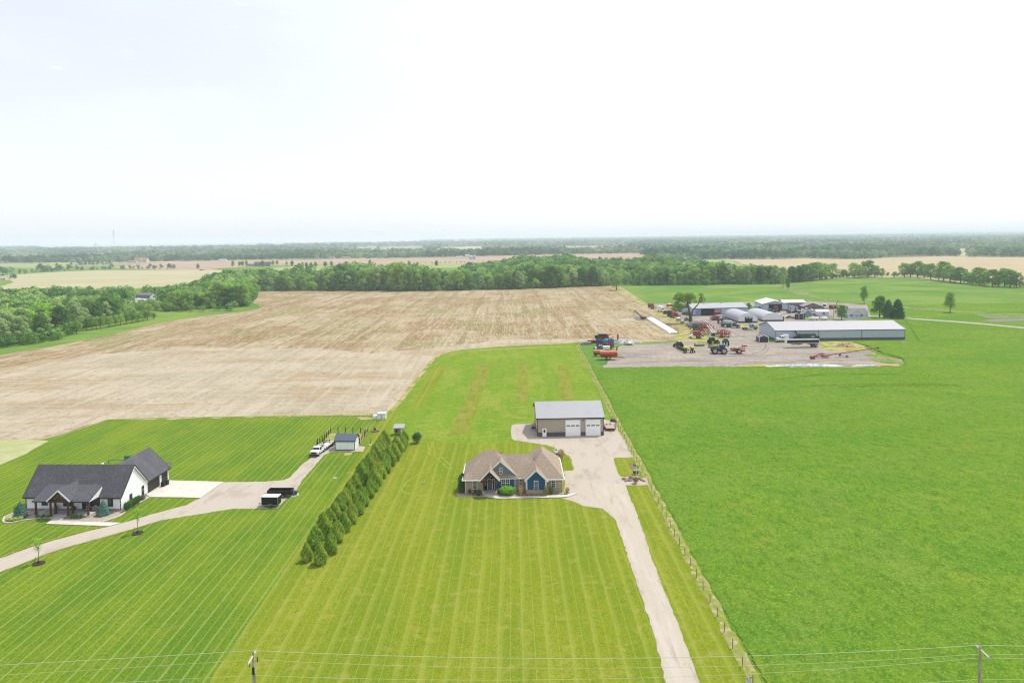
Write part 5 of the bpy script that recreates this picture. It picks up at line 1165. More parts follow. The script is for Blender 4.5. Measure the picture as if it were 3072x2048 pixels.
tallgrass(ZH, 1790, 1150, 'tall plumed green grass at the right corner of the blue wing', .65, 1.9, PAMP, seed=2)
tallgrass(ZH, 1900, 1125, 'leafy green grass clump under the right brick wall', .5, 1.6, LM, seed=3)
tallgrass(ZH, 2228, 1105, 'tan grass clump at the end of the front bed', .5, 1.15, PAMP, seed=4)
tallgrass(ZH, 2095, 395, 'big dry brown grass clump behind the garage wing', .95, 2.3, PAMP, 420, seed=5)
gshrub(ZH, 1385, 1165, 'low rusty brown plant beside the plumed grass', .45, .6, leafmat('rust_leaf', (140, 90, 70), (164, 110, 84), (190, 140, 110)), 300, .06, 36)
for i, x_ in enumerate((1485, 1580, 1685)): gshrub(ZH, x_, 1160, f'small green perennial, {ordw(i + 1)} from the left before the blue wing', .34, .42, LM, 220, .06, 37 + i, 'perennial_plant', 'perennials before the blue wing')
gshrub(ZH, 2110, 1140, 'small lime-green plant near the end of the front bed', .3, .35, LIME, 200, .06, 41, 'perennial_plant')
gshrub(ZH, 265, 1135, 'low orange flower clump in front of the left shrubs', .5, .3, mat('orange_bloom', C(214, 110, 60), .8), 250, .05, 42, 'flower_clump')
gshrub(ZH, 385, 1145, 'low blue flower clump in front of the left shrubs', .7, .3, mat('blue_bloom', C(50, 80, 170), .8), 350, .05, 43, 'flower_clump')
GREYSTONE = mat('grey_boulder', C(170, 166, 160), .9, layers=[('n', C(130, 124, 118), (2, 2, 2), .45, .65, .7)], bump=(4, .05))
SANDST = mat('sandstone', C(200, 176, 156), .9, layers=[('n', C(170, 120, 96), (1.2, 1.2, 3), .45, .62, .8), ('n', C(224, 206, 190), (2, 2, 2), .55, .7, .7)], bump=(3, .05))
def rock(label, p, r, rz, m, seed, group=None, flat=.6):
    random.seed(seed); b = MB(); b.ell((0, 0, r * flat * .45), r, r * .7, r * flat, 9, 6, .16)
    o = b.build('boulder', m); tag(o, label, 'rock', group); o.location = p; o.rotation_euler = (0, 0, rz); return o
for i, (x_, y_) in enumerate(((830, 1160), (1055, 1155), (2180, 1125))): p = G(ZH, x_, y_); rock(['pale planter stone in front of the hydrangea, left one', 'pale planter stone in front of the hydrangea, right one', 'grey stone at the end of the front bed'][i], (p.x, p.y, .06), .32, i, GREYSTONE, 50 + i)
t = thing('patio_chair', 'dark chair beside the front door of the brick house', 'chair', (HX - 5.45, HY + 146.0, .42)); bx('seat', IRON, t, (-.25, -.25, .4, .25, .25, .46)); bx('backrest', IRON, t, (-.25, .2, .46, .25, .26, .95)); bx('leg', IRON, t, (-.25, -.25, 0, -.2, -.2, .4)); bx('leg', IRON, t, (.2, -.25, 0, .25, -.2, .4)); bx('leg', IRON, t, (-.25, .2, 0, -.2, .25, .4)); bx('leg', IRON, t, (.2, .2, 0, .25, .25, .4))
p = G(ZH, 2000, 345)
t = thing('propane_tank', 'white propane tank with a blue mark beside the garage wing of the brick house', 'propane tank', (p.x, p.y, 0), R(90)); b = MB(); b.tube((-.95, 0, 1.0), (.95, 0, 1.0), .6, .6, 16).ell((-.95, 0, 1.0), .45, .6, .6).ell((.95, 0, 1.0), .45, .6, .6); b.build('tank', mat('tank_white', C(226, 232, 236), .4), t, True); bx('dome', CHAR, t, (-.2, -.2, 1.55, .2, .2, 1.75)); bx('foot', CHAR, t, (-.8, -.3, 0, -.6, .3, .5)); bx('foot', CHAR, t, (.6, -.3, 0, .8, .3, .5)); MB().box(-1.42, -.15, 1.0, -1.38, .15, 1.25).build('decal', mat('blue_decal', C(60, 110, 150)), t)

# ---------------- tan two-door barn
bl, br = P(1612.8, 1309.6), P(1810.8, 1305.6); ang = math.atan2(br.y - bl.y, br.x - bl.x); BW = (br - bl).length; BD = 13.6
H3 = thing('pole_barn', 'tan metal barn with grey roof and two white overhead doors', 'barn', (bl.x, bl.y, 0), ang)
TANW = ribbed('tan_metal', (174, 162, 146), (150, 138, 122), 0, .3, k=.95)
GRYR = ribbed('grey_metal_roof', (190, 192, 197), (166, 168, 174), 0, .45)
DKW = ribbed('dark_wainscot', (84, 84, 92), (64, 64, 72), 0, .3, k=.95)
gable_walls(MB(), 0, BW, 0, BD, 4.9, 7.6, 'x').build('wall', TANW, H3)
for _g in ((-.03, -.035, 0, 1.25, -.001, 1.05), (2.35, -.035, 0, 7.3, -.001, 1.05), (11.35, -.035, 0, 12.65, -.001, 1.05), (16.6, -.035, 0, BW + .03, -.001, 1.05), (-.035, 0, 0, -.001, BD, 1.05), (BW + .001, 0, 0, BW + .035, BD, 1.05)): bx('wainscot', DKW, H3, _g)
bx('corner_trim', CHAR, H3, (-.06, -.06, 0, .1, .0, 4.9), (BW - .1, -.06, 0, BW + .06, 0, 4.9), (0, -.05, 1.05, 1.25, -.002, 1.1), (2.35, -.05, 1.05, 7.3, -.002, 1.1))
gable_roof(H3, 0, BW, 0, BD, 4.9, 7.6, .35, GRYR, .12, 'x', CHAR)
DW = mat('door_white', C(238, 242, 250, 1.1), .55, layers=[('s', C(206, 208, 214, .95), 2, .6, .9, .99, .7)])
overhead_door(H3, 9.3, 0, .02, 3.7, 4.15, DW, WHITE, wins=3); overhead_door(H3, 14.6, 0, .02, 3.7, 4.15, DW, WHITE, wins=3)
dr = bx('entry_door', DW, H3, (1.35, -.07, .02, 2.25, -.01, 2.05)); bx('glazing', GLASSD, dr, (1.55, -.085, 1.1, 2.05, -.07, 1.9)); bx('frame', WHITE, dr, (1.25, -.06, 0, 1.35, -.005, 2.15), (2.25, -.06, 0, 2.35, -.005, 2.15), (1.35, -.06, 2.05, 2.25, -.005, 2.15)); bx('handle', CHAR, dr, (2.14, -.11, 1.0, 2.18, -.07, 1.1))
bx('wall_lamp', CHAR, H3, (12.0, -.2, 4.05, 12.25, 0, 4.25)); bx('wall_lamp', WHITE, H3, (-.25, .6, 3.1, 0, .8, 3.3))
p = G(ZC, 980, 425); t = thing('log_splitter', 'small dark machine parked in the shadow left of the tan barn', 'machine', (p.x, p.y, .1)); bx('engine', CHAR, t, (-.4, -.3, .3, .3, .3, .8)); bx('tank', mat('grey_paint', C(120, 120, 124)), t, (.3, -.2, .3, .6, .2, .6)); [MB().disc((sx * .45, .1, .22), .22, 'x', .12).build('wheel', IRON, t) for sx in (-1, 1)]; MB().path([(0, -.3, .4), (0, -1.0, .3)], .04).build('tongue', CHAR, t)
p = G(ZC, 1570, 492); t = thing('hose_reel', 'dark hose coil lying between the two white doors', 'hose', (p.x, p.y + .2, .1)); [MB().path([(r_ * math.cos(a * .524), r_ * math.sin(a * .524), .05 + k * .06) for a in range(13)], .04, 5).build('hose_loop', IRON, t) for k, r_ in enumerate((.4, .36, .3))]
p = G(ZC, 1920, 330); t = thing('debris_heap', 'dark tarp-covered heap by the fence beyond the flatbed trailer', 'heap', (p.x, p.y, .1)); random.seed(4); MB().ell((0, 0, .2), 1.0, .6, .55, 10, 6, .2).build('tarp', mat('dark_tarp', C(84, 88, 84), .6), t); MB().ell((.8, .1, .1), .5, .4, .3, 8, 5, .2).build('plastic_sheet', WHITE, t)

# ---------------- small white shed with dark roof, pen fence, coop, hay bales
p = G(ZB, 1198, 590); q = G(ZB, 1430, 590)
H4 = thing('garden_shed', 'small white shed with dark blue-grey metal roof beside the fenced pen', 'shed', (p.x, p.y, .08), math.atan2(q.y - p.y, q.x - p.x)); sw = (q - p).length; sd = 3.9
zE4, zR4 = 2.35, 3.6; LBW = mat('shed_white', C(222, 230, 240, 1.15), .6, layers=[('s', C(196, 200, 208, .95), 0, .9, .9, .99, .5), ('s', C(196, 200, 208, .95), 1, .9, .9, .99, .5)])
gable_walls(MB(), 0, sw, 0, sd, zE4, zR4, 'x', 0).build('wall', LBW, H4)
gable_roof(H4, 0, sw, 0, sd, zE4, zR4, .15, ribbed('navy_metal_roof', (112, 122, 140), (84, 92, 108), 0, .3), .08, 'x', CHAR)
bx('corner_trim', CHAR, H4, (-.04, -.04, 0, .1, .02, zE4), (sw - .1, -.04, 0, sw + .04, .02, zE4), (-.04, -.045, 0, sw + .04, 0, .12), (sw, sd - .1, 0, sw + .04, sd, zE4), (-.02, -.05, zE4 - .12, sw + .02, -.001, zE4 - .02))
PEN = mat('dark_post', C(62, 54, 48), .85)
PALER = mat('pale_rail', C(206, 196, 176), .85)
def pen_fence():
    pts = [(985, 555), (992, 520), (1018, 500), (1045, 485), (1070, 465), (1095, 440), (1118, 410), (1141, 386), (1232, 388), (1318, 388), (1407, 388), (1495, 386), (1582, 384), (1560, 410), (1543, 432), (1524, 455), (1504, 482), (1484, 512)]
    ws = [G(ZB, *q_) for q_ in pts]; o = thing('pen_fence', 'dark post fence around the pen behind the small white shed', 'fence', (ws[7].x, ws[7].y, 0))
    l = [Vector((w_.x - ws[7].x, w_.y - ws[7].y, .0)) for w_ in ws]
    for v in l: bx('post', PEN, o, (v.x - .09, v.y - .09, 0, v.x + .09, v.y + .09, 1.55))
    for i in (7, 11, 12): 
        if i + 1 < len(l): MB().bar(l[i] + Vector((0, 0, 1.46)), l[i + 1] + Vector((0, 0, 1.46)), .1, .12).build('rail', PALER, o)
    for i in (1, 5, 6, 16): MB().bar(l[i] + Vector((0, 0, 1.46)), l[i + 1] + Vector((0, 0, 1.46)), .1, .12).build('rail', PALER, o)
    for i in range(len(l) - 1):
        b = MB()
        for z_ in (.3, .6, .9, 1.2): b.bar(l[i] + Vector((0, 0, z_)), l[i + 1] + Vector((0, 0, z_)), .012, .012)
        b.build('wire', mat('fence_wire', C(120, 116, 108), .5), o)
pen_fence()
g0 = G(ZB, 1062, 538); g1 = G(ZB, 1130, 538); t = thing('pen_gate', 'black barred gate at the pen behind the flatbed trailer', 'gate', (g0.x, g0.y, 0)); lw = (g1 - g0).length
b = MB(); b.box(0, -.03, .2, lw, .03, .26); b.box(0, -.03, 1.5, lw, .03, 1.56); [b.box(lw * k / 8 - .025, -.025, .2, lw * k / 8 + .025, .025, 1.55) for k in range(9)]; b.build('bars', IRON, t); bx('post', IRON, t, (-.15, -.06, 0, -.03, .06, 1.8)); bx('post', IRON, t, (lw + .03, -.06, 0, lw + .15, .06, 1.8))
g0 = G(ZB, 1132, 530); g1 = G(ZB, 1196, 530); t = thing('pen_gate', 'thin tube gate between the black gate and the small white shed', 'gate', (g0.x, g0.y, 0)); lw = (g1 - g0).length; b = MB(); [b.box(0, -.02, z_, lw, .02, z_ + .05) for z_ in (.3, .6, .9, 1.25)]; b.build('bars', MATS['fence_wire'], t); bx('post', PEN, t, (lw - .06, -.05, 0, lw + .06, .05, 1.5))
p = G(ZB, 1895, 415); q = G(ZB, 1995, 415); cw = (q - p).length
t = thing('chicken_coop', 'small raised wooden coop with grey shed roof at the end of the arborvitae rows', 'coop', (p.x, p.y, 0)); bx('cabin', mat('weathered_wood', C(176, 168, 156), .9, layers=[('n', C(130, 120, 108), (1, 1, 6), .45, .65, .7)]), t, (0, 0, .6, cw * .6, 2, 1.9)); roof_slab([[(-.3, -.4, 2.1), (cw + .3, -.4, 2.1), (cw + .3, 2.4, 2.5), (-.3, 2.4, 2.5)]], .1, 'roof', GRYR, t)
for x_ in (.06, cw - .06):
    for y_ in (.06, 1.94): bx('leg', MATS['weathered_wood'], t, (x_ - .06, y_ - .06, 0, x_ + .06, y_ + .06, 2.05))
MB().bar((cw * .6, -.1, .9), (cw + .5, -1.4, .05), .6, .06).build('ramp', MATS['weathered_wood'], t); bx('door', CHAR, t, (.3, -.03, .8, .8, 0, 1.5))
for i, (x0_, x1_, yb, h_) in enumerate(((1640, 1690, 226, 1.0), (1690, 1745, 228, 1.75), (1745, 1795, 226, 1.8))):
    p = G(ZB, x0_, yb); q = G(ZB, x1_, yb); o = MB().box(0, 0, 0, (q - p).length - .1, 1.7, h_, .05, .05).build('wrapped_bale', mat('bale_wrap', C(232, 232, 232, .95), .5, layers=[('n', C(200, 200, 200), (2, 2, 2), .5, .7, .6)])); o.location = (p.x, p.y, .05)
    tag(o, ['low white wrapped block at the left end of the stack by the stubble edge', 'tall white wrapped block in the middle of the stack', 'tall white wrapped block at the right end of the stack'][i], 'wrapped block', 'white wrapped blocks at the stubble edge')
p = G(ZB, 1665, 365); t = thing('fire_pit', 'ring of reddish stones on bare soil behind the pen', 'fire pit', (p.x, p.y, .05))
for k in range(9): rr = MB().ell((.9 * math.cos(k * .7), .9 * math.sin(k * .7), .2), .35, .3, .28, 7, 5, .15); rr.build('stone', SANDST, t)
MB().ell((.0, 0, .45), .4, .3, .5, 7, 5, .2).build('log_pile', TIMBER, t)
p = G(ZB, 1612, 525); t = thing('water_hydrant', 'thin dark yard hydrant on the lawn by the arborvitae rows', 'hydrant', (p.x, p.y, 0)); MB().tube((0, 0, 0), (0, 0, 1.5), .05).build('pipe', IRON, t); bx('handle', IRON, t, (-.05, -.02, 1.45, .3, .02, 1.52)); MB().disc((0, 0, .06), .4, 'z', .06).build('pad', M_conc, t)
p = G(ZT, 1318, 172); shrub('dense round dark evergreen bush standing alone on the long lawn', (p.x, p.y, .04), 1.35, 2.7, LMe, 2600, .1, 'evergreen_bush', seed=77)
o = MB().disc((0, 0, .02), .45, 'z', .06, 18).build('septic_lid', mat('lid_grey', C(190, 200, 205), .6)); o.location = (*G(ZT, 447, 548).xy, .05); tag(o, 'round pale lid set in the striped lawn', 'lid')
o = MB().disc((0, 0, .02), .35, 'z', .06, 18).build('septic_lid', mat('lid_green', C(90, 150, 130), .6)); o.location = (*G(ZB, 2240, 985).xy, .05); tag(o, 'small green lid set in the long lawn', 'lid')
# ------------------------------------------------------------------ farmstead buildings
BLG = ribbed('pale_blue_metal', (168, 180, 194), (148, 160, 176), 0, .4, k=1.02)
BLGY = ribbed('pale_grey_metal', (160, 166, 176), (140, 146, 158), 1, .4, k=.95)
LTR = ribbed('light_metal_roof', (200, 200, 206), (184, 184, 192), 0, .6)
BLKD = mat('interior_shade_and_door', C(40, 42, 48), .95)  # near-black: paints the shade inside open doorways; also colours one dark door
def door_opening(par, x, y, w, h, label=None, ax='y', side=-1, depth=.06, name='doorway'):
    lo, hi = (y - depth, y - .004) if side < 0 else (y + .004, y + depth)
    o = bx(name, BLKD, par, (x - w / 2, lo, .0, x + w / 2, hi, h));  # dark panel on a solid wall, its colour standing for the unlit interior
    bx('frame', CHAR, o, (x - w / 2 - .12, lo - .03, 0, x - w / 2, hi, h), (x + w / 2, lo - .03, 0, x + w / 2 + .12, hi, h), (x - w / 2 - .12, lo - .03, h, x + w / 2 + .12, hi, h + .14))
    return o
def gbuild(name, label, cat, pl, pr_, depth, ze, zr, wallm, roofm, along='x', ov=.35, wains=1.0, wm=None, trim=CHAR, z=0.08, ang=None, width=None):
    a = (math.atan2(pr_.y - pl.y, pr_.x - pl.x) if ang is None else ang); wd = width or (pr_ - pl).length
    t = thing(name, label, cat, (pl.x, pl.y, z), a)
    gable_walls(MB(), 0, wd, 0, depth, ze, zr, along).build('wall', wallm, t)
    gable_roof(t, 0, wd, 0, depth, ze, zr, ov, roofm, .14, along, trim)
    if wains:
        bx('wainscot', wm or DKW, t, (-.05, -.05, 0, wd + .05, -.004, wains)); bx('wainscot', wm or DKW, t, (-.05, -.004, 0, -.004, depth, wains))
    bx('corner_trim', trim, t, (-.07, -.07, 0, .12, 0, ze)); bx('corner_trim', trim, t, (wd - .12, -.07, 0, wd + .07, 0, ze))
    return t, wd
T1, wd = gbuild('long_farm_shed', 'very long pale blue metal shed with light roof, biggest on the farm', 'shed', P(2327, 1022.4), P(2715.5, 1018.2), 23.5, 5.0, 7.9, BLG, LTR, ang=R(-.3), wains=1.1)
for k in (1 / 3, 2 / 3): bx('panel_joint', CHAR, T1, (wd * k - .1, -.09, 0, wd * k + .1, -.004, 5.0))
bx('eave_trim', CHAR, T1, (0, -.09, 4.82, wd, -.004, 5.0))
T2, wd = gbuild('machine_shed', 'long grey-roofed shed with an open doorway behind the old yard tree', 'shed', P(2078, 947.5), P(2244, 943), 18, 4.7, 7.0, BLG, GRYR, wains=.6)
door_opening(T2, wd * .27, 0, 9.0, 4.1); SLD = ribbed('blue_grey_door', (128, 140, 166), (108, 120, 146), 0, .4, k=.95)
bx('sliding_door', SLD, T2, (wd * .27 - 8.3, -.16, .1, wd * .27 - 4.7, -.07, 4.2)); bx('sliding_door', SLD, T2, (wd * .27 + 4.7, -.16, .1, wd * .27 + 9.6, -.07, 4.2))
for x_ in (wd * .3, wd * .62): MB().tube((x_, 9, 6.9), (x_, 9, 7.7), .45, .45, 10).tube((x_, 9, 7.7), (x_, 9, 8.1), .55, .1, 10).build('roof_vent', GRYR, T2)
pa = P(2288, 931.5); T3, wd = gbuild('machine_barn', 'tall white-roofed machine barn with a wide open front doorway', 'barn', pa, pa + Vector((16.6, -2.2, 0)), 27, 4.3, 6.6, BLG, mat('white_metal_roof', C(236, 232, 224), .5), along='y', wains=0)
door_opening(T3, wd * .5, 0, 8.6, 4.3); bx('gable_panel', ribbed('gable_grey', (150, 156, 168), (134, 140, 152), 0, .4, k=.95), T3, (.2, -.1, 4.45, wd - .2, -.05, 4.6)); bx('wainscot', DKW, T3, (wd * .5 + 4.5, -.06, 0, wd, -.004, .9)); bx('wall_lamp', WHITE, T3, (wd - .5, -.3, 5.0, wd, 0, 5.5))
T4 = thing('lean_to_annex', 'dark-walled annex with white roof joined behind the machine barn', 'shed', (pa.x + 17.2, pa.y + 8, .08), R(-4))
ANN = ribbed('mauve_metal', (124, 116, 128), (108, 100, 112), 0, .5, k=.95)
gable_walls(MB(), 0, 15.5, 0, 12, 4.4, 6.0, 'x').build('wall', ANN, T4); gable_roof(T4, 0, 15.5, 0, 12, 4.4, 6.0, .3, MATS['white_metal_roof'], .12, 'x', CHAR)
T5 = thing('lean_to_office', 'low pale lean-to with two dark doors against the machine barn', 'shed', (pa.x + 17.2, pa.y - 1.8, .08), R(-4))
MB().prism([(0, 0), (6.4, 0), (6.4, 2.0), (0, 3.4)], 'y', 0, 6).build('wall', BLG, T5); roof_slab([[(-.1, -.3, 3.6), (6.7, -.3, 2.1), (6.7, 6.3, 2.1), (-.1, 6.3, 3.6)]], .12, 'roof', LTR, T5); bx('window', GLASSD, T5, (1.1, -.05, 1.0, 1.7, 0, 2.0)); bx('door', BLKD, T5, (4.2, -.05, .05, 5.1, 0, 2.0))
pa = P(2411, 931.5); T6, wd = gbuild('low_brown_barn', 'low brown-walled barn with wide faded grey-brown roof', 'barn', pa, pa + Vector((12.2, -1, 0)), 15, 2.7, 4.9, ribbed('brown_grey_metal', (112, 104, 110), (92, 86, 92), 0, .5, k=.95), shingle('faded_roof', (178, 168, 164), (160, 150, 146), (192, 184, 180)), along='y', wains=0)
bx('door', DKW, T6, (1.2, -.06, 0, 10.8, -.004, 2.2))
pa = P(2451, 946); T7, wd = gbuild('small_white_garage', 'small white garage with a pale metal roof beside the gravel loop', 'garage', pa, P(2487, 946), 6.5, 2.3, 3.5, mat('white_wall', C(214, 218, 226, .95), .7), mat('pale_roof', C(226, 222, 226), .6), wains=0, trim=WHITE)
window(T7, 4.3, 0, .9, .9, .8, fm=mat('red_trim', C(120, 70, 80)), gm_=GLASSD); bx('door', WHITE, T7, (.3, -.05, .05, 2.6, -.004, 2.0))
pa = P(2410, 950); T8, wd = gbuild('well_house', 'tiny gabled hut with steep grey roof in front of the white garage', 'hut', pa, pa + Vector((5.2, -.6, 0)), 4.4, 2.1, 4.4, mat('teal_grey_wall', C(130, 150, 156, .95), .8), shingle('hut_roof', (168, 166, 170), (150, 148, 152), (180, 178, 182)), along='y', wains=.0, trim=WHITE)
pa = P(2546, 954.6); T9 = thing('pale_blue_house', 'pale blue ranch house with dark shutters and grey roof behind the round maple', 'house', (pa.x, pa.y, .1), R(-2))
VIN = mat('pale_vinyl', C(196, 206, 222, .95), .7, layers=[('s', C(176, 186, 204, .95), 2, .2, .8, .98, .5)]); GSH = shingle('grey_shingles', (150, 150, 154), (130, 130, 136), (166, 166, 170))
gable_walls(MB(), 0, 9.6, 0, 10, 2.6, 4.9, 'y').build('wall', VIN, T9); w = MB(); gable_walls(w, -1.2, 13.5, 3.5, 13, 2.6, 5.0, 'x'); w.build('wing_wall', VIN, T9)
gable_roof(T9, 0, 9.6, 0, 8, 2.6, 4.9, .45, GSH, .14, 'y', WHITE); gable_roof(T9, -1.2, 13.5, 3.5, 13, 2.6, 5.0, .45, GSH, .14, 'x', WHITE, 'wing_roof')
for x_, w_ in ((1.9, .9), (5.0, .6), (7.7, 1.1)):
    o = window(T9, x_, 0, .95, w_, 1.2 if w_ > .7 else .9, gm_=GLASSD)
    for s_ in (-1, 1): bx('shutter', MATS['red_trim'], o, (x_ + s_ * (w_ / 2 + .28) - .16, -.06, .9, x_ + s_ * (w_ / 2 + .28) + .16, -.01, 2.2))
bx('chimney', WHITE, T9, (1.2, 7.6, 4.6, 2.0, 8.4, 5.9))
pa = G(ZF, 945, 970); pb = G(ZF, 1045, 978); pc = G(ZF, 1180, 975)
T10 = thing('portable_garage', 'small dark brown portable garage with white corner trim beside the long shed', 'shed', (pb.x, pb.y, .08), R(-2)); bw = 4.3; DBR = mat('dark_brown_wall', C(84, 78, 80, .9), .8)
gable_walls(MB(), 0, bw, 0, 6.6, 2.5, 3.4, 'y', 0).build('wall', DBR, T10); gable_roof(T10, 0, bw, 0, 6.6, 2.5, 3.4, .2, shingle('brown_grey_roof', (146, 140, 144), (128, 122, 126), (160, 154, 156)), .1, 'y', WHITE)
bx('corner_trim', WHITE, T10, (-.06, -.06, 0, .12, .06, 2.5)); bx('corner_trim', WHITE, T10, (bw - .12, -.06, 0, bw + .06, .06, 2.5)); bx('corner_trim', WHITE, T10, (-.06, 6.5, 0, .06, 6.62, 2.5)); bx('window', GLASS, T10, (-.05, 3.6, 1.1, 0, 4.3, 2.0)); bx('garage_door', CHAR, T10, (.5, -.05, 0, bw - .5, -.005, 2.2)); T10.rotation_euler.z = R(-6)
# hoop barns
HOOPR = mat('hoop_fabric', C(206, 208, 216), .55, layers=[('s', C(182, 184, 194), 1, 2.4, .78, .98, .6)]); HOOPW = mat('hoop_white', C(236, 236, 236), .6); HOOPE = mat('hoop_end', C(228, 230, 234, .85), .65)
def hoop(label, x0, x1, y0, L, h, door):
    _o = OLD(x0, y0); t = thing('hoop_barn', label, 'hoop barn', (_o.x, _o.y, .05), 0, 'white fabric hoop barns'); w_ = x1 - x0; n = 20
    arc = [(w_ / 2 - w_ / 2 * math.cos(math.pi * i / n), .9 + (h - .9) * math.sin(math.pi * i / n) ** .85) for i in range(n + 1)]
    MB().prism(arc, 'y', .5, L - .5).build('cover', HOOPR, t)
    arc2 = [(w_ / 2 - (w_ / 2 + .07) * math.cos(math.pi * i / n), .9 + (h - .82) * math.sin(math.pi * i / n) ** .85) for i in range(n + 1)]
    MB().prism(arc2, 'y', .0, .9).build('end_hoop', HOOPW, t); MB().prism(arc2, 'y', L - .9, L).build('end_hoop', HOOPW, t)
    MB().prism([(a * .97 + w_ * .015, b_ * .975) for a, b_ in arc], 'y', -.05, .0).build('end_wall', HOOPE, t)
    bx('base_wall', mat('hoop_base', C(120, 112, 104), .9), t, (.1, .05, 0, w_ - .1, L - .05, .95))
    if door:
        d = bx('doorway', BLKD, t, (w_ * .33, -.12, .0, w_ * .33 + 4.6, -.055, 3.9)); random.seed(8)  # shade inside the barn put in as a dark panel on the end wall
        MB().prism([(w_ * .33 + .1, 3.85), (w_ * .33 + .5, 3.0), (w_ * .33 + .9, 2.5), (w_ * .33 + 1.2, 3.0), (w_ * .33 + 1.5, 2.3), (w_ * .33 + 2.0, 3.6), (w_ * .33 + 2.6, 2.6), (w_ * .33 + 3.2, 2.4), (w_ * .33 + 3.6, 2.9), (w_ * .33 + 4.2, 2.7), (w_ * .33 + 4.5, 3.85)][::-1], 'y', -.16, -.13).build('torn_cover', HOOPW, d)
    else: bx('annex', CHAR, t, (w_ - .5, .4, 0, w_ + .7, 3, 2.6))
hoop('white fabric hoop barn with torn cloth in its doorway', 134.8, 146.5, 423, 28, 5.7, True)
hoop('white fabric hoop barn with a closed plain end wall', 151, 163.6, 428.5, 30, 5.0, False)
# white barn, gambrel barn and house in the left woods
pa = G(ZL, 1440, 800); T = thing('white_tin_barn', 'white low barn with a broad white roof half hidden in the left woods', 'barn', (pa.x, pa.y, 0), R(-38))
gable_walls(MB(), -9, 9, -7, 7, 3.0, 6.3, 'x').build('wall', mat('barn_white', C(226, 226, 226, .9), .7), T); gable_roof(T, -9, 9, -7, 7, 3.0, 6.3, .4, mat('white_tin_roof', C(232, 230, 232), .5, layers=[('s', C(206, 204, 210), 0, .8, .6, .98, .5)]), .14)
pa = G(ZL, 1480, 755); T = thing('gambrel_barn', 'white barn with a grey gambrel roof deep in the left woods', 'barn', (pa.x, pa.y, 0), R(-20)); pf = [(-4.5, 0), (4.5, 0), (4.5, 3.2), (3.2, 6.0), (0, 7.6), (-3.2, 6.0), (-4.5, 3.2)]
MB().prism(pf, 'x', -8, 8).build('wall', MATS['barn_white'], T); b = MB()
for a, c_ in zip(pf[2:6], pf[3:7]): b.bar(Vector((0, (a[0] + c_[0]) / 2, (a[1] + c_[1]) / 2)) + Vector((-8.3, 0, .1)), Vector((8.3, (a[0] + c_[0]) / 2, (a[1] + c_[1]) / 2 + .1)), .01, .01)
roof_slab([[(-8.3, a[0] * 1.05, a[1] + .2), (8.3, a[0] * 1.05, a[1] + .2), (8.3, c_[0] * 1.05, c_[1] + .25), (-8.3, c_[0] * 1.05, c_[1] + .25)] for a, c_ in zip(pf[2:6], pf[3:7])], .15, 'roof', GSH, T); bx('window', GLASSD, T, (8.0, -.6, 3.8, 8.05, .6, 5.0))
pa = G(ZL, 1320, 735); T = thing('hidden_house', 'small pale house with grey roof left of the gambrel barn in the woods', 'house', (pa.x, pa.y, 0), R(-10)); gable_walls(MB(), -5, 5, 0, 8, 3, 5.5, 'x').build('wall', MATS['barn_white'], T); gable_roof(T, -5, 5, 0, 8, 3, 5.5, .4, GSH)
pa = G(ZL, 1640, 772); T = thing('hidden_shed', 'little white shed right of the gambrel barn by the clearing', 'shed', (pa.x, pa.y, 0), R(-20)); gable_walls(MB(), -3, 3, 0, 4, 2.2, 3.6, 'y').build('wall', MATS['barn_white'], T); gable_roof(T, -3, 3, 0, 4, 2.2, 3.6, .3, GSH, along='y')
# far houses and bins
def far_house(Z, x, y, w_, d_, ze, zr, roofc, label, rz=0, wallc=(200, 186, 170), wing=True):
    p = G(Z, x, y); t = thing('far_house', label, 'house', (p.x, p.y, 0), rz); wm_ = mat('fh_wall_%d_%d' % (wallc[0], wallc[2]), C(*wallc, .9), .8); rm = mat('fh_roof_%d_%d' % (roofc[0], roofc[2]), C(*roofc), .9)
    gable_walls(MB(), -w_ / 2, w_ / 2, 0, d_, ze, zr, 'x').build('wall', wm_, t); gable_roof(t, -w_ / 2, w_ / 2, 0, d_, ze, zr, .6, rm, .3)
    if wing: gable_walls(MB(), -w_ * .1, w_ * .25, -4, d_ * .5, ze, zr * .92, 'y').build('wing_wall', wm_, t); gable_roof(t, -w_ * .1, w_ * .25, -4, d_ * .5, ze, zr * .92, .5, rm, .3, 'y', name='wing_roof')
    for k in (-.35, .38): bx('window', GLASSD, t, (w_ * k - .9, -.06, 1.0, w_ * k + .9, -.01, 2.3))
    return t
far_house(ZM, 545, 350, 34, 14, 3.2, 9.0, (104, 88, 92), 'large far house with dark purple-brown roof at the ploughed field', wallc=(160, 140, 130))
far_house(ZM, 450, 347, 22, 9, 2.8, 4.5, (120, 116, 124), 'low grey-roofed outbuilding left of the dark-roofed far house', wallc=(150, 150, 160), wing=False)
far_house(ZL, 1410, 358, 34, 18, 4, 12, (176, 150, 130), 'big tan far house with steep roofs at the edge of the left forest')
far_house(ZL, 1330, 362, 24, 10, 3, 5, (180, 150, 140), 'low pinkish far outbuilding left of the big tan house', wing=False)
far_house(ZL, 1255, 352, 18, 12, 4, 9, (170, 150, 138), 'far tan-roofed house left of the big tan house')
far_house(ZL, 975, 350, 16, 10, 4, 8, (180, 120, 110), 'far house with reddish roof among the forest trees', wing=False)
far_house(ZL, 38, 366, 16, 9, 3, 5.5, (220, 206, 190), 'far low pale house at the very left forest edge', wing=False)
far_house(ZL, 10, 540, 12, 9, 3, 6, (214, 200, 170), 'pale cream barn at the left picture edge beyond the woods', wing=False)
far_house(ZM, 1158, 284, 16, 10, 3.5, 7, (150, 130, 130), 'far house left of two at the middle tree line', wing=False, wallc=(220, 214, 206))
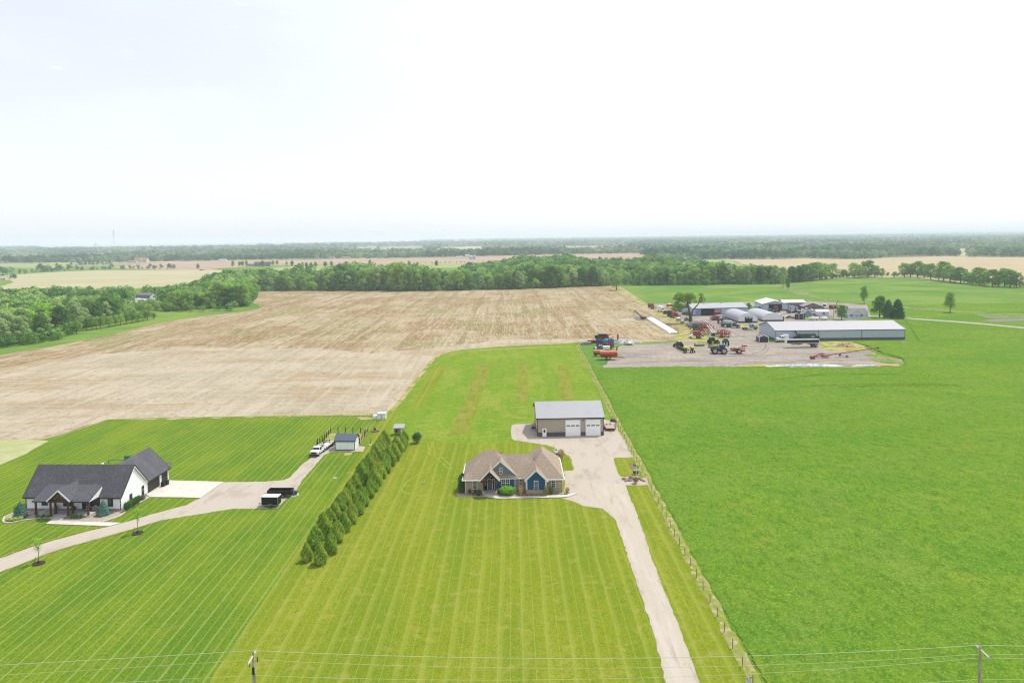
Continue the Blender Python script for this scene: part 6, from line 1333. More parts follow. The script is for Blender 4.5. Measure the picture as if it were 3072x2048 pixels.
far_house(ZM, 1288, 282, 22, 10, 3, 6, (176, 150, 130), 'far low tan house right of two at the middle tree line', wing=False)
far_house(ZM, 198, 303, 20, 8, 3, 5, (230, 226, 222), 'far low white house at the left forest edge above the ploughed field', wing=False, wallc=(232, 232, 232))
far_house(ZM, 595, 222, 22, 12, 4, 9, (170, 110, 110), 'far red-roofed house in a forest gap', wing=False)
far_house(ZM, 1380, 196, 60, 20, 6, 11, (228, 224, 218), 'long white far building left of the distant village', wing=False, wallc=(230, 230, 230))
for i, (x, y, w_) in enumerate(((1440, 192, 30), (1495, 186, 34), (1530, 184, 24), (1680, 184, 30), (1765, 186, 26), (1860, 180, 30), (1905, 182, 30), (1950, 178, 26))):
    far_house(ZM, x, y, w_, 14, 5, 10, (214, 200, 196), f'small hazy village house, {ordw(i + 1)} from the left in the distant village', wing=False, wallc=(226, 222, 220))['group'] = 'houses of the distant village'
for i, (Z, x, y, w_) in enumerate(((ZN, 1110, 165, 40), (ZN, 1190, 188, 20), (ZN, 1275, 188, 22), (ZN, 1560, 186, 20), (ZR, 1545, 150, 60), (ZN, 790, 134, 40), (ZN, 1330, 136, 60), (ZN, 1430, 133, 50))):
    far_house(Z, x, y, w_, 14, 5, 9, (232, 232, 232), f'tiny white far building, {ordw(i + 1)} of the scattered ones to the right of the village', wing=False, wallc=(236, 236, 236))['group'] = 'scattered far white buildings'
pa = G(ZN, 333, 288); BINM = mat('galvanised', C(214, 216, 220), .4, .3)
t = thing('grain_bin', 'broad white grain bin at the far tree line', 'grain bin', (pa.x, pa.y, 0)); MB().tube((0, 0, 0), (0, 0, 7), 5.2, 5.2, 18).build('wall', BINM, t); MB().tube((0, 0, 7), (0, 0, 10), 5.5, .5, 18).build('roof', BINM, t)
t = thing('grain_bin', 'slim white grain bin right behind the broad one', 'grain bin', (pa.x + 8, pa.y + 8, 0)); MB().tube((0, 0, 0), (0, 0, 9), 3.2, 3.2, 16).build('wall', BINM, t); MB().tube((0, 0, 9), (0, 0, 11), 3.4, .3, 16).build('roof', BINM, t)
far_house(ZN, 300, 272, 12, 10, 5, 9, (200, 200, 206), 'far grey-white farm building behind the grain bins', wing=False, wallc=(226, 226, 228)); far_house(ZN, 228, 276, 16, 8, 3, 5, (222, 220, 220), 'low white farm shed left of the grain bins', wing=False, wallc=(226, 226, 228))
# white warehouses on the horizon
WHM = mat('warehouse_white', C(240, 240, 240, .95), .6)
for i, (Z, x0, x1, y, hh) in enumerate(((ZL, 0, 160, 212, 9), (ZL, 330, 460, 203, 8), (ZL, 480, 820, 206, 10), (ZL, 1245, 1385, 193, 10), (ZZ, 700, 845, 313, 10), (ZZ, 975, 1245, 312, 11), (ZZ, 1255, 1365, 308, 12), (ZZ, 1445, 1645, 311, 19), (ZZ, 1650, 1720, 300, 14), (ZZ, 1870, 2085, 298, 13), (ZM, 1900, 2040, 158, 5))):
    p0, p1 = G(Z, x0, y), G(Z, x1, y); k = 8000 / p0.y; p0, p1 = p0 * k, p1 * k; w_ = (p1 - p0).length; hh = 15 + hh * .75
    t = thing('warehouse', f'long white warehouse on the hazy horizon, {ordw(i + 1)} from the left', 'warehouse', p0, math.atan2(p1.y - p0.y, p1.x - p0.x), 'white warehouses on the horizon')
    bx('wall', WHM, t, (0, 0, 0, w_, 120, hh)); bx('roof', mat('warehouse_roof', C(236, 236, 236), .8), t, (-1, -1, hh, w_ + 1, 121, hh + 1)); bx('dock_band', mat('warehouse_grey', C(190, 196, 204, .9), .8), t, (w_ * .1, -.6, 0, w_ * .35, -.05, hh * .6))
# lattice tower, water tower, masts
STL = mat('mast_steel', C(176, 170, 170), .6)
def lattice(label, p, h, wb, wt_, name='lattice_tower'):
    t = thing(name, label, 'tower', p); b = MB(); n = 8
    def c4(z): s = (wb + (wt_ - wb) * z / h) / 2; return [Vector((s * a, s * c, z)) for a, c in ((1, 1), (-1, 1), (-1, -1), (1, -1))]
    for k in range(n):
        a, c = c4(h * k / n), c4(h * (k + 1) / n)
        for i in range(4): b.tube(a[i], c[i], wb * .05, wb * .05, 4).tube(a[i], c[(i + 1) % 4], wb * .03, wb * .03, 4).tube(c[i], c[(i + 1) % 4], wb * .03, wb * .03, 4)
    b.build('lattice', STL, t); b = MB(); b.box(-wt_ * 1.3, -wt_ * 1.3, h * .86, wt_ * 1.3, wt_ * 1.3, h * .89).box(-wt_ * 1.2, -wt_ * 1.2, h * .62, wt_ * 1.2, wt_ * 1.2, h * .65); b.build('antenna_deck', STL, t); MB().tube((0, 0, h), (0, 0, h * 1.12), wt_ * .15, wt_ * .1, 5).build('antenna', STL, t)
pa = P(342, 741); lattice('pale lattice tower standing above the horizon at the left', pa, 88 * pa.y / 3700, 12, 7)
pa = G(ZL, 965, 210); t = thing('water_tower', 'far water tower with a brownish tank left of the lattice tower', 'water tower', pa); k = pa.y / FPX; MB().tube((0, 0, 0), (0, 0, 7 * k), 1.2 * k, 1 * k, 8).build('stem', STL, t); MB().tube((0, 0, 7 * k), (0, 0, 11.5 * k), 3.4 * k, 3.4 * k, 14).build('tank', mat('tank_brown', C(170, 140, 130), .7), t)
for i, (Z, x, y, hh) in enumerate(((ZZ, 390, 292, 13), (ZN, 2115, 130, 22), (ZR, 78, 150, 16), (ZR, 1860, 90, 14), (ZS, 1372, 75, 15))):
    p = G(Z, x, y); k = min(p.y, 9000) / FPX; p = Vector((p.x * min(1, 9000 / p.y), min(p.y, 9000), 0)); t = thing('radio_mast', f'thin radio mast on the horizon, {ordw(i + 1)} from the left', 'mast', p, 0, 'radio masts on the horizon'); MB().tube((0, 0, 0), (0, 0, hh * k), .25 * k, .18 * k, 5).build('pole', STL, t); MB().box(-.5 * k, -.5 * k, hh * k * .8, .5 * k, .5 * k, hh * k * .84).build('antenna', STL, t)
for i, (Z, x, y) in enumerate(((ZM, 1022, 290), (ZM, 1300, 284), (ZM, 1508, 283), (ZM, 1728, 280), (ZM, 1940, 276))):
    p = G(Z, x, y); t = thing('far_utility_pole', f'far utility pole along the middle tree line, {ordw(i + 1)} from the left', 'utility pole', p, 0, 'far utility poles along the tree line'); MB().tube((0, 0, 0), (0, 0, 12), .3, .25, 6).build('pole', mat('pale_pole', C(200, 196, 190)), t); MB().box(-1.3, -.15, 10.8, 1.3, .15, 11.1).build('crossarm', MATS['pale_pole'], t)

# ------------------------------------------------------------------ vehicles and machines
TYRE = mat('tyre', C(58, 56, 56), .9); RIMW = mat('rim_pale', C(214, 208, 196), .5); RIMY = mat('rim_yellow', C(222, 196, 70), .5); RIMS = mat('rim_steel', C(190, 192, 196), .35, .6)
RED = paint('red_paint', 190, 44, 44); RED2 = paint('faded_red', 176, 70, 62); BLU = paint('blue_paint', 34, 74, 150); GRN = paint('green_paint', 34, 104, 60); LGRN = paint('lime_paint', 160, 190, 60); WHP = mat('white_paint', C(240, 240, 240, .85), .35, spec=.5); BLKP = mat('black_paint', C(36, 36, 38), .5); YEL = paint('yellow_paint', 238, 208, 50); ORG = paint('orange_paint', 228, 150, 60); SIL = mat('silver_metal', C(206, 208, 214), .35, .4); RUST = paint('rusty_metal', 136, 84, 62); DGRN = paint('dark_green_paint', 26, 84, 50)
def wheel(par, x, y, r, w_, rim=RIMS, n=18, z=None):
    z = r if z is None else z
    o = MB().tube((x, y - w_ / 2, z), (x, y + w_ / 2, z), r, r, n).build('wheel', TYRE, par)
    s = 1 if y >= 0 else -1
    MB().tube((x, y + s * (w_ / 2 - .05), z), (x, y + s * (w_ / 2 + .02), z), r * .6, r * .6, 14).build('rim', rim, o)
    return o
def T_(name, label, cat, p, rz=0, group=None): return thing(name, label, cat, (p.x, p.y, .09), rz, group)
def pickup(label, p, rz, col=WHP, name='pickup_truck'):
    t = T_(name, label, 'pickup truck', p, rz)
    b = MB(); b.box(-2.9, -.98, .55, 2.75, .98, 1.2); b.box(1.1, -.95, 1.2, 2.7, .95, 1.38, .12, .06); b.build('body', col, t)
    MB().box(-.55, -.9, 1.2, 1.35, .9, 1.92, .28, .12).build('cab', col, t)
    ws = [(1.36, -.8, 1.25), (1.36, .8, 1.25), (1.1, .72, 1.84), (1.1, -.72, 1.84)]; mk('windshield', [Vector(v) + Vector((.03, 0, 0)) for v in ws], [[0, 1, 2, 3]], GLASSD, t)
    for s in (-1, 1): mk('side_window', [Vector((-.35, s * .905, 1.28)), Vector((1.15, s * .905, 1.28)), Vector((.95, s * .82, 1.82)), Vector((-.25, s * .82, 1.82))], [[0, 1, 2, 3]], GLASSD, t)
    bx('cargo_bed', BLKP, t, (-2.8, -.85, 1.19, -.65, .85, 1.21)); b = MB(); b.box(-2.9, -.98, 1.2, -.6, -.86, 1.4); b.box(-2.9, .86, 1.2, -.6, .98, 1.4); b.box(-2.9, -.86, 1.2, -2.8, .86, 1.4); b.build('bed_wall', col, t)
    bx('grille', BLKP, t, (2.74, -.62, .78, 2.8, .62, 1.18)); bx('bumper', BLKP, t, (2.75, -1.0, .35, 3.0, 1.0, .7))
    for s in (-1, 1):
        bx('headlight', mat('lamp_glass', C(220, 226, 230), .2), t, (2.74, s * .82 - .14, .9, 2.8, s * .82 + .14, 1.15)); bx('mirror', BLKP, t, (.85, s * 1.1 - .12, 1.3, 1.0, s * 1.1 + .12, 1.58))
        wheel(t, 1.75, s * .88, .42, .28); wheel(t, -1.75, s * .88, .42, .28)
    return t
fwd = lambda a, b: math.atan2(b.y - a.y, b.x - a.x)
_a, _b = G(ZB, 950, 690), G(ZB, 1110, 560); HEAD = math.atan2(_a.y - _b.y, _a.x - _b.x); pt = G(ZB, 985, 655); print('head', math.degrees(HEAD)); pickup('white pickup truck facing the camera on the narrow gravel drive', pt + Vector((-.2, 1.6, 0)), HEAD)
# flatbed trailer behind the pickup
a = G(ZB, 1090, 575); t = T_('flatbed_trailer', 'pale-decked flatbed trailer hitched behind the white pickup', 'trailer', a + Vector((0, 1.2, 0)), HEAD + math.pi)
bx('deck', mat('pale_deck', C(220, 210, 200), .8), t, (-2.2, -1.0, .7, 3.4, 1.0, .8)); bx('frame', BLKP, t, (-2.25, -1.06, .6, 3.45, -1.0, .9), (-2.25, 1.0, .6, 3.45, 1.06, .9)); bx('cargo', WHP, t, (-1.9, -.5, .8, .2, .5, 1.0)); MB().bar((-2.2, 0, .65), (-3.6, 0, .6), .12, .1).build('tongue', BLKP, t)
for s in (-1, 1): wheel(t, 1.2, s * 1.12, .36, .2); wheel(t, 2.0, s * 1.12, .36, .2)
# black dump-style utility trailer and enclosed cargo trailer
a = G(ZB, 470, 1180); t = T_('utility_trailer', 'long open black utility trailer behind the enclosed trailer', 'trailer', a + Vector((.7, 2.4, 0)), R(-2)); t.scale = (.84, .84, .84)
b = MB(); b.box(-2.9, -1.05, .65, 2.9, 1.05, .72); b.build('deck', BLKP, t); b = MB(); b.box(-2.9, -1.1, .65, 2.9, -1.03, 1.55); b.build('side_wall', BLKP, t); MB().box(-2.9, 1.03, .65, 2.9, 1.1, 1.55).build('side_wall', BLKP, t); MB().box(-2.9, -1.03, .65, -2.83, 1.03, 1.55).build('front_wall', BLKP, t); MB().box(2.83, -1.03, .65, 2.9, 1.03, 1.5).build('tailgate', BLKP, t)
bx('top_rail', CHAR, t, (-2.95, -1.14, 1.55, 2.95, -1.0, 1.63), (-2.95, 1.0, 1.55, 2.95, 1.14, 1.63), (2.8, -1.0, 1.5, 2.95, 1.0, 1.58), (-2.95, -1.0, 1.55, -2.8, 1.0, 1.63)); MB().bar((-2.9, .4, .6), (-4.1, 0, .55), .1, .1).bar((-2.9, -.4, .6), (-4.1, 0, .55), .1, .1).build('tongue', BLKP, t)
for s in (-1, 1): wheel(t, .1, s * 1.2, .36, .2); wheel(t, .95, s * 1.2, .36, .2)
a = G(ZB, 432, 1262); t = T_('enclosed_trailer', 'black enclosed cargo trailer with white roof at the edge of the gravel turnaround', 'trailer', a + Vector((0, .8, 0)), R(-3)); t.scale = (.88, .88, .88)
b = MB(); b.box(-1.85, -.95, .45, 1.85, .95, 2.25); b.build('body', BLKP, t); bx('roof', WHP, t, (-1.9, -1.0, 2.25, 1.9, 1.0, 2.33)); bx('trim', SIL, t, (-1.9, -.99, .4, -1.78, -.94, 2.25), (1.78, -.99, .4, 1.9, -.94, 2.25), (-1.9, -.99, .4, 1.9, -.94, .5)); bx('fender', SIL, t, (-.4, -1.25, .62, .5, -.95, .7)); MB().bar((-1.85, .35, .45), (-2.9, 0, .45), .1, .1).bar((-1.85, -.35, .45), (-2.9, 0, .45), .1, .1).build('tongue', SIL, t); MB().tube((-2.7, 0, .0), (-2.7, 0, .7), .05).build('jack', SIL, t)
for s in (-1, 1): wheel(t, .05, s * 1.1, .36, .2)
def transformer(Z, x, y, label):
    p = G(Z, x, y); t = T_('transformer_box', label, 'transformer', p + Vector((0, .5, 0)), R(3)); t.scale = ((.72,) * 3 if Z is ZI else (.8,) * 3); MB().box(-.75, -.6, .12, .75, .6, 1.05, .04, .1).build('cabinet', paint('olive_paint', 84, 100, 84), t); bx('lid', mat('olive_lid', C(140, 160, 146), .6), t, (-.78, -.64, 1.05, .78, .64, 1.12)); bx('pad', M_conc, t, (-.95, -.8, 0, .95, .8, .12)); bx('warning_label', WHITE, t, (-.1, -.62, .55, .15, -.55, .75))
transformer(ZB, 708, 1122, 'green transformer box on a pale pad beside the turnaround'); transformer(ZI, 500, 664, 'green transformer box behind the flagpole at the fence')
# flagpole and flag
p = G(ZI, 502, 700); t = T_('flagpole', 'white flagpole flying the American flag above the rock bed', 'flagpole', p); MB().tube((0, 0, 0), (0, 0, 2.85), .04, .03, 8).ell((0, 0, 2.88), .09, .09, .09, 8, 5).build('pole', WHITE, t)
fl = []; nx, nz = 12, 7; Wf, Hf = 1.5, .84
def flagm(name, x0, x1, z0, z1, m_, off=0):
    vs, fs = [], []
    for side in (0, 1):
        for i in range(nx + 1):
            for j in range(2):
                x = x0 + (x1 - x0) * i / nx; z = z0 + (z1 - z0) * j; vs.append((-x - .04, .10 * math.sin(x * 3.2) * min(1, x) + (.012 + off) * (1 if side else -1), 1.95 + z + .03 * math.sin(x * 2)))
    n1 = (nx + 1) * 2
    for i in range(nx): a_ = i * 2; fs.append([a_, a_ + 1, a_ + 3, a_ + 2]); fs.append([n1 + a_, n1 + a_ + 2, n1 + a_ + 3, n1 + a_ + 1])
    fs += [[0, 2 * nx, 2 * nx + n1, n1], ] if False else []
    return mk(name, vs, fs, m_, t)
FR, FW_, FB = mat('flag_red', C(196, 60, 76, .75), .8), mat('flag_white', C(240, 240, 244, .8), .8), mat('flag_blue', C(52, 60, 120, .75), .8)
for k in range(13): flagm('stripe', 0, Wf, Hf * k / 13, Hf * (k + 1) / 13, FR if k % 2 == 0 else FW_)
flagm('canton', 0, Wf * .42, Hf * 6 / 13, Hf, FB, .012)
b = MB()
for r_ in range(5):
    for c_ in range(6): b.box(-.1 - c_ * .1 - .03, -.06, 1.97 + Hf * (6.6 / 13) + r_ * .075, -.1 - c_ * .1, -.03, 2.0 + Hf * (6.6 / 13) + r_ * .075)
b.build('stars', FW_, t)
rp = [(335, 728, .6, 'long flat tan'), (375, 745, .45, 'dark-topped tan'), (355, 755, .4, 'low front tan'), (430, 712, .7, 'wide pale tan'), (405, 748, .5, 'mid-sized brown'), (437, 748, .3, 'small white'), (510, 715, .65, 'flat pale'), (555, 728, .5, 'pale grey'), (585, 745, .45, 'brown'), (615, 757, .35, 'flat cream'), (480, 722, .5, 'pinkish')]
for i, (x_, y_, r_, nm) in enumerate(rp): p = G(ZI, x_, y_); rock(f'{nm} landscape boulder in the rock bed below the flagpole', (p.x, p.y, .1), r_ * .95, i * .7, SANDST if nm not in ('small white', 'pale grey') else GREYSTONE, 90 + i, 'boulders below the flagpole', .55)
p = G(ZI, 492, 785); shrub('reddish brown shrub in front of the boulders', (p.x, p.y, .08), .8, 1.25, leafmat('maroon_leaf', (90, 60, 40), (130, 90, 60), (150, 130, 70)), 900, .08, seed=60)
p = G(ZI, 343, 712); t = T_('path_light', 'small dark path light left of the boulders', 'lamp', p); MB().tube((0, 0, 0), (0, 0, .7), .03).build('stake', IRON, t); MB().tube((0, 0, .7), (0, 0, .8), .1, .02).build('cap', IRON, t)
# flatbed trailer by the tan barn
p = G(ZC, 1893, 440); t = T_('flatbed_trailer', 'low wooden-decked flatbed trailer parked right of the tan barn', 'trailer', p + Vector((0, 2.2, 0)), R(-92))
bx('deck', mat('worn_deck', C(206, 186, 176), .85, layers=[('s', C(170, 150, 140), 1, .25, .7, .95, .5)]), t, (-2.3, -1.25, .6, 2.3, 1.25, .68)); bx('frame', RUST, t, (-2.4, -1.33, .5, 2.4, -1.25, .72), (-2.4, 1.25, .5, 2.4, 1.33, .72), (2.3, -1.25, .5, 2.4, 1.25, .66)); bx('ramp', BLKP, t, (-2.4, -.9, .68, -1.2, -.5, .78)); bx('ramp', BLKP, t, (-2.4, .1, .68, -1.2, .5, .78)); MB().bar((2.3, .5, .5), (3.7, 0, .45), .1, .1).bar((2.3, -.5, .5), (3.7, 0, .45), .1, .1).build('tongue', BLKP, t)
for s in (-1, 1): wheel(t, -.4, s * 1.42, .36, .2); wheel(t, .5, s * 1.42, .36, .2); bx('fender', RUST, t, (-.9, s * 1.42 - .15, .76, 1.0, s * 1.42 + .15, .82))

def tractor(label, p, rz, col, roofc, rim, k=1.0, duals=False, artic=False):
    t = T_('tractor', label, 'tractor', p, rz); rr, fr_ = (.95, .95) if artic else (.95, .6)
    hb_ = MB(); hb_.box(.3, -.42, .95, 2.5, .42, 1.65, .05, .08); hb_.build('hood', col, t); bx('chassis', BLKP, t, (-1.3, -.3, .5, 2.4, .3, .95))
    MB().box(-1.15, -.75, 1.25, .35, .75, 2.55, .1, .08).build('cab', GLASSD, t); MB().box(-1.25, -.82, 2.55, .45, .82, 2.75, .1, .1).build('roof', roofc, t)
    for x_ in (-1.12, .3):
        for y_ in (-.74, .74): bx('cab_pillar', col, t, (x_ - .05, y_ - .05, 1.2, x_ + .05, y_ + .05, 2.58))
    MB().tube((1.0, .3, 1.6), (1.0, .3, 2.5), .05).build('exhaust', BLKP, t)
    for s in (-1, 1):
        bx('fender', col, t, (-1.6, s * .95 - .28, 1.5, -.1, s * .95 + .28, 1.62)); wheel(t, -.8, s * 1.0, rr, .5, rim, 20); wheel(t, 1.9, s * .95, fr_ if not artic else .95, .38 if not artic else .5, rim, 20)
        if duals: wheel(t, -.8, s * 1.6, rr, .5, rim, 20); wheel(t, 1.9, s * 1.55, .95, .5, rim, 20) if artic else None
    t.scale = (k, k, k); return t
tractor('green tractor with cab hitched to the lime-green mower', G(ZQ, 1330, 360), R(20), GRN, GRN, RIMY, 1.25)
tractor('green tractor seen from behind, right of the other green one', G(ZQ, 1655, 385), R(75), GRN, mat('pale_green_roof', C(150, 190, 160)), RIMY, 1.25)
tractor('large blue articulated tractor with dual pale-rimmed wheels', G(ZQ, 1530, 590), R(172), BLU, mat('sky_blue_roof', C(96, 150, 210)), RIMW, 1.45, True, True)
tractor('open-platform tractor with tan canopy pulling the folded planter', G(ZQ, 470, 440), R(115), DGRN, mat('cream_canopy', C(226, 206, 170)), RUST, 1.1)
def implement(name, label, cat, p, rz, col, L, W_, H, kind=0, seed=0, group=None):
    """folding tillage tool: frame bars, shanks, discs, wheels."""
    t = T_(name, label, cat, p, rz, group); random.seed(seed); b = MB(); s = MB(); d = MB()
    for i in range(4): y_ = -W_ / 2 + W_ * i / 3; b.bar((-L / 2, y_, H * .45), (L / 2, y_, H * .45), .3, .3)
    for i in range(5): x_ = -L / 2 + L * i / 4; b.bar((x_, -W_ / 2, H * .45), (x_, W_ / 2, H * .45), .14, .14)
    for i in range(40):
        x_, y_, z_ = random.uniform(-L / 2, L / 2), random.uniform(-W_ / 2, W_ / 2), random.uniform(.4, H * .85); b.bar((x_, y_, z_), (x_ + random.uniform(-1.2, 1.2), y_ + random.uniform(-.8, .8), z_ + random.uniform(-.8, .8)), .2, .28)
    b.build('frame', col, t)
    for sd in (-1, 1):
        w_ = MB()
        for i in range(6): x_ = -L / 2 + L * i / 5; w_.bar((x_, sd * W_ / 2, H * .3), (x_, sd * W_ * .42, H * random.uniform(.6, 1)), .22, .4)
        for k in (.92,): w_.bar((-L / 2, sd * W_ / 2 * (1.1 - k * .2), H * k), (L / 2, sd * W_ / 2 * (1.1 - k * .2), H * k), .22, .25)
        w_.build('folded_wing', col, t)
    for i in range(12): x_ = random.uniform(-L / 2, L / 2); y_ = random.uniform(-W_ / 2, W_ / 2); s.bar((x_, y_, H * .42), (x_ + .25, y_, .15), .06, .1)
    s.build('shanks', RUST, t)
    for i in range(8): x_ = -L / 2 + L * i / 7; d.disc((x_, -W_ * .3, .35), .32, 'x', .03, 10).disc((x_, W_ * .3, .35), .32, 'x', .03, 10)
    d.bar((-L / 2, -W_ * .3, .35), (L / 2, -W_ * .3, .35), .06, .06).bar((-L / 2, W_ * .3, .35), (L / 2, W_ * .3, .35), .06, .06).bar((0, -W_ * .3, .35), (0, W_ * .3, .35), .06, .06); d.build('discs', BLKP, t); MB().bar((L / 2, 0, .6), (L / 2 + 2.2, 0, .5), .15, .15).build('drawbar', col, t)
    for sd in (-1, 1): wheel(t, -.2, sd * (W_ / 2 + .1), .42, .25, RIMW)
    return t
# planter with yellow tanks
a, c_ = G(ZQ, 480, 470), G(ZQ, 720, 570); t = T_('planter', 'folded dark green row planter with two yellow seed tanks', 'planter', c_, fwd(a, c_)); L = (c_ - a).length
b = MB(); b.bar((-L, -.8, 1.0), (0, -.8, 1.1), .35, .35).bar((-L, .2, 1.0), (0, .3, 1.1), .35, .35); b.build('toolbar', GRN, t); b = MB()
for i in range(14): x_ = -L + .6 + i * (L - .8) / 14; b.box(x_, -1.5, .25, x_ + .35, -.9, .95, .05, .05)
b.build('row_units', DGRN, t); b = MB(); [b.tube((-L + .6 + i * (L - .8) / 14, -1.2, .95), (-L + .6 + i * (L - .8) / 14, -1.2, 1.3), .14, .17, 8) for i in range(14)]; b.build('seed_hoppers', BLKP, t)
for y_ in (-1.5, 1.6): MB().ell((.1, y_, 2.25), 1.2, 1.0, .62, 14, 8).build('seed_tank', YEL, t, True); bx('tank_stand', DGRN, t, (-.6, y_ - .5, .9, .8, y_ + .5, 1.75))
for y_ in (-2.4, -1.4, .6, 1.5, 2.4): wheel(t, .9, y_, .5, .3, RIMW)
# lime mower-conditioners
def mower(label, p, rz):
    t = T_('hay_mower', label, 'hay mower', p, rz, 'lime-green hay mowers'); MB().box(-2.2, -.8, .4, 2.2, .8, .95, .1, .25).build('cutter_body', LGRN, t); bx('header_curtain', BLKP, t, (-2.25, -.95, .15, 2.25, -.8, .5)); MB().bar((0, .6, 1.0), (-.5, 1.4, 1.5), .2, .2).bar((-.5, 1.4, 1.5), (5.2, 2.4, 1.0), .22, .22).build('tongue', LGRN, t); bx('side_shield', LGRN, t, (-2.4, -.7, .5, -2.2, .7, 1.4))
    for s in (-1, 1): wheel(t, s * 2.0, .9, .42, .28, RUST)
mower('lime-green hay mower hitched to the left green tractor', G(ZQ, 1000, 400), R(5)); mower('lime-green hay mower half hidden behind the blue tractor', G(ZQ, 1360, 440), R(10))
# red trailed sprayer
p = G(ZQ, 1960, 600); t = T_('trailed_sprayer', 'red trailed sprayer with a white tank behind the blue tractor', 'sprayer', p + Vector((0, 1, 0)), R(180)); bx('frame', RED, t, (-3.0, -.8, 1.0, 2.2, .8, 1.35)); MB().box(-1.5, -1.0, 1.35, 1.9, 1.0, 2.4, .35, .3).build('tank', RED, t); MB().ell((.2, 0, 2.5), 1.3, .8, .25).build('tank_lid', mat('cream_lid', C(232, 214, 180)), t, True); MB().bar((2.2, 0, 1.2), (5.6, 0, .8), .2, .2).build('drawbar', RED, t)
b = MB(); [b.bar((-3.2, s * 1.2, 1.0 + k * .5), (-1.0, s * 1.5, 1.1 + k * .5), .12, .12) for s in (-1, 1) for k in range(4)]; b.bar((-3, -1.3, .8), (-3, -1.3, 3.9), .15, .15).bar((-3, 1.3, .8), (-3, 1.3, 3.9), .15, .15).bar((-4.4, 0, 3.2), (-2, 0, 3.3), .5, .5); b.build('boom', RED, t); bx('hose_rack', BLKP, t, (2.3, -.7, 1.6, 2.8, .7, 2.3))
for s in (-1, 1): wheel(t, -.6, s * 1.25, 1.12, .4, RIMW, 22)
# orange-covered red grain cart and yellow tank wagon
p = G(ZM1, 930, 965); t = T_('grain_cart', 'red grain cart with an orange tarp roof near the fence corner', 'grain cart', p + Vector((0, 1.4, 0)), R(0))
MB().box(-3.3, -1.3, 1.1, 3.3, 1.3, 1.5, -.0, .0).box(-3.6, -1.6, 1.5, 3.5, 1.6, 3.1).build('body', RED, t); MB().prism([(-1.65, 3.1), (1.65, 3.1), (1.2, 3.75), (-1.2, 3.75)], 'x', -3.6, 3.5).build('tarp_roof', mat('orange_tarp', C(240, 150, 110), .8), t); bx('stripe', mat('pale_stripe', C(230, 150, 140)), t, (-3.6, -1.63, 2.6, 3.5, -1.6, 2.75)); MB().bar((3.0, .6, 1.4), (3.9, .9, 5.4), .45, .45).build('unloading_auger', RED, t); MB().bar((3.3, 0, 1.2), (6.8, 0, .7), .3, .3).bar((3.3, .7, 1.2), (5.8, 0, .8), .2, .2).build('drawbar', RED, t)
for s in (-1, 1): wheel(t, -.3, s * 1.95, .95, .5, RIMY, 20)
p = G(ZM1, 700, 850); t = T_('nurse_tank', 'orange-yellow tank wagon left of the red grain cart', 'tank wagon', p + Vector((-1.4, 1.2, 0)), 0); MB().tube((-2.0, 0, 1.9), (2.2, 0, 1.9), .9, .9, 16).ell((-2.0, 0, 1.9), .3, .9, .9).build('tank', ORG, t); bx('frame', BLKP, t, (-2, -.5, .7, 2, .5, 1.05)); [wheel(t, x_, s * .9, .5, .3) for x_ in (-1.2, 1.4) for s in (-1, 1)]
# white service truck, blue frames, red and blue machinery
p = G(ZM1, 700, 690); t = T_('service_truck', 'white service-body truck with open hood behind the blue racks', 'truck', p + Vector((0, 1.5, 0)), R(180)); bx('body', WHP, t, (-3.8, -1.1, .9, -.6, 1.1, 2.2)); MB().box(-.6, -1.05, .8, 1.6, 1.05, 2.6, .3, .12).build('cab', WHP, t); MB().box(1.6, -1, .8, 3.2, 1, 1.7, .1, .1).build('hood', WHP, t); bx('grille', BLKP, t, (3.2, -.9, .6, 3.5, .9, 1.9)); [wheel(t, x_, s * 1.0, .5, .3) for x_ in (-2.4, 2.3) for s in (-1, 1)]
def rackm(label, p, w_, d__, h_, col, seed, name='machinery_rack'):
    t = T_(name, label, 'farm machine', p + Vector((0, d__ / 2, 0)), 0); random.seed(seed); b = MB()
    for x_ in (-w_ / 2, -w_ / 6, w_ / 6, w_ / 2):
        for y_ in (-d__ / 2, d__ / 2): b.bar((x_, y_, 0), (x_, y_, h_), .16, .16)
    for z_ in (.35, .6, .8, 1.0): b.bar((-w_ / 2, -d__ / 2, h_ * z_), (w_ / 2, -d__ / 2, h_ * z_), .14, .14).bar((-w_ / 2, d__ / 2, h_ * z_), (w_ / 2, d__ / 2, h_ * z_), .14, .14)
    b.build('frame', col, t); b = MB()
    for i in range(7): x_ = random.uniform(-w_ / 2, w_ / 2); y_ = random.uniform(-d__ / 2, d__ / 2); z_ = random.uniform(.2, h_ * .7); b.box(x_ - .3, y_ - .3, z_, x_ + .3, y_ + .3, z_ + random.uniform(.2, .7))
    b.build('attachments', col, t); b = MB(); [b.tube((random.uniform(-w_ / 2, w_ / 2), -d__ / 2, random.uniform(.3, h_)), (random.uniform(-w_ / 2, w_ / 2), d__ / 2, random.uniform(.3, h_)), .07) for _ in range(8)]; b.build('hoses', BLKP, t)
    for s in (-1, 1): wheel(t, s * w_ * .35, s * d__ * .5, .4, .25)
    return t
rackm('dark blue implement frame in front of the white service truck', G(ZM1, 640, 695), 2.4, 2, 3.2, BLU, 1); rackm('tall blue implement frame right of the light blue tank', G(ZM1, 1010, 570), 2.2, 2.5, 4.2, BLU, 2); rackm('bright red implement frame between the tank and the grain cart', G(ZM1, 945, 640), 2.2, 2, 3.2, RED, 3); rackm('dark grey implement frame left of the light blue tank', G(ZM1, 650, 500), 3.0, 3, 3.4, paint('steel_blue', 70, 84, 104), 4)
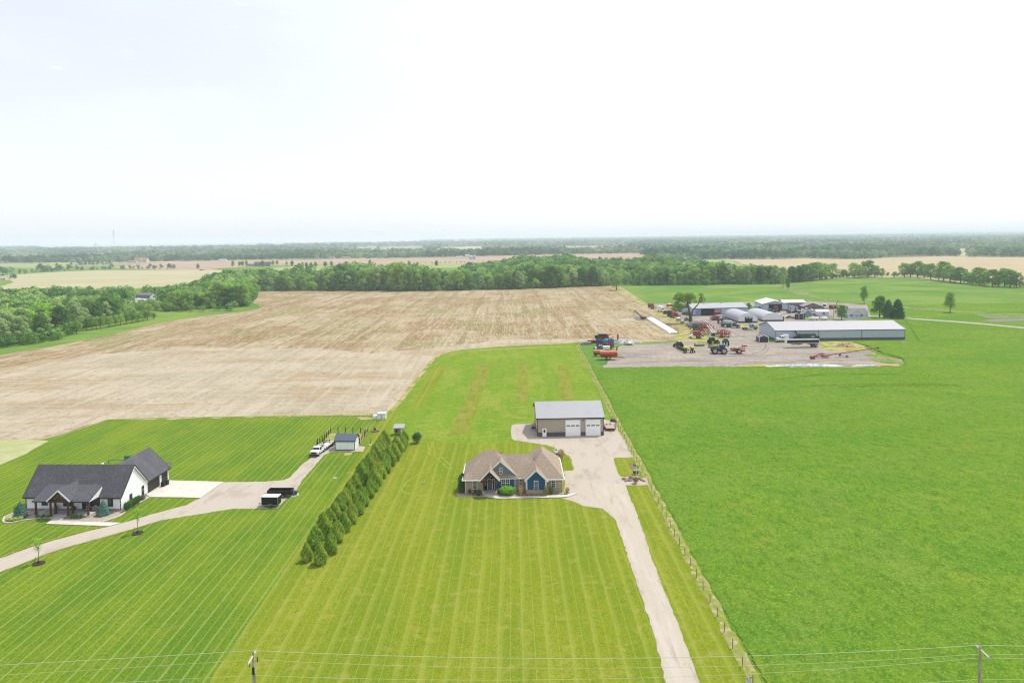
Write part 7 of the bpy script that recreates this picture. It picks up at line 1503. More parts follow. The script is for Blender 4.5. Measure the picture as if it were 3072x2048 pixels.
p = G(ZM1, 870, 500); t = T_('blue_tank', 'light blue square-shouldered tank in the machinery cluster', 'tank', p + Vector((0, 1.3, 0)), 0); MB().box(-1.35, -1.2, .6, 1.35, 1.2, 2.4).box(-1.35, -1.2, 2.4, 1.35, 1.2, 3.1, .5, .4).build('tank', paint('light_blue_paint', 90, 165, 215), t); bx('frame', BLKP, t, (-1.4, -1.25, .2, 1.4, 1.25, .6)); [wheel(t, s * .9, -1.1, .45, .3) for s in (-1, 1)]
p = G(ZM1, 700, 400); t = T_('combine', 'dark-topped red combine harvester at the back of the machinery cluster', 'combine', p + Vector((0, 2.5, 0)), R(180)); MB().box(-3.6, -1.5, 1.2, 1.8, 1.5, 3.3, .1, .1).build('body', paint('dark_red', 120, 40, 44), t); MB().box(-2.6, -1.6, 3.3, 1.2, 1.6, 3.9, -.3, -.2).build('grain_tank', CHAR, t); MB().box(1.8, -1.1, 1.6, 3.2, 1.1, 3.4, .1, .1).build('cab', GLASSD, t); bx('header', BLU, t, (3.2, -2.6, .3, 4.2, 2.6, 1.2)); MB().tube((-2.4, 1.3, 3.6), (-4.8, 1.3, 3.8), .22).build('unloading_auger', RED, t); [wheel(t, 1.2, s * 1.6, .95, .6, RIMW) for s in (-1, 1)]; [wheel(t, -2.6, s * 1.4, .6, .4, RIMW) for s in (-1, 1)]
p = G(ZM1, 430, 430); t = T_('equipment_trailer', 'long low rust-brown trailer at the back left of the machinery cluster', 'trailer', p + Vector((.5, 2, 0)), 0); bx('deck', mat('pinkish_deck', C(206, 160, 140), .85), t, (-3.2, -1.3, 1.35, 4, 1.3, 1.5)); bx('frame', RUST, t, (-3.2, -1.34, .9, 4, -1.3, 1.5), (-3.2, 1.3, .9, 4, 1.34, 1.5)); [wheel(t, x_, s * 1.1, .45, .28) for x_ in (-.8, .4, 1.5) for s in (-1, 1)]
p = G(ZM1, 1150, 430); t = T_('header_cart', 'low rusty cart with an upright ramp right of the machinery cluster', 'trailer', p + Vector((0, 3, 0)), 0); bx('deck', RUST, t, (-3, -1, 1.1, 1.6, 1, 1.3)); bx('upright_ramp', RUST, t, (1.1, -.9, 1.3, 1.7, .9, 4.0)); [wheel(t, x_, s * .9, .45, .28) for x_ in (-1.6, -.4) for s in (-1, 1)]
def heap(name, label, cat, p, L, W_, H, m_, seed, rz=0, ni=26, nj=12, rough_=.35, z=.06):
    g_ = np.random.default_rng(seed); vs, fs = [], []
    for j in range(nj + 1):
        for i in range(ni + 1):
            u, v = i / ni * 2 - 1, j / nj * 2 - 1; e_ = max(0, 1 - (abs(u) ** 2.4 + abs(v) ** 2.2)); z_ = H * e_ ** .6 * (1 - rough_ + rough_ * 2 * g_.random())
            vs.append((u * L / 2 * (1 + .06 * g_.normal()), v * W_ / 2 * (1 + .06 * g_.normal()), z_))
    for j in range(nj):
        for i in range(ni): a_ = j * (ni + 1) + i; fs.append([a_, a_ + 1, a_ + ni + 2, a_ + ni + 1])
    o = mk(name, vs, fs, m_); o.location = (p.x, p.y, z); o.rotation_euler = (0, 0, rz); return tag(o, label, cat)
TARP = mat('white_sheeting', C(238, 240, 244), .4, layers=[('n', C(90, 92, 98), (1.2, 1.2, 1.2), .62, .68, .7)])
heap('tarp_heap', 'big crumpled white plastic heap beside the machinery cluster', 'plastic heap', G(ZM1, 1430, 445) + Vector((0, 3, 0)), 9.5, 6, 1.7, TARP, 3); heap('tarp_heap', 'small white plastic scraps trailing right of the big heap', 'plastic heap', G(ZM1, 1840, 420) + Vector((0, 1.5, 0)), 5.5, 1.6, .6, TARP, 4); heap('tarp_heap', 'white tarp bundle between the blue frame and the big plastic heap', 'plastic heap', G(ZM1, 1150, 440) + Vector((.5, .5, 0)), 4.4, 2.2, 1.4, TARP, 5)
heap('plastic_strip', 'long torn white plastic strip lying along the edge of the crop field', 'plastic sheet', (G(ZF, 1800, 1403)), 30, 2.6, .7, TARP, 6, 0, 90, 6); heap('plastic_strip', 'short torn white plastic strip right of the long strip at the field edge', 'plastic sheet', G(ZG, 1180, 1392), 11, 1.2, .35, TARP, 7, 0, 40, 5)
heap('spilled_grain', 'flat tan pile of spilled grain at the right end of the yard edge', 'grain pile', G(ZG, 1560, 1392), 11, 4, .5, mat('tan_grain', C(226, 190, 140), .95), 8); heap('soil_heap', 'brown and tan soil heap in front of the long shed', 'soil heap', G(ZG, 850, 1065) + Vector((0, 2, 0)), 9, 6, 1.2, mat('tan_soil', C(190, 160, 130), .95, layers=[('n', C(226, 196, 150), (.3, .3, .3), .45, .6, .8)]), 9)
heap('gravel_heap', 'dark grey gravel heap behind the red implements', 'gravel heap', G(ZE, 1880, 480) + Vector((0, 4, 0)), 14, 12, 3.0, M_darkgrav, 10, rough_=.12); heap('rubble_heap', 'pale rubble and rock heap in front of the red implements', 'rubble heap', G(ZQ, 1080, 130) + Vector((0, 2, 0)), 14, 5, 1.3, mat('rubble', C(206, 186, 164), .95, layers=[('n', C(150, 140, 130), (1.2, 1.2, 1.2), .45, .6, .8)]), 11, rough_=.6)
heap('scrap_pile', 'tangled grey scrap metal by the fence corner', 'scrap pile', G(ZM1, 200, 480), 6, 2.4, .9, GREYSTONE, 12, rough_=.8); heap('straw_heap', 'golden straw heap on the far side of the yard', 'straw heap', G(ZV, 1370, 330), 10, 5, 1.4, mat('gold_straw', C(224, 190, 120), .95), 13)
heap('plastic_sheet', 'flat pale plastic sheet on the stubble left of the bagging machine', 'plastic sheet', G(ZV, 240, 625), 9, 3, .35, TARP, 14); heap('white_stone', 'single rounded whitish boulder below the old yard tree', 'rock', G(ZV, 1690, 715), 2.4, 1.8, 1.1, GREYSTONE, 15, rough_=.1)
heap('weed_clump', 'dark green weed clump at the yard edge near the plastic heap', 'weeds', G(ZM1, 1550, 490), 4.2, 1.6, .8, M_weeds, 16)
# green crate things at the fence
p = G(ZM1, 760, 1110); t = T_('gate_frame', 'small teal tubular frame lying near the yard corner', 'frame', p, 0); b = MB(); b.bar((-1.2, 0, .2), (1.2, 0, .2), .12, .12).bar((-1.2, .8, .7), (1.2, .8, .7), .12, .12).bar((-1.2, 0, 0), (-1.2, .8, .9), .12, .12).bar((1.2, 0, 0), (1.2, .8, 1.2), .12, .12).bar((-3, .2, .1), (-1.2, .2, .2), .1, .1); b.build('tubes', mat('teal_paint', C(50, 150, 120), .6), t); bx('foot', CHAR, t, (-1.3, -.1, 0, -1.1, .9, .1))
# silage bag and bagger
a, c_ = G(ZV, 1465, 1010), G(ZV, 800, 600); t = T_('silage_bag', 'very long white plastic silage bag lying on the stubble', 'silage bag', a, fwd(a, c_)); L = (c_ - a).length; prof = [(2.35 * math.cos(math.pi * i / 12), 1.55 * math.sin(math.pi * i / 12) ** .8) for i in range(13)]
b = MB(); n_ = 30; vs, fs = [], []
for j in range(n_ + 1):
    u = j / n_; k = min(1, .35 + 9 * u) if u < .07 else (min(1, .3 + 12 * (1 - u)) if u > .94 else 1); k2_ = 1 + .02 * math.sin(j * 2.3)
    for x_, z_ in prof: vs.append((u * L, x_ * k2_, z_ * k ** .7 + .02))
for j in range(n_):
    for i in range(12): a_ = j * 13 + i; fs.append([a_, a_ + 13, a_ + 14, a_ + 1])
fs += [list(range(13))[::-1], [n_ * 13 + i for i in range(13)]]
mk('bag', vs, fs, mat('silage_white', C(250, 250, 250, .85), .35), t, True)
b = MB()
for j in range(0, 60): b.box(L * j / 60, -2.75 - .2 * math.sin(j), 0, L * (j + .8) / 60, -2.3, .35 + .15 * math.sin(j * 1.7))
b.build('weeds', LMd, t)
p = G(ZV, 590, 630); t = T_('silage_bagger', 'dark grain bagging machine with a raised auger at the far end of the silage bag', 'bagging machine', p + Vector((0, 2, 0)), 0); MB().box(-3.8, -1.3, .5, -.6, 1.3, 1.9, .3, .2).build('bag_cradle', SIL, t); MB().box(-.8, -1.2, .5, 3.2, 1.2, 1.6, .1, .2).build('hopper', CHAR, t); MB().tube((.6, 0, 1.5), (-3.9, 0, 5.6), .28).tube((-3.9, 0, 5.6), (-4.6, 0, 4.6), .2).build('auger', CHAR, t); [wheel(t, x_, s * 1.3, .5, .3) for x_ in (.2, 1.6) for s in (-1, 1)]
# trucks
def semi(label, p, rz, col, sleeper=True, day=False, k=1.0, name='semi_truck', sheen=None):
    t = T_(name, label, 'semi truck', p, rz); bx('chassis', BLKP, t, (-4.2, -.45, .7, 2.6, .45, 1.0))
    MB().box(1.1, -.95, .9, 3.1, .95, 1.95, .08, .14).build('hood', col, t); MB().box(-.5, -1.15, .9, 1.15, 1.15, 2.75, .12, .08).build('cab', col, t)
    mk('windshield', [Vector((1.17, -.95, 1.95)), Vector((1.17, .95, 1.95)), Vector((1.07, .9, 2.6)), Vector((1.07, -.9, 2.6))], [[0, 1, 2, 3]], GLASSD, t)
    for s in (-1, 1): mk('side_window', [Vector((.1, s * 1.16, 1.9)), Vector((.95, s * 1.16, 1.9)), Vector((.9, s * 1.12, 2.5)), Vector((.15, s * 1.12, 2.5))], [[0, 1, 2, 3]], GLASSD, t)
    if sleeper: MB().box(-2.3, -1.15, .95, -.52, 1.15, 3.2, .1, .05).build('sleeper', col, t)
    bx('grille', SIL, t, (3.1, -.6, .95, 3.16, .6, 1.8)); bx('bumper', SIL, t, (3.1, -1.15, .45, 3.35, 1.15, .85))
    for s in (-1, 1):
        MB().tube((-1.9, s * .85, .8), (-.2, s * .85, .8), .32).build('fuel_tank', SIL, t); MB().tube((-.6 if not sleeper else -.45, s * 1.2, 1.2), (-.6 if not sleeper else -.45, s * 1.2, 3.5), .07).build('exhaust', SIL, t); bx('fender', col, t, (1.5, s * .95 - .2, 1.02, 2.9, s * .95 + .2, 1.15))
        wheel(t, 2.2, s * 1.0, .5, .3); wheel(t, -2.6, s * .92, .5, .55); wheel(t, -3.8, s * .92, .5, .55)
    t.scale = (k, k, k); return t
p = G(ZF, 1470, 985); semi('white semi truck with sleeper cab in front of the long shed', p + Vector((.3, 1.6, 0)), R(184), WHP, k=1.12)
p = G(ZF, 1820, 1075); t = T_('hopper_trailer', 'long black hopper trailer with white rails in front of the long shed', 'trailer', p + Vector((0, 1.4, 0)), R(1)); tl = 7.4
MB().prism([(-tl, 2.0), (-tl, 3.55), (tl, 3.55), (tl, 2.0), (5.2, 1.3), (3.2, 1.3), (0.6, 1.9), (-1.4, 1.3), (-3.6, 1.3)][::-1], 'y', -1.25, 1.25).build('body', BLKP, t)
bx('rail', WHP, t, (-tl - .05, -1.32, 3.5, tl + .05, -1.2, 3.72), (-tl - .05, 1.2, 3.5, tl + .05, 1.32, 3.72), (-tl - .1, -1.3, 1.85, tl + .1, -1.25, 2.05), (tl, -1.3, 2.0, tl + .15, 1.3, 3.72), (-tl - .15, -1.3, 1.9, -tl, 1.3, 3.72)); bx('tarp', mat('grey_tarp', C(170, 170, 176), .7), t, (-tl, -1.2, 3.56, tl, 1.2, 3.7)); bx('landing_gear', SIL, t, (-4.4, -.9, .1, -4.25, -.8, 1.9), (-4.4, .8, .1, -4.25, .9, 1.9)); bx('mudflap_frame', SIL, t, (6.9, -1.2, 1.0, 7.1, 1.2, 1.9))
for s in (-1, 1): wheel(t, 4.9, s * 1.0, .52, .5); wheel(t, 6.2, s * 1.0, .52, .5)
p = G(ZF, 1900, 962); t = T_('grain_auger_cart', 'dark green grain cart with a white-tipped auger behind the hopper trailer', 'grain cart', p + Vector((0, 2.6, 0)), R(0)); MB().box(-3.2, -1.6, 1.2, 4.2, 1.6, 3.3, -.3, -.1).build('body', GRN, t); MB().tube((-3.4, -.6, 1.0), (-5.6, -.9, 5.2), .35).build('auger', GRN, t); MB().ell((-5.7, -.9, 5.3), .45, .45, .45, 8, 6).build('auger_spout', WHP, t, True); bx('logo_panel', WHP, t, (2.2, -1.82, 1.9, 3.6, -1.75, 2.3)); [wheel(t, -5.4 + 1.2 * k, s * 1.5, 1.15, .6, BLKP) for s in (-1, 1) for k in (0, 1)]; [wheel(t, 5.0, s * 1.5, 1.2, .7, BLKP) for s in (-1, 1)]
p = G(ZS1, 1290, 640); t = semi('silver-hooded truck carrying a pale green tank near the hoop barn', p + Vector((-.5, 2.5, 0)), R(-50), mat('charcoal_truck', C(84, 88, 98), .4), False, k=1.05, name='tank_truck'); MB().tube((-6.5, 0, 2.5), (-2.0, 0, 2.5), 1.15, 1.15, 16).build('tank', mat('pale_green_tank', C(196, 222, 216), .5), t, True); bx('bed', BLKP, t, (-8.2, -1.2, 1.0, -1.2, 1.2, 1.3)); [wheel(t, -7.2, s * .92, .5, .5) for s in (-1, 1)]; bx('hood_panel', mat('silver_hood', C(206, 210, 224), .3), t, (1.3, -.7, 1.95, 3.0, .7, 2.0))  # pale panel laid over the hood top
p = G(ZS1, 1800, 700); semi('silver and blue day-cab semi truck facing right by the long shed', p + Vector((.5, 1.4, 0)), R(2), mat('silver_blue', C(160, 176, 200), .4), False, k=1.1)
p = G(ZV, 1540, 590); t = semi('red semi truck parked nose to the yard left of the old tree', p + Vector((0, 3, 0)), R(-62), RED, True, k=1.15)
p = G(ZV, 1385, 545); t = T_('container', 'narrow tall dark box behind the red semi truck', 'container', p + Vector((0, 2, 0)), R(25)); bx('box', paint('dark_box', 44, 42, 52), t, (-1.6, -1.2, .2, 1.6, 1.2, 3.9)); bx('door_frame', WHP, t, (-1.1, -1.24, 3.3, 1.1, -1.2, 3.5)); bx('skid', RUST, t, (-1.6, -1.2, 0, 1.6, 1.2, .2))
p = G(ZV, 1160, 420); t = T_('box_truck', 'white box truck with its hood toward the camera at the far left of the yard', 'truck', p + Vector((0, 3, 0)), R(-75)); bx('cargo_box', WHP, t, (-4.5, -1.3, .9, .2, 1.3, 3.9)); MB().box(.3, -1.15, .8, 1.8, 1.15, 2.6, .2, .1).build('cab', WHP, t); MB().box(1.8, -1, .8, 3, 1, 1.7, .1, .1).build('hood', WHP, t); mk('windshield', [Vector((1.83, -.95, 1.7)), Vector((1.83, .95, 1.7)), Vector((1.65, .9, 2.45)), Vector((1.65, -.9, 2.45))], [[0, 1, 2, 3]], GLASSD, t); [wheel(t, x_, s * 1.05, .5, .3) for x_ in (-3, 2.2) for s in (-1, 1)]
p = G(ZV, 1240, 470); t = T_('skid_loader', 'black machine with pale fork arms in front of the white box truck', 'farm machine', p, R(-40)); MB().box(-1.6, -.9, .5, 1.2, .9, 1.7, .2, .1).build('body', BLKP, t); MB().bar((1.0, -.8, .8), (3.4, -.8, .3), .15, .15).bar((1.0, .8, .8), (3.4, .8, .3), .15, .15).build('fork', SIL, t); MB().box(-.8, -.6, 1.7, .5, .6, 2.4, .1, .1).build('cab', GLASSD, t); [wheel(t, x_, s * 1.0, .55, .35) for x_ in (-1, .8) for s in (-1, 1)]
p = G(ZV, 850, 300); t = T_('grain_wagon', 'small red wagon at the far end of the machinery row by the stubble', 'wagon', p + Vector((0, 1.5, 0)), R(-30)); MB().box(-2, -1.2, 1.0, 2, 1.2, 2.9, .0, .1).build('body', RED2, t); bx('frame', BLKP, t, (-2.1, -1, .7, 3.4, 1, 1.0)); [wheel(t, x_, s * 1.0, .45, .28) for x_ in (-1.4, 1.4) for s in (-1, 1)]
p = G(ZV, 970, 345); t = T_('flatbed_wagon', 'dark low flatbed between the red wagon and the white box truck', 'trailer', p + Vector((0, 1.5, 0)), R(-10)); bx('deck', CHAR, t, (-4, -1.2, 1.0, 4, 1.2, 1.3)); bx('load', RUST, t, (-3.6, -.9, 1.3, -1.2, .9, 1.9)); [wheel(t, x_, s * 1.05, .5, .3) for x_ in (-2.6, -1.4, 2.6) for s in (-1, 1)]
p = G(ZV, 1595, 655); t = T_('water_tank', 'round pale tank with pinkish sides just below the red semi truck', 'tank', p + Vector((0, 1, 0)), 0); MB().tube((0, 0, .2), (0, 0, 1.6), 1.5, 1.5, 18).build('tank', mat('pinkish_tank', C(214, 190, 176), .6), t); MB().tube((0, 0, 1.6), (0, 0, 2.0), 1.45, .9, 18).build('lid', WHP, t); bx('skid', CHAR, t, (-1.4, -1.2, 0, 1.4, 1.2, .2))
p = G(ZV, 1585, 235); t = T_('poly_tank', 'tall teal poly tank left of the grey machine shed behind the tree', 'tank', p + Vector((0, 2, 0)), 0); MB().tube((0, 0, 0), (0, 0, 3.2), 1.6, 1.6, 18).build('tank', mat('teal_tank', C(110, 200, 160), .5), t); MB().tube((0, 0, 3.2), (0, 0, 3.7), 1.6, .5, 18).build('lid', MATS['teal_tank'], t)
p = G(ZV, 1370, 275); t = T_('red_cylinder_tank', 'rust-red horizontal tank on the grass at the far side of the yard', 'tank', p + Vector((0, 1, 0)), 0); MB().tube((-2.6, 0, 1.2), (2.6, 0, 1.2), .8, .8, 14).build('tank', RED2, t); bx('foot', CHAR, t, (-2, -.6, 0, -1.7, .6, .6)); bx('foot', CHAR, t, (1.7, -.6, 0, 2, .6, .6))
p = G(ZV, 1335, 238); o = MB().tube((-1.2, 0, .8), (1.2, 0, .8), .75, .75, 14).build('white_bale', WHP); o.location = (p.x, p.y, 0); tag(o, 'small white wrapped bale behind the rust-red tank', 'bale')
p = G(ZV, 1650, 415); tractor('small red tractor half hidden by the old tree', p, R(30), RED, RED, RIMS, 1.0)
p = G(ZV, 1500, 400); tractor('small dark green tractor beneath the low branch of the old tree', p, R(-60), GRN, GRN, RIMY, 1.0)
p = G(ZV, 1790, 490); t = T_('grey_sprayer', 'grey-green tank machine between the old tree and the machine shed', 'farm machine', p + Vector((0, 1, 0)), R(-30)); MB().ell((0, 0, 1.7), 2.4, 1.0, .9, 12, 8).build('tank', mat('grey_green', C(160, 184, 176), .6), t, True); bx('frame', CHAR, t, (-2.6, -.8, .6, 2.6, .8, .95)); [wheel(t, x_, s * 1.0, .6, .35) for x_ in (-1.5, 1.5) for s in (-1, 1)]
p = G(ZV, 1820, 660); t = T_('old_loader', 'small dark loader parked against the foot of the old tree', 'farm machine', p + Vector((0, .8, 0)), R(180)); MB().box(-1.2, -.7, .5, 1.4, .7, 1.3, .1, .1).build('body', CHAR, t); MB().box(-.4, -.6, 1.3, .6, .6, 2.5, .08, .08).build('cab', mat('pale_blue_cab', C(150, 170, 180), .5), t); [wheel(t, x_, s * .8, .55, .35) for x_ in (-1, 1) for s in (-1, 1)]
implement('field_cultivator', 'folded red and black tillage tool with upright wings behind the two green tractors', 'tillage tool', G(ZS1, 870, 985) + Vector((0, 2, 0)), R(8), RED, 5, 4.4, 4.0, 0, 1)
implement('field_cultivator', 'big tangled red tillage tool beside the white twin tubes', 'tillage tool', G(ZS1, 240, 800) + Vector((0, 4, 0)), R(3), RED, 8, 6, 4.6, 0, 2)
implement('disc_harrow', 'dark grey-green tillage tool left of the big red one', 'tillage tool', G(ZS1, 20, 790) + Vector((-1.5, 4, 0)), R(3), paint('dark_steel', 84, 92, 84), 4.5, 6, 4.2, 0, 3)
implement('hay_rake', 'small red rake in front of the machine shed near the sprayer', 'rake', G(ZS1, 555, 370) + Vector((0, 1, 0)), R(10), RED2, 5, 3, 2.6, 0, 4)
p = G(ZS1, 530, 920); t = T_('conveyor', 'pair of raised white conveyor tubes on a small cart', 'conveyor', p + Vector((0, 1, 0)), 0); [MB().tube((x_, -.8, .8), (x_ - 2.2, 4.5, 5.0), .2).build('tube', WHP, t) for x_ in (-.4, .8)]; bx('cart', CHAR, t, (-1.2, -1.5, .3, 1.4, 1, 1.5)); bx('hopper', WHP, t, (-.2, -2.4, .2, 1.2, -1.2, .7)); [wheel(t, s * 1.3, 0, .4, .25) for s in (-1, 1)]
p = G(ZS1, 630, 225); t = T_('seed_wagon', 'tall red seed wagon parked at the machine shed wall', 'wagon', p + Vector((0, 1.6, 0)), R(90)); MB().box(-1.5, -1.6, 1.3, 1.5, 1.6, 2.9, -.2, -.3).build('body', RED, t); bx('frame', paint('dark_red2', 110, 40, 40), t, (-1.6, -1.3, .6, 1.6, 1.3, 1.2)); [wheel(t, x_, s * 1.3, .5, .35) for x_ in (-1, 1) for s in (-1, 1)]
p = G(ZS1, 830, 490); t = T_('self_propelled_sprayer', 'dark high-clearance sprayer with grey tank left of the hoop barn', 'sprayer', p + Vector((0, 2.6, 0)), R(-70)); MB().ell((-1.0, 0, 3.0), 1.6, 1.0, .8, 12, 8).build('tank', mat('grey_tank', C(200, 198, 196), .5), t, True); bx('frame', paint('maroon', 96, 40, 48), t, (-3, -.9, 1.7, 3, .9, 2.3)); MB().box(1.0, -.9, 2.3, 2.6, .9, 3.6, .15, .1).build('cab', GLASSD, t); [wheel(t, x_, s * 1.5, .95, .4, RIMS) for x_ in (-1.8, 1.9) for s in (-1, 1)]; [MB().bar((-3.2, s * 1.3, 2.4), (3.5, s * 2.0, 2.0), .35, .5).build('boom', CHAR, t) for s in (-1, 1)]
p = G(ZS1, 680, 380); t = T_('grey_tank_trailer', 'long grey tank trailer parked behind the dark sprayer', 'tank trailer', p + Vector((1, 5, 0)), R(25)); MB().tube((-3.6, 0, 2.0), (3.6, 0, 2.0), 1.1, 1.1, 14).build('tank', mat('dull_grey', C(160, 156, 158), .5), t, True); bx('frame', CHAR, t, (-3.6, -.6, .7, 3.6, .6, 1.0)); [wheel(t, x_, s * 1.0, .5, .35) for x_ in (1.8, 2.9) for s in (-1, 1)]
p = G(ZQ, 900, 220); t = T_('dump_truck', 'old white-cab truck with a tall rust-red box in the weeds', 'truck', p + Vector((0, 1.6, 0)), R(178)); MB().box(1.6, -1.0, .7, 3.0, 1.0, 1.6, .1, .1).box(.9, -1.05, .8, 1.8, 1.05, 2.3, .15, .1).build('cab', WHP, t); MB().prism([(-3.6, 1.3), (.8, 1.3), (.8, 3.6), (-2.2, 3.6)], 'y', -1.25, 1.25).build('dump_box', RED2, t); MB().box(-4.4, -1.1, 1.0, -3.4, 1.1, 1.5).build('tailgate', RUST, t); [wheel(t, x_, s * 1.0, .5, .32) for x_ in (-2.4, -1.2, 2.3) for s in (-1, 1)]
# red transport auger lying low
a, c_ = G(ZG, 205, 1275), G(ZG, 1180, 1160); t = T_('grain_auger', 'very long red grain auger resting low near the crop field edge', 'grain auger', a, fwd(a, c_ + Vector((0, -6, 0)))); L = (c_ - a).length * 1.0
MB().tube((0, 0, .5), (L, 0, 2.9), .2, .2, 10).build('tube', RED, t); MB().bar((0, -.2, .8), (6, -.3, 1.9), .25, .25).bar((0, .2, .8), (6, .6, 2.2), .2, .2).build('swing_arm', RED, t); MB().box(-.5, -.7, .1, 1.2, .7, 1.2, .1, .1).build('hopper', RED2, t); MB().box(5, -.9, .5, 8.2, .9, 1.3, .4, .3).build('swing_hopper', RED2, t); MB().bar((4.6, .3, 1.6), (6.6, .6, 1.7), .8, .15).build('engine_cover', BLKP, t); MB().bar((12, 0, 1.6), (16, -2.1, .5), .12, .12).bar((12, 0, 1.6), (16, 2.1, .5), .12, .12).bar((16, -2.1, .5), (16, 2.1, .5), .12, .12).build('undercarriage', SIL, t); [wheel(t, 16, s * 2.2, .5, .25, RIMW) for s in (-1, 1)]; MB().box(L - .4, -.3, 2.4, L + .4, .3, 3.2).build('spout', RED2, t)
# cars and bits beyond the hoop barns
def car(label, p, rz, col, k=1.0, name='car', cat='car', group=None):
    t = T_(name, label, cat, p, rz, group); MB().box(-2.2, -.88, .35, 2.2, .88, .95, .12, .06).build('body', col, t); MB().box(-1.5, -.8, .95, 1.0, .8, 1.5, .45, .14).build('cabin', GLASSD, t); bx('roof', col, t, (-1.0, -.64, 1.5, .5, .64, 1.54)); bx('windshield', GLASSD, t, (.52, -.6, 1.05, .9, .6, 1.2)); [wheel(t, x_, s * .82, .34, .22) for x_ in (-1.35, 1.4) for s in (-1, 1)]; t.scale = (k, k, k); return t
car('dark red car on the gravel loop before the small white garage', G(ZU, 1690, 545) + Vector((0, 1, 0)), R(-60), paint('maroon_car', 130, 40, 56), 1.1)
pickup('black pickup truck parked in front of the low brown barn', G(ZU, 1080, 395) + Vector((0, 1, 0)), R(176), BLKP)
pickup('white pickup truck nearest the corner of the low brown barn', G(ZU, 1530, 345) + Vector((0, 2, 0)), R(-70), WHP)
pickup('dark service truck with a teal toolbox by the lean-to office', G(ZU, 860, 380) + Vector((0, 1, 0)), R(-100), paint('dark_teal', 60, 90, 96))
car('white van angled in front of the low brown barn', G(ZU, 1370, 335) + Vector((0, 1, 0)), R(160), WHP, 1.4, 'van', 'van')
car('small blue car beside the tiny gabled hut', G(ZU, 1545, 445) + Vector((0, .5, 0)), R(20), paint('blue_car', 40, 80, 130), .9)
car('red car half hidden behind the low brown barn', G(ZU, 1085, 262) + Vector((0, 1, 0)), R(10), RED2, 1.0)
car('green machine-like utility vehicle at the wide barn doorway', G(ZU, 310, 370) + Vector((0, 1, 0)), R(-10), paint('mid_green', 50, 130, 90), 1.5, 'utility_vehicle', 'utility vehicle')
car('maroon wrecked car right of the pale flatbed', G(ZU, 900, 545) + Vector((0, 1, 0)), R(-20), paint('wreck_red', 120, 50, 50), 1.0)
p = G(ZU, 700, 540); t = T_('flatbed_wagon', 'pale flatbed truck bed with an open-frame cab beyond the closed hoop barn', 'truck', p + Vector((0, 2, 0)), R(165)); bx('deck', mat('cream_deck', C(232, 222, 200), .8), t, (-4, -1.2, 1.0, 1, 1.2, 1.2)); MB().box(1.2, -1.1, .8, 3.2, 1.1, 2.6, .2, .1).build('cab', WHP, t); bx('window', GLASSD, t, (1.5, -1.13, 1.7, 2.7, -1.0, 2.4)); [wheel(t, x_, s * 1.0, .5, .3) for x_ in (-2.6, 2.2) for s in (-1, 1)]
p = G(ZU, 1210, 580); t = T_('pallet_rack', 'big black rack with round openings beyond the long shed roof', 'rack', p + Vector((0, 2, 0)), 0); bx('frame', BLKP, t, (-2.8, -.8, 0, 2.8, .8, .2), (-2.8, -.8, 1.6, 2.8, .8, 1.8), (-2.8, -.8, 3.2, 2.8, .8, 3.4)); [bx('upright', BLKP, t, (x_ - .15, -.8, .2, x_ + .15, .8, 3.2)) for x_ in (-2.65, -1.3, 0, 1.3, 2.65)]; [bx('drum', SIL if i % 2 else CHAR, t, (-2.2 + i % 4 * 1.35 - .45, -.6, .25 + 1.6 * (i // 4), -2.2 + i % 4 * 1.35 + .45, .6, 1.3 + 1.6 * (i // 4))) for i in range(8)]
p = G(ZU, 1045, 540); t = T_('camper', 'small white cap-shaped camper left of the black rack', 'camper', p + Vector((0, 1, 0)), 0); MB().box(-1.2, -1.2, .4, 1.2, 1.2, 2.4, .2, .2).build('body', WHP, t); bx('base', RED2, t, (-1.3, -1.2, .1, 1.3, 1.2, .4))
for i, (x_, w_) in enumerate(((1600, 2.9), (1895, 1.7))):
    p = G(ZU, x_, 600); t = T_('propane_tank', ['long white propane tank just beyond the long shed roof', 'shorter white propane tank right of the long one beyond the shed roof'][i], 'propane tank', p + Vector((0, 1, 0)), 0, 'propane tanks behind the long shed'); MB().tube((-w_, 0, 1.2), (w_, 0, 1.2), .75, .75, 14).ell((-w_, 0, 1.2), .4, .75, .75).ell((w_, 0, 1.2), .4, .75, .75).build('tank', WHP, t, True); [bx('foot', CHAR, t, (s * w_ * .6 - .1, -.4, 0, s * w_ * .6 + .1, .4, .5)) for s in (-1, 1)]
p = G(ZU, 1930, 275); t = T_('wheel_loader', 'white cab loader standing behind the small white garage', 'loader', p + Vector((0, 2, 0)), R(-90)); MB().box(-1.6, -1, .8, 1.8, 1, 1.9, .1, .1).build('body', WHP, t); MB().box(-.8, -.8, 1.9, .8, .8, 3.3, .15, .1).build('cab', GLASSD, t); bx('roof', WHP, t, (-.9, -.9, 3.3, .9, .9, 3.45)); [wheel(t, x_, s * 1.1, .75, .45) for x_ in (-1.2, 1.4) for s in (-1, 1)]
p = G(ZU, 2200, 265); t = T_('forage_harvester', 'orange and brown machine with a raised spout behind the round maple', 'farm machine', p + Vector((0, 2, 0)), 0); MB().box(-2.6, -1.2, 1.6, 2.4, 1.2, 2.8, .3, .2).build('body', paint('brown_orange', 190, 120, 70), t); MB().bar((1.8, 0, 2.8), (3.4, 0, 6.0), .25, .25).build('spout', CHAR, t); bx('leg_frame', CHAR, t, (-2.8, -1, 0, -2.2, 1, 2.4)); [wheel(t, x_, s * 1.2, .7, .4, RUST) for x_ in (-.6, 1.6) for s in (-1, 1)]
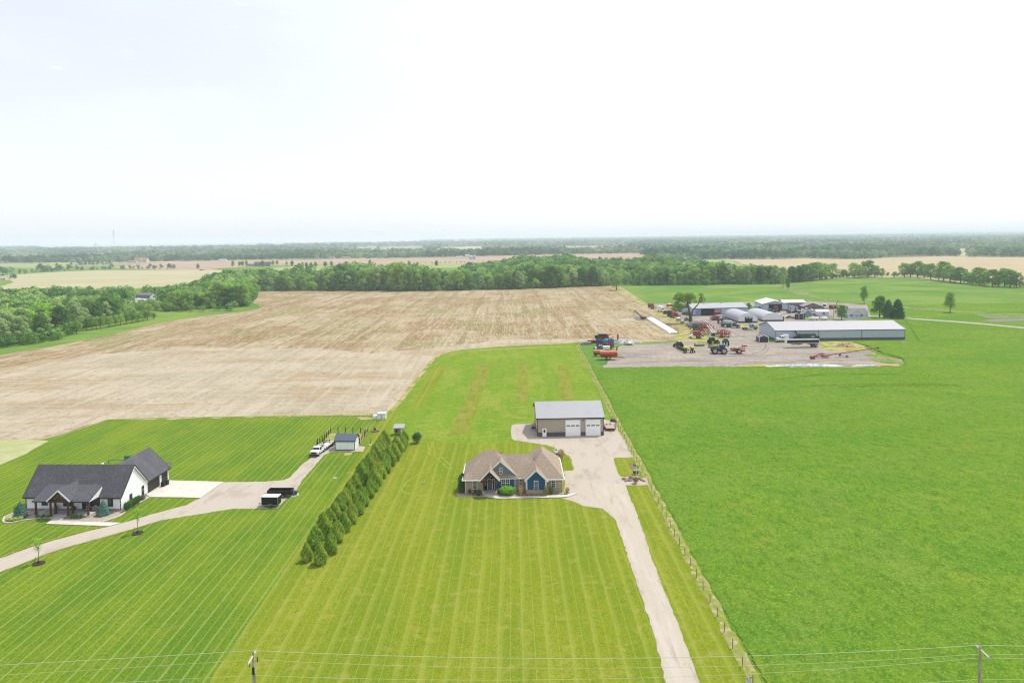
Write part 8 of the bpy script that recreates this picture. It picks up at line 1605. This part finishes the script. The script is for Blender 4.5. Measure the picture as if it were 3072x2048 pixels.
p = G(ZF, 1015, 405); t = T_('poly_tank_pair', 'teal tarp-covered load between the two big barns', 'tank', p + Vector((0, 1, 0)), R(-10)); MB().ell((0, 0, 1.4), 2.6, 1.2, 1.1, 12, 7).build('tarp', mat('teal_tarp', C(90, 190, 160), .6), t, True); bx('frame', CHAR, t, (-2.6, -1, .2, 2.6, 1, .7)); [wheel(t, x_, s * 1.0, .4, .3) for x_ in (-1.5, 1.5) for s in (-1, 1)]
p = G(ZF, 1330, 440); tractor('red tractor glimpsed inside the open doorway of the machine barn', p + Vector((0, -1.6, 0)), R(-95), RED, RED, RIMS, 1.35)
p = G(ZU, 2160, 560); t = T_('utility_pole', 'slim grey utility pole beside the round maple', 'utility pole', p); MB().tube((0, 0, 0), (0, 0, 8.5), .14, .1).build('pole', mat('grey_pole', C(170, 166, 160)), t); MB().box(-.7, -.06, 7.8, .7, .06, 7.95).build('crossarm', MATS['grey_pole'], t)
p = G(ZU, 2025, 300); t = T_('utility_pole', 'slim grey utility pole behind the small white garage', 'utility pole', p); MB().tube((0, 0, 0), (0, 0, 8), .14, .1).build('pole', MATS['grey_pole'], t); MB().box(-.7, -.06, 7.3, .7, .06, 7.45).build('crossarm', MATS['grey_pole'], t)

# ------------------------------------------------------------------ crop fence, sign, power line
FP = mat('fence_post_wood', C(160, 140, 116, .8), .9, layers=[('n', C(90, 72, 58), (4, 4, 1), .45, .65, .7)])
ws = [P(*q) for q in FENCE]; t = thing('pasture_fence', 'long wooden-post wire fence between the driveway and the crop field', 'fence', (ws[-1].x, ws[-1].y, 0)); o0 = ws[-1]
pl = [w_ - o0 for w_ in ws[::-1]]; dist = 0; pos = []; step_ = 3.75; nxt = 0
seg = []
for a, b_ in zip(pl[:-1], pl[1:]):
    L = (b_ - a).length
    while nxt <= dist + L: pos.append(a.lerp(b_, (nxt - dist) / L)); nxt += step_
    dist += L
pm = None
for i, v in enumerate(pos):
    if pm is None:
        o = MB().tube((0, 0, -.1), (0, 0, 1.35), 0.06, .055, 7).build('post', FP, t); pm = o
    else: o = pm.copy(); COL.objects.link(o); o.parent = t
    o.location = v; o.rotation_euler = (random.uniform(-.03, .03), random.uniform(-.03, .03), 0)
for z_ in (.5, .85, 1.2): MB().path([v + Vector((0, 0, z_)) for v in pos], .012, 4).build('wire', MATS['fence_wire'], t)
p = G(ZK, 910, 1460, .0); t = T_('warning_sign', 'white sign with a red header on two posts beside the drive end', 'sign', P(2246, 2062), R(8))
bx('board', WHITE, t, (-.36, -.03, .55, .36, 0, 1.2)); bx('header', FR, t, (-.36, -.04, 1.05, -.08, -.03, 1.2), (.05, -.04, 1.05, .36, -.03, 1.2)); b = MB(); [b.box(-.3, -.037, .62 + .07 * k, .3 - .05 * (k % 2), -.031, .645 + .07 * k) for k in range(6)]; b.build('text_lines', mat('sign_grey', C(150, 152, 158), .7), t); bx('post', RUST, t, (-.34, .0, 0, -.26, .06, .6)); bx('post', RUST, t, (.26, .0, 0, .34, .06, .6))
WPOLE = mat('weathered_pole', C(182, 168, 154, 1.0), .9, layers=[('n', C(140, 122, 108, 1.0), (6, 6, .7), .42, .65, .8)]); INS = mat('insulator', C(196, 200, 206), .4); ARM = mat('pale_arm', C(206, 200, 190, .8), .8)
YP = 76.0
def at_y(pxx, pyy, Y):
    d = _F + (pxx - 1536) / FPX * _Rt - (pyy - PRIN) / FPX * _Up; k = Y / d[1]; return Vector((d[0] * k, Y, CAM_H + d[2] * k))
pt1 = at_y(760, 1955, YP); pt2 = at_y(2940, 1937, YP + 1.5)
def power_pole(label, top, rz, extra):
    t = thing('power_pole', label, 'utility pole', (top.x, top.y, 0), rz); H = top.z
    MB().tube((0, 0, -.2), (0, 0, H), .2, .13, 12).build('pole', WPOLE, t)
    MB().bar((0, .8, H - .3), (0, -1.7, H - .42), .12, .14).build('crossarm', ARM, t)
    for u in (-1.6, .7): MB().tube((0, u, H - .35), (0, u, H - .08), .06, .05).build('insulator', INS, t)
    MB().tube((.0, 0, H), (0, 0, H + .3), .05, .04).build('insulator', INS, t)
    if extra:
        MB().tube((.2, -.12, H - 6), (.2, -.12, H - 2.2), .045).build('riser_conduit', INS, t); MB().tube((0, -.16, H - 2.35), (0, -.16, H - 1.6), .14, .14, 10).build('arrester', CHAR, t)
        MB().bar((.1, -.1, H - 1.0), (.5, -.1, H - .65), .07, .07).bar((-.1, -.1, H - 1.35), (-.4, -.1, H - 1.5), .07, .07).build('bracket', INS, t); MB().tube((.45, -.1, H - 1.0), (.5, -.1, H - .45), .05).tube((-.42, -.1, H - 1.55), (-.42, -.1, H - 1.1), .05).build('fuse_cutout', CHAR, t)
    return t
power_pole('weathered power pole with fuses and a dark arrester at the bottom left', pt1, R(0), True)
t = power_pole('plain grey power pole with a slanted crossarm at the bottom right', pt2, R(0), False); 
WIRE = mat('wire_pale', C(206, 212, 180, .7), .5)
def cable(label, pts, r):
    b = MB(); b.path(pts, r, 5); o = b.build('power_line', WIRE); tag(o, label, 'power line', 'power lines across the bottom')
rows = [  # photograph rows of each wire: left edge, pole 1, sag between, pole 2, right edge
    ('thick top power line', (1990, 1950, 1971, 1934, 1942), .026, 'top'), ('second power line from the top', (2020, 1977, 2000, 1960, 1966), .015, 'second'), ('third power line from the top', (2060, 2024, 2034, 1972, 1976), .015, 'third'), ('lowest power line near the picture bottom', (2130, 2110, 2092, 2036, 2038), .015, 'low')]
for nm, (a0, a1, a2, a3, a4), r_, _k in rows:
    L_ = at_y(-700, a0 + (a0 - a1) * .95, YP); A = at_y(760, a1, YP); Bm = at_y(1700, a2, YP + .8); D_ = at_y(2940, a3, YP + 1.5); E_ = at_y(3500, a4 + 4, YP + 2)
    def arc(p, q, mid=None, n=24):
        out = []
        for i in range(n + 1):
            u = i / n; v = p.lerp(q, u)
            if mid is not None:
                um = (mid.x - p.x) / (q.x - p.x); s_ = (mid.z - p.lerp(q, um).z) / (um * (1 - um)); v = v + Vector((0, 0, s_ * u * (1 - u)))
            out.append(v)
        return out
    cable(f'{nm}, span left of the left pole', arc(L_, A, (lambda m_: m_ - Vector((0, 0, .12)))(L_.lerp(A, .5))), r_)
    cable(f'{nm}, span between the two poles', arc(A, D_, Bm), r_)
    cable(f'{nm}, span right of the right pole', arc(D_, E_), r_)
# ------------------------------------------------------------------ the air
hb = MB(); hb.box(-26000, -250, -12, 26000, 22500, 112)
hz = hb.build('haze', None); tag(hz, 'pale haze over the plain', None, None, 'stuff')
hm = bpy.data.materials.new('haze'); hm.use_nodes = True; t = hm.node_tree; t.nodes.clear()
pv = t.nodes.new('ShaderNodeVolumePrincipled')
pv.inputs['Color'].default_value = (0.80, 0.89, 1.0, 1); pv.inputs['Density'].default_value = 1.3e-4; pv.inputs['Anisotropy'].default_value = 0.0
ho = t.nodes.new('ShaderNodeOutputMaterial'); t.links.new(pv.outputs[0], ho.inputs['Volume'])
hz.data.materials.append(hm)
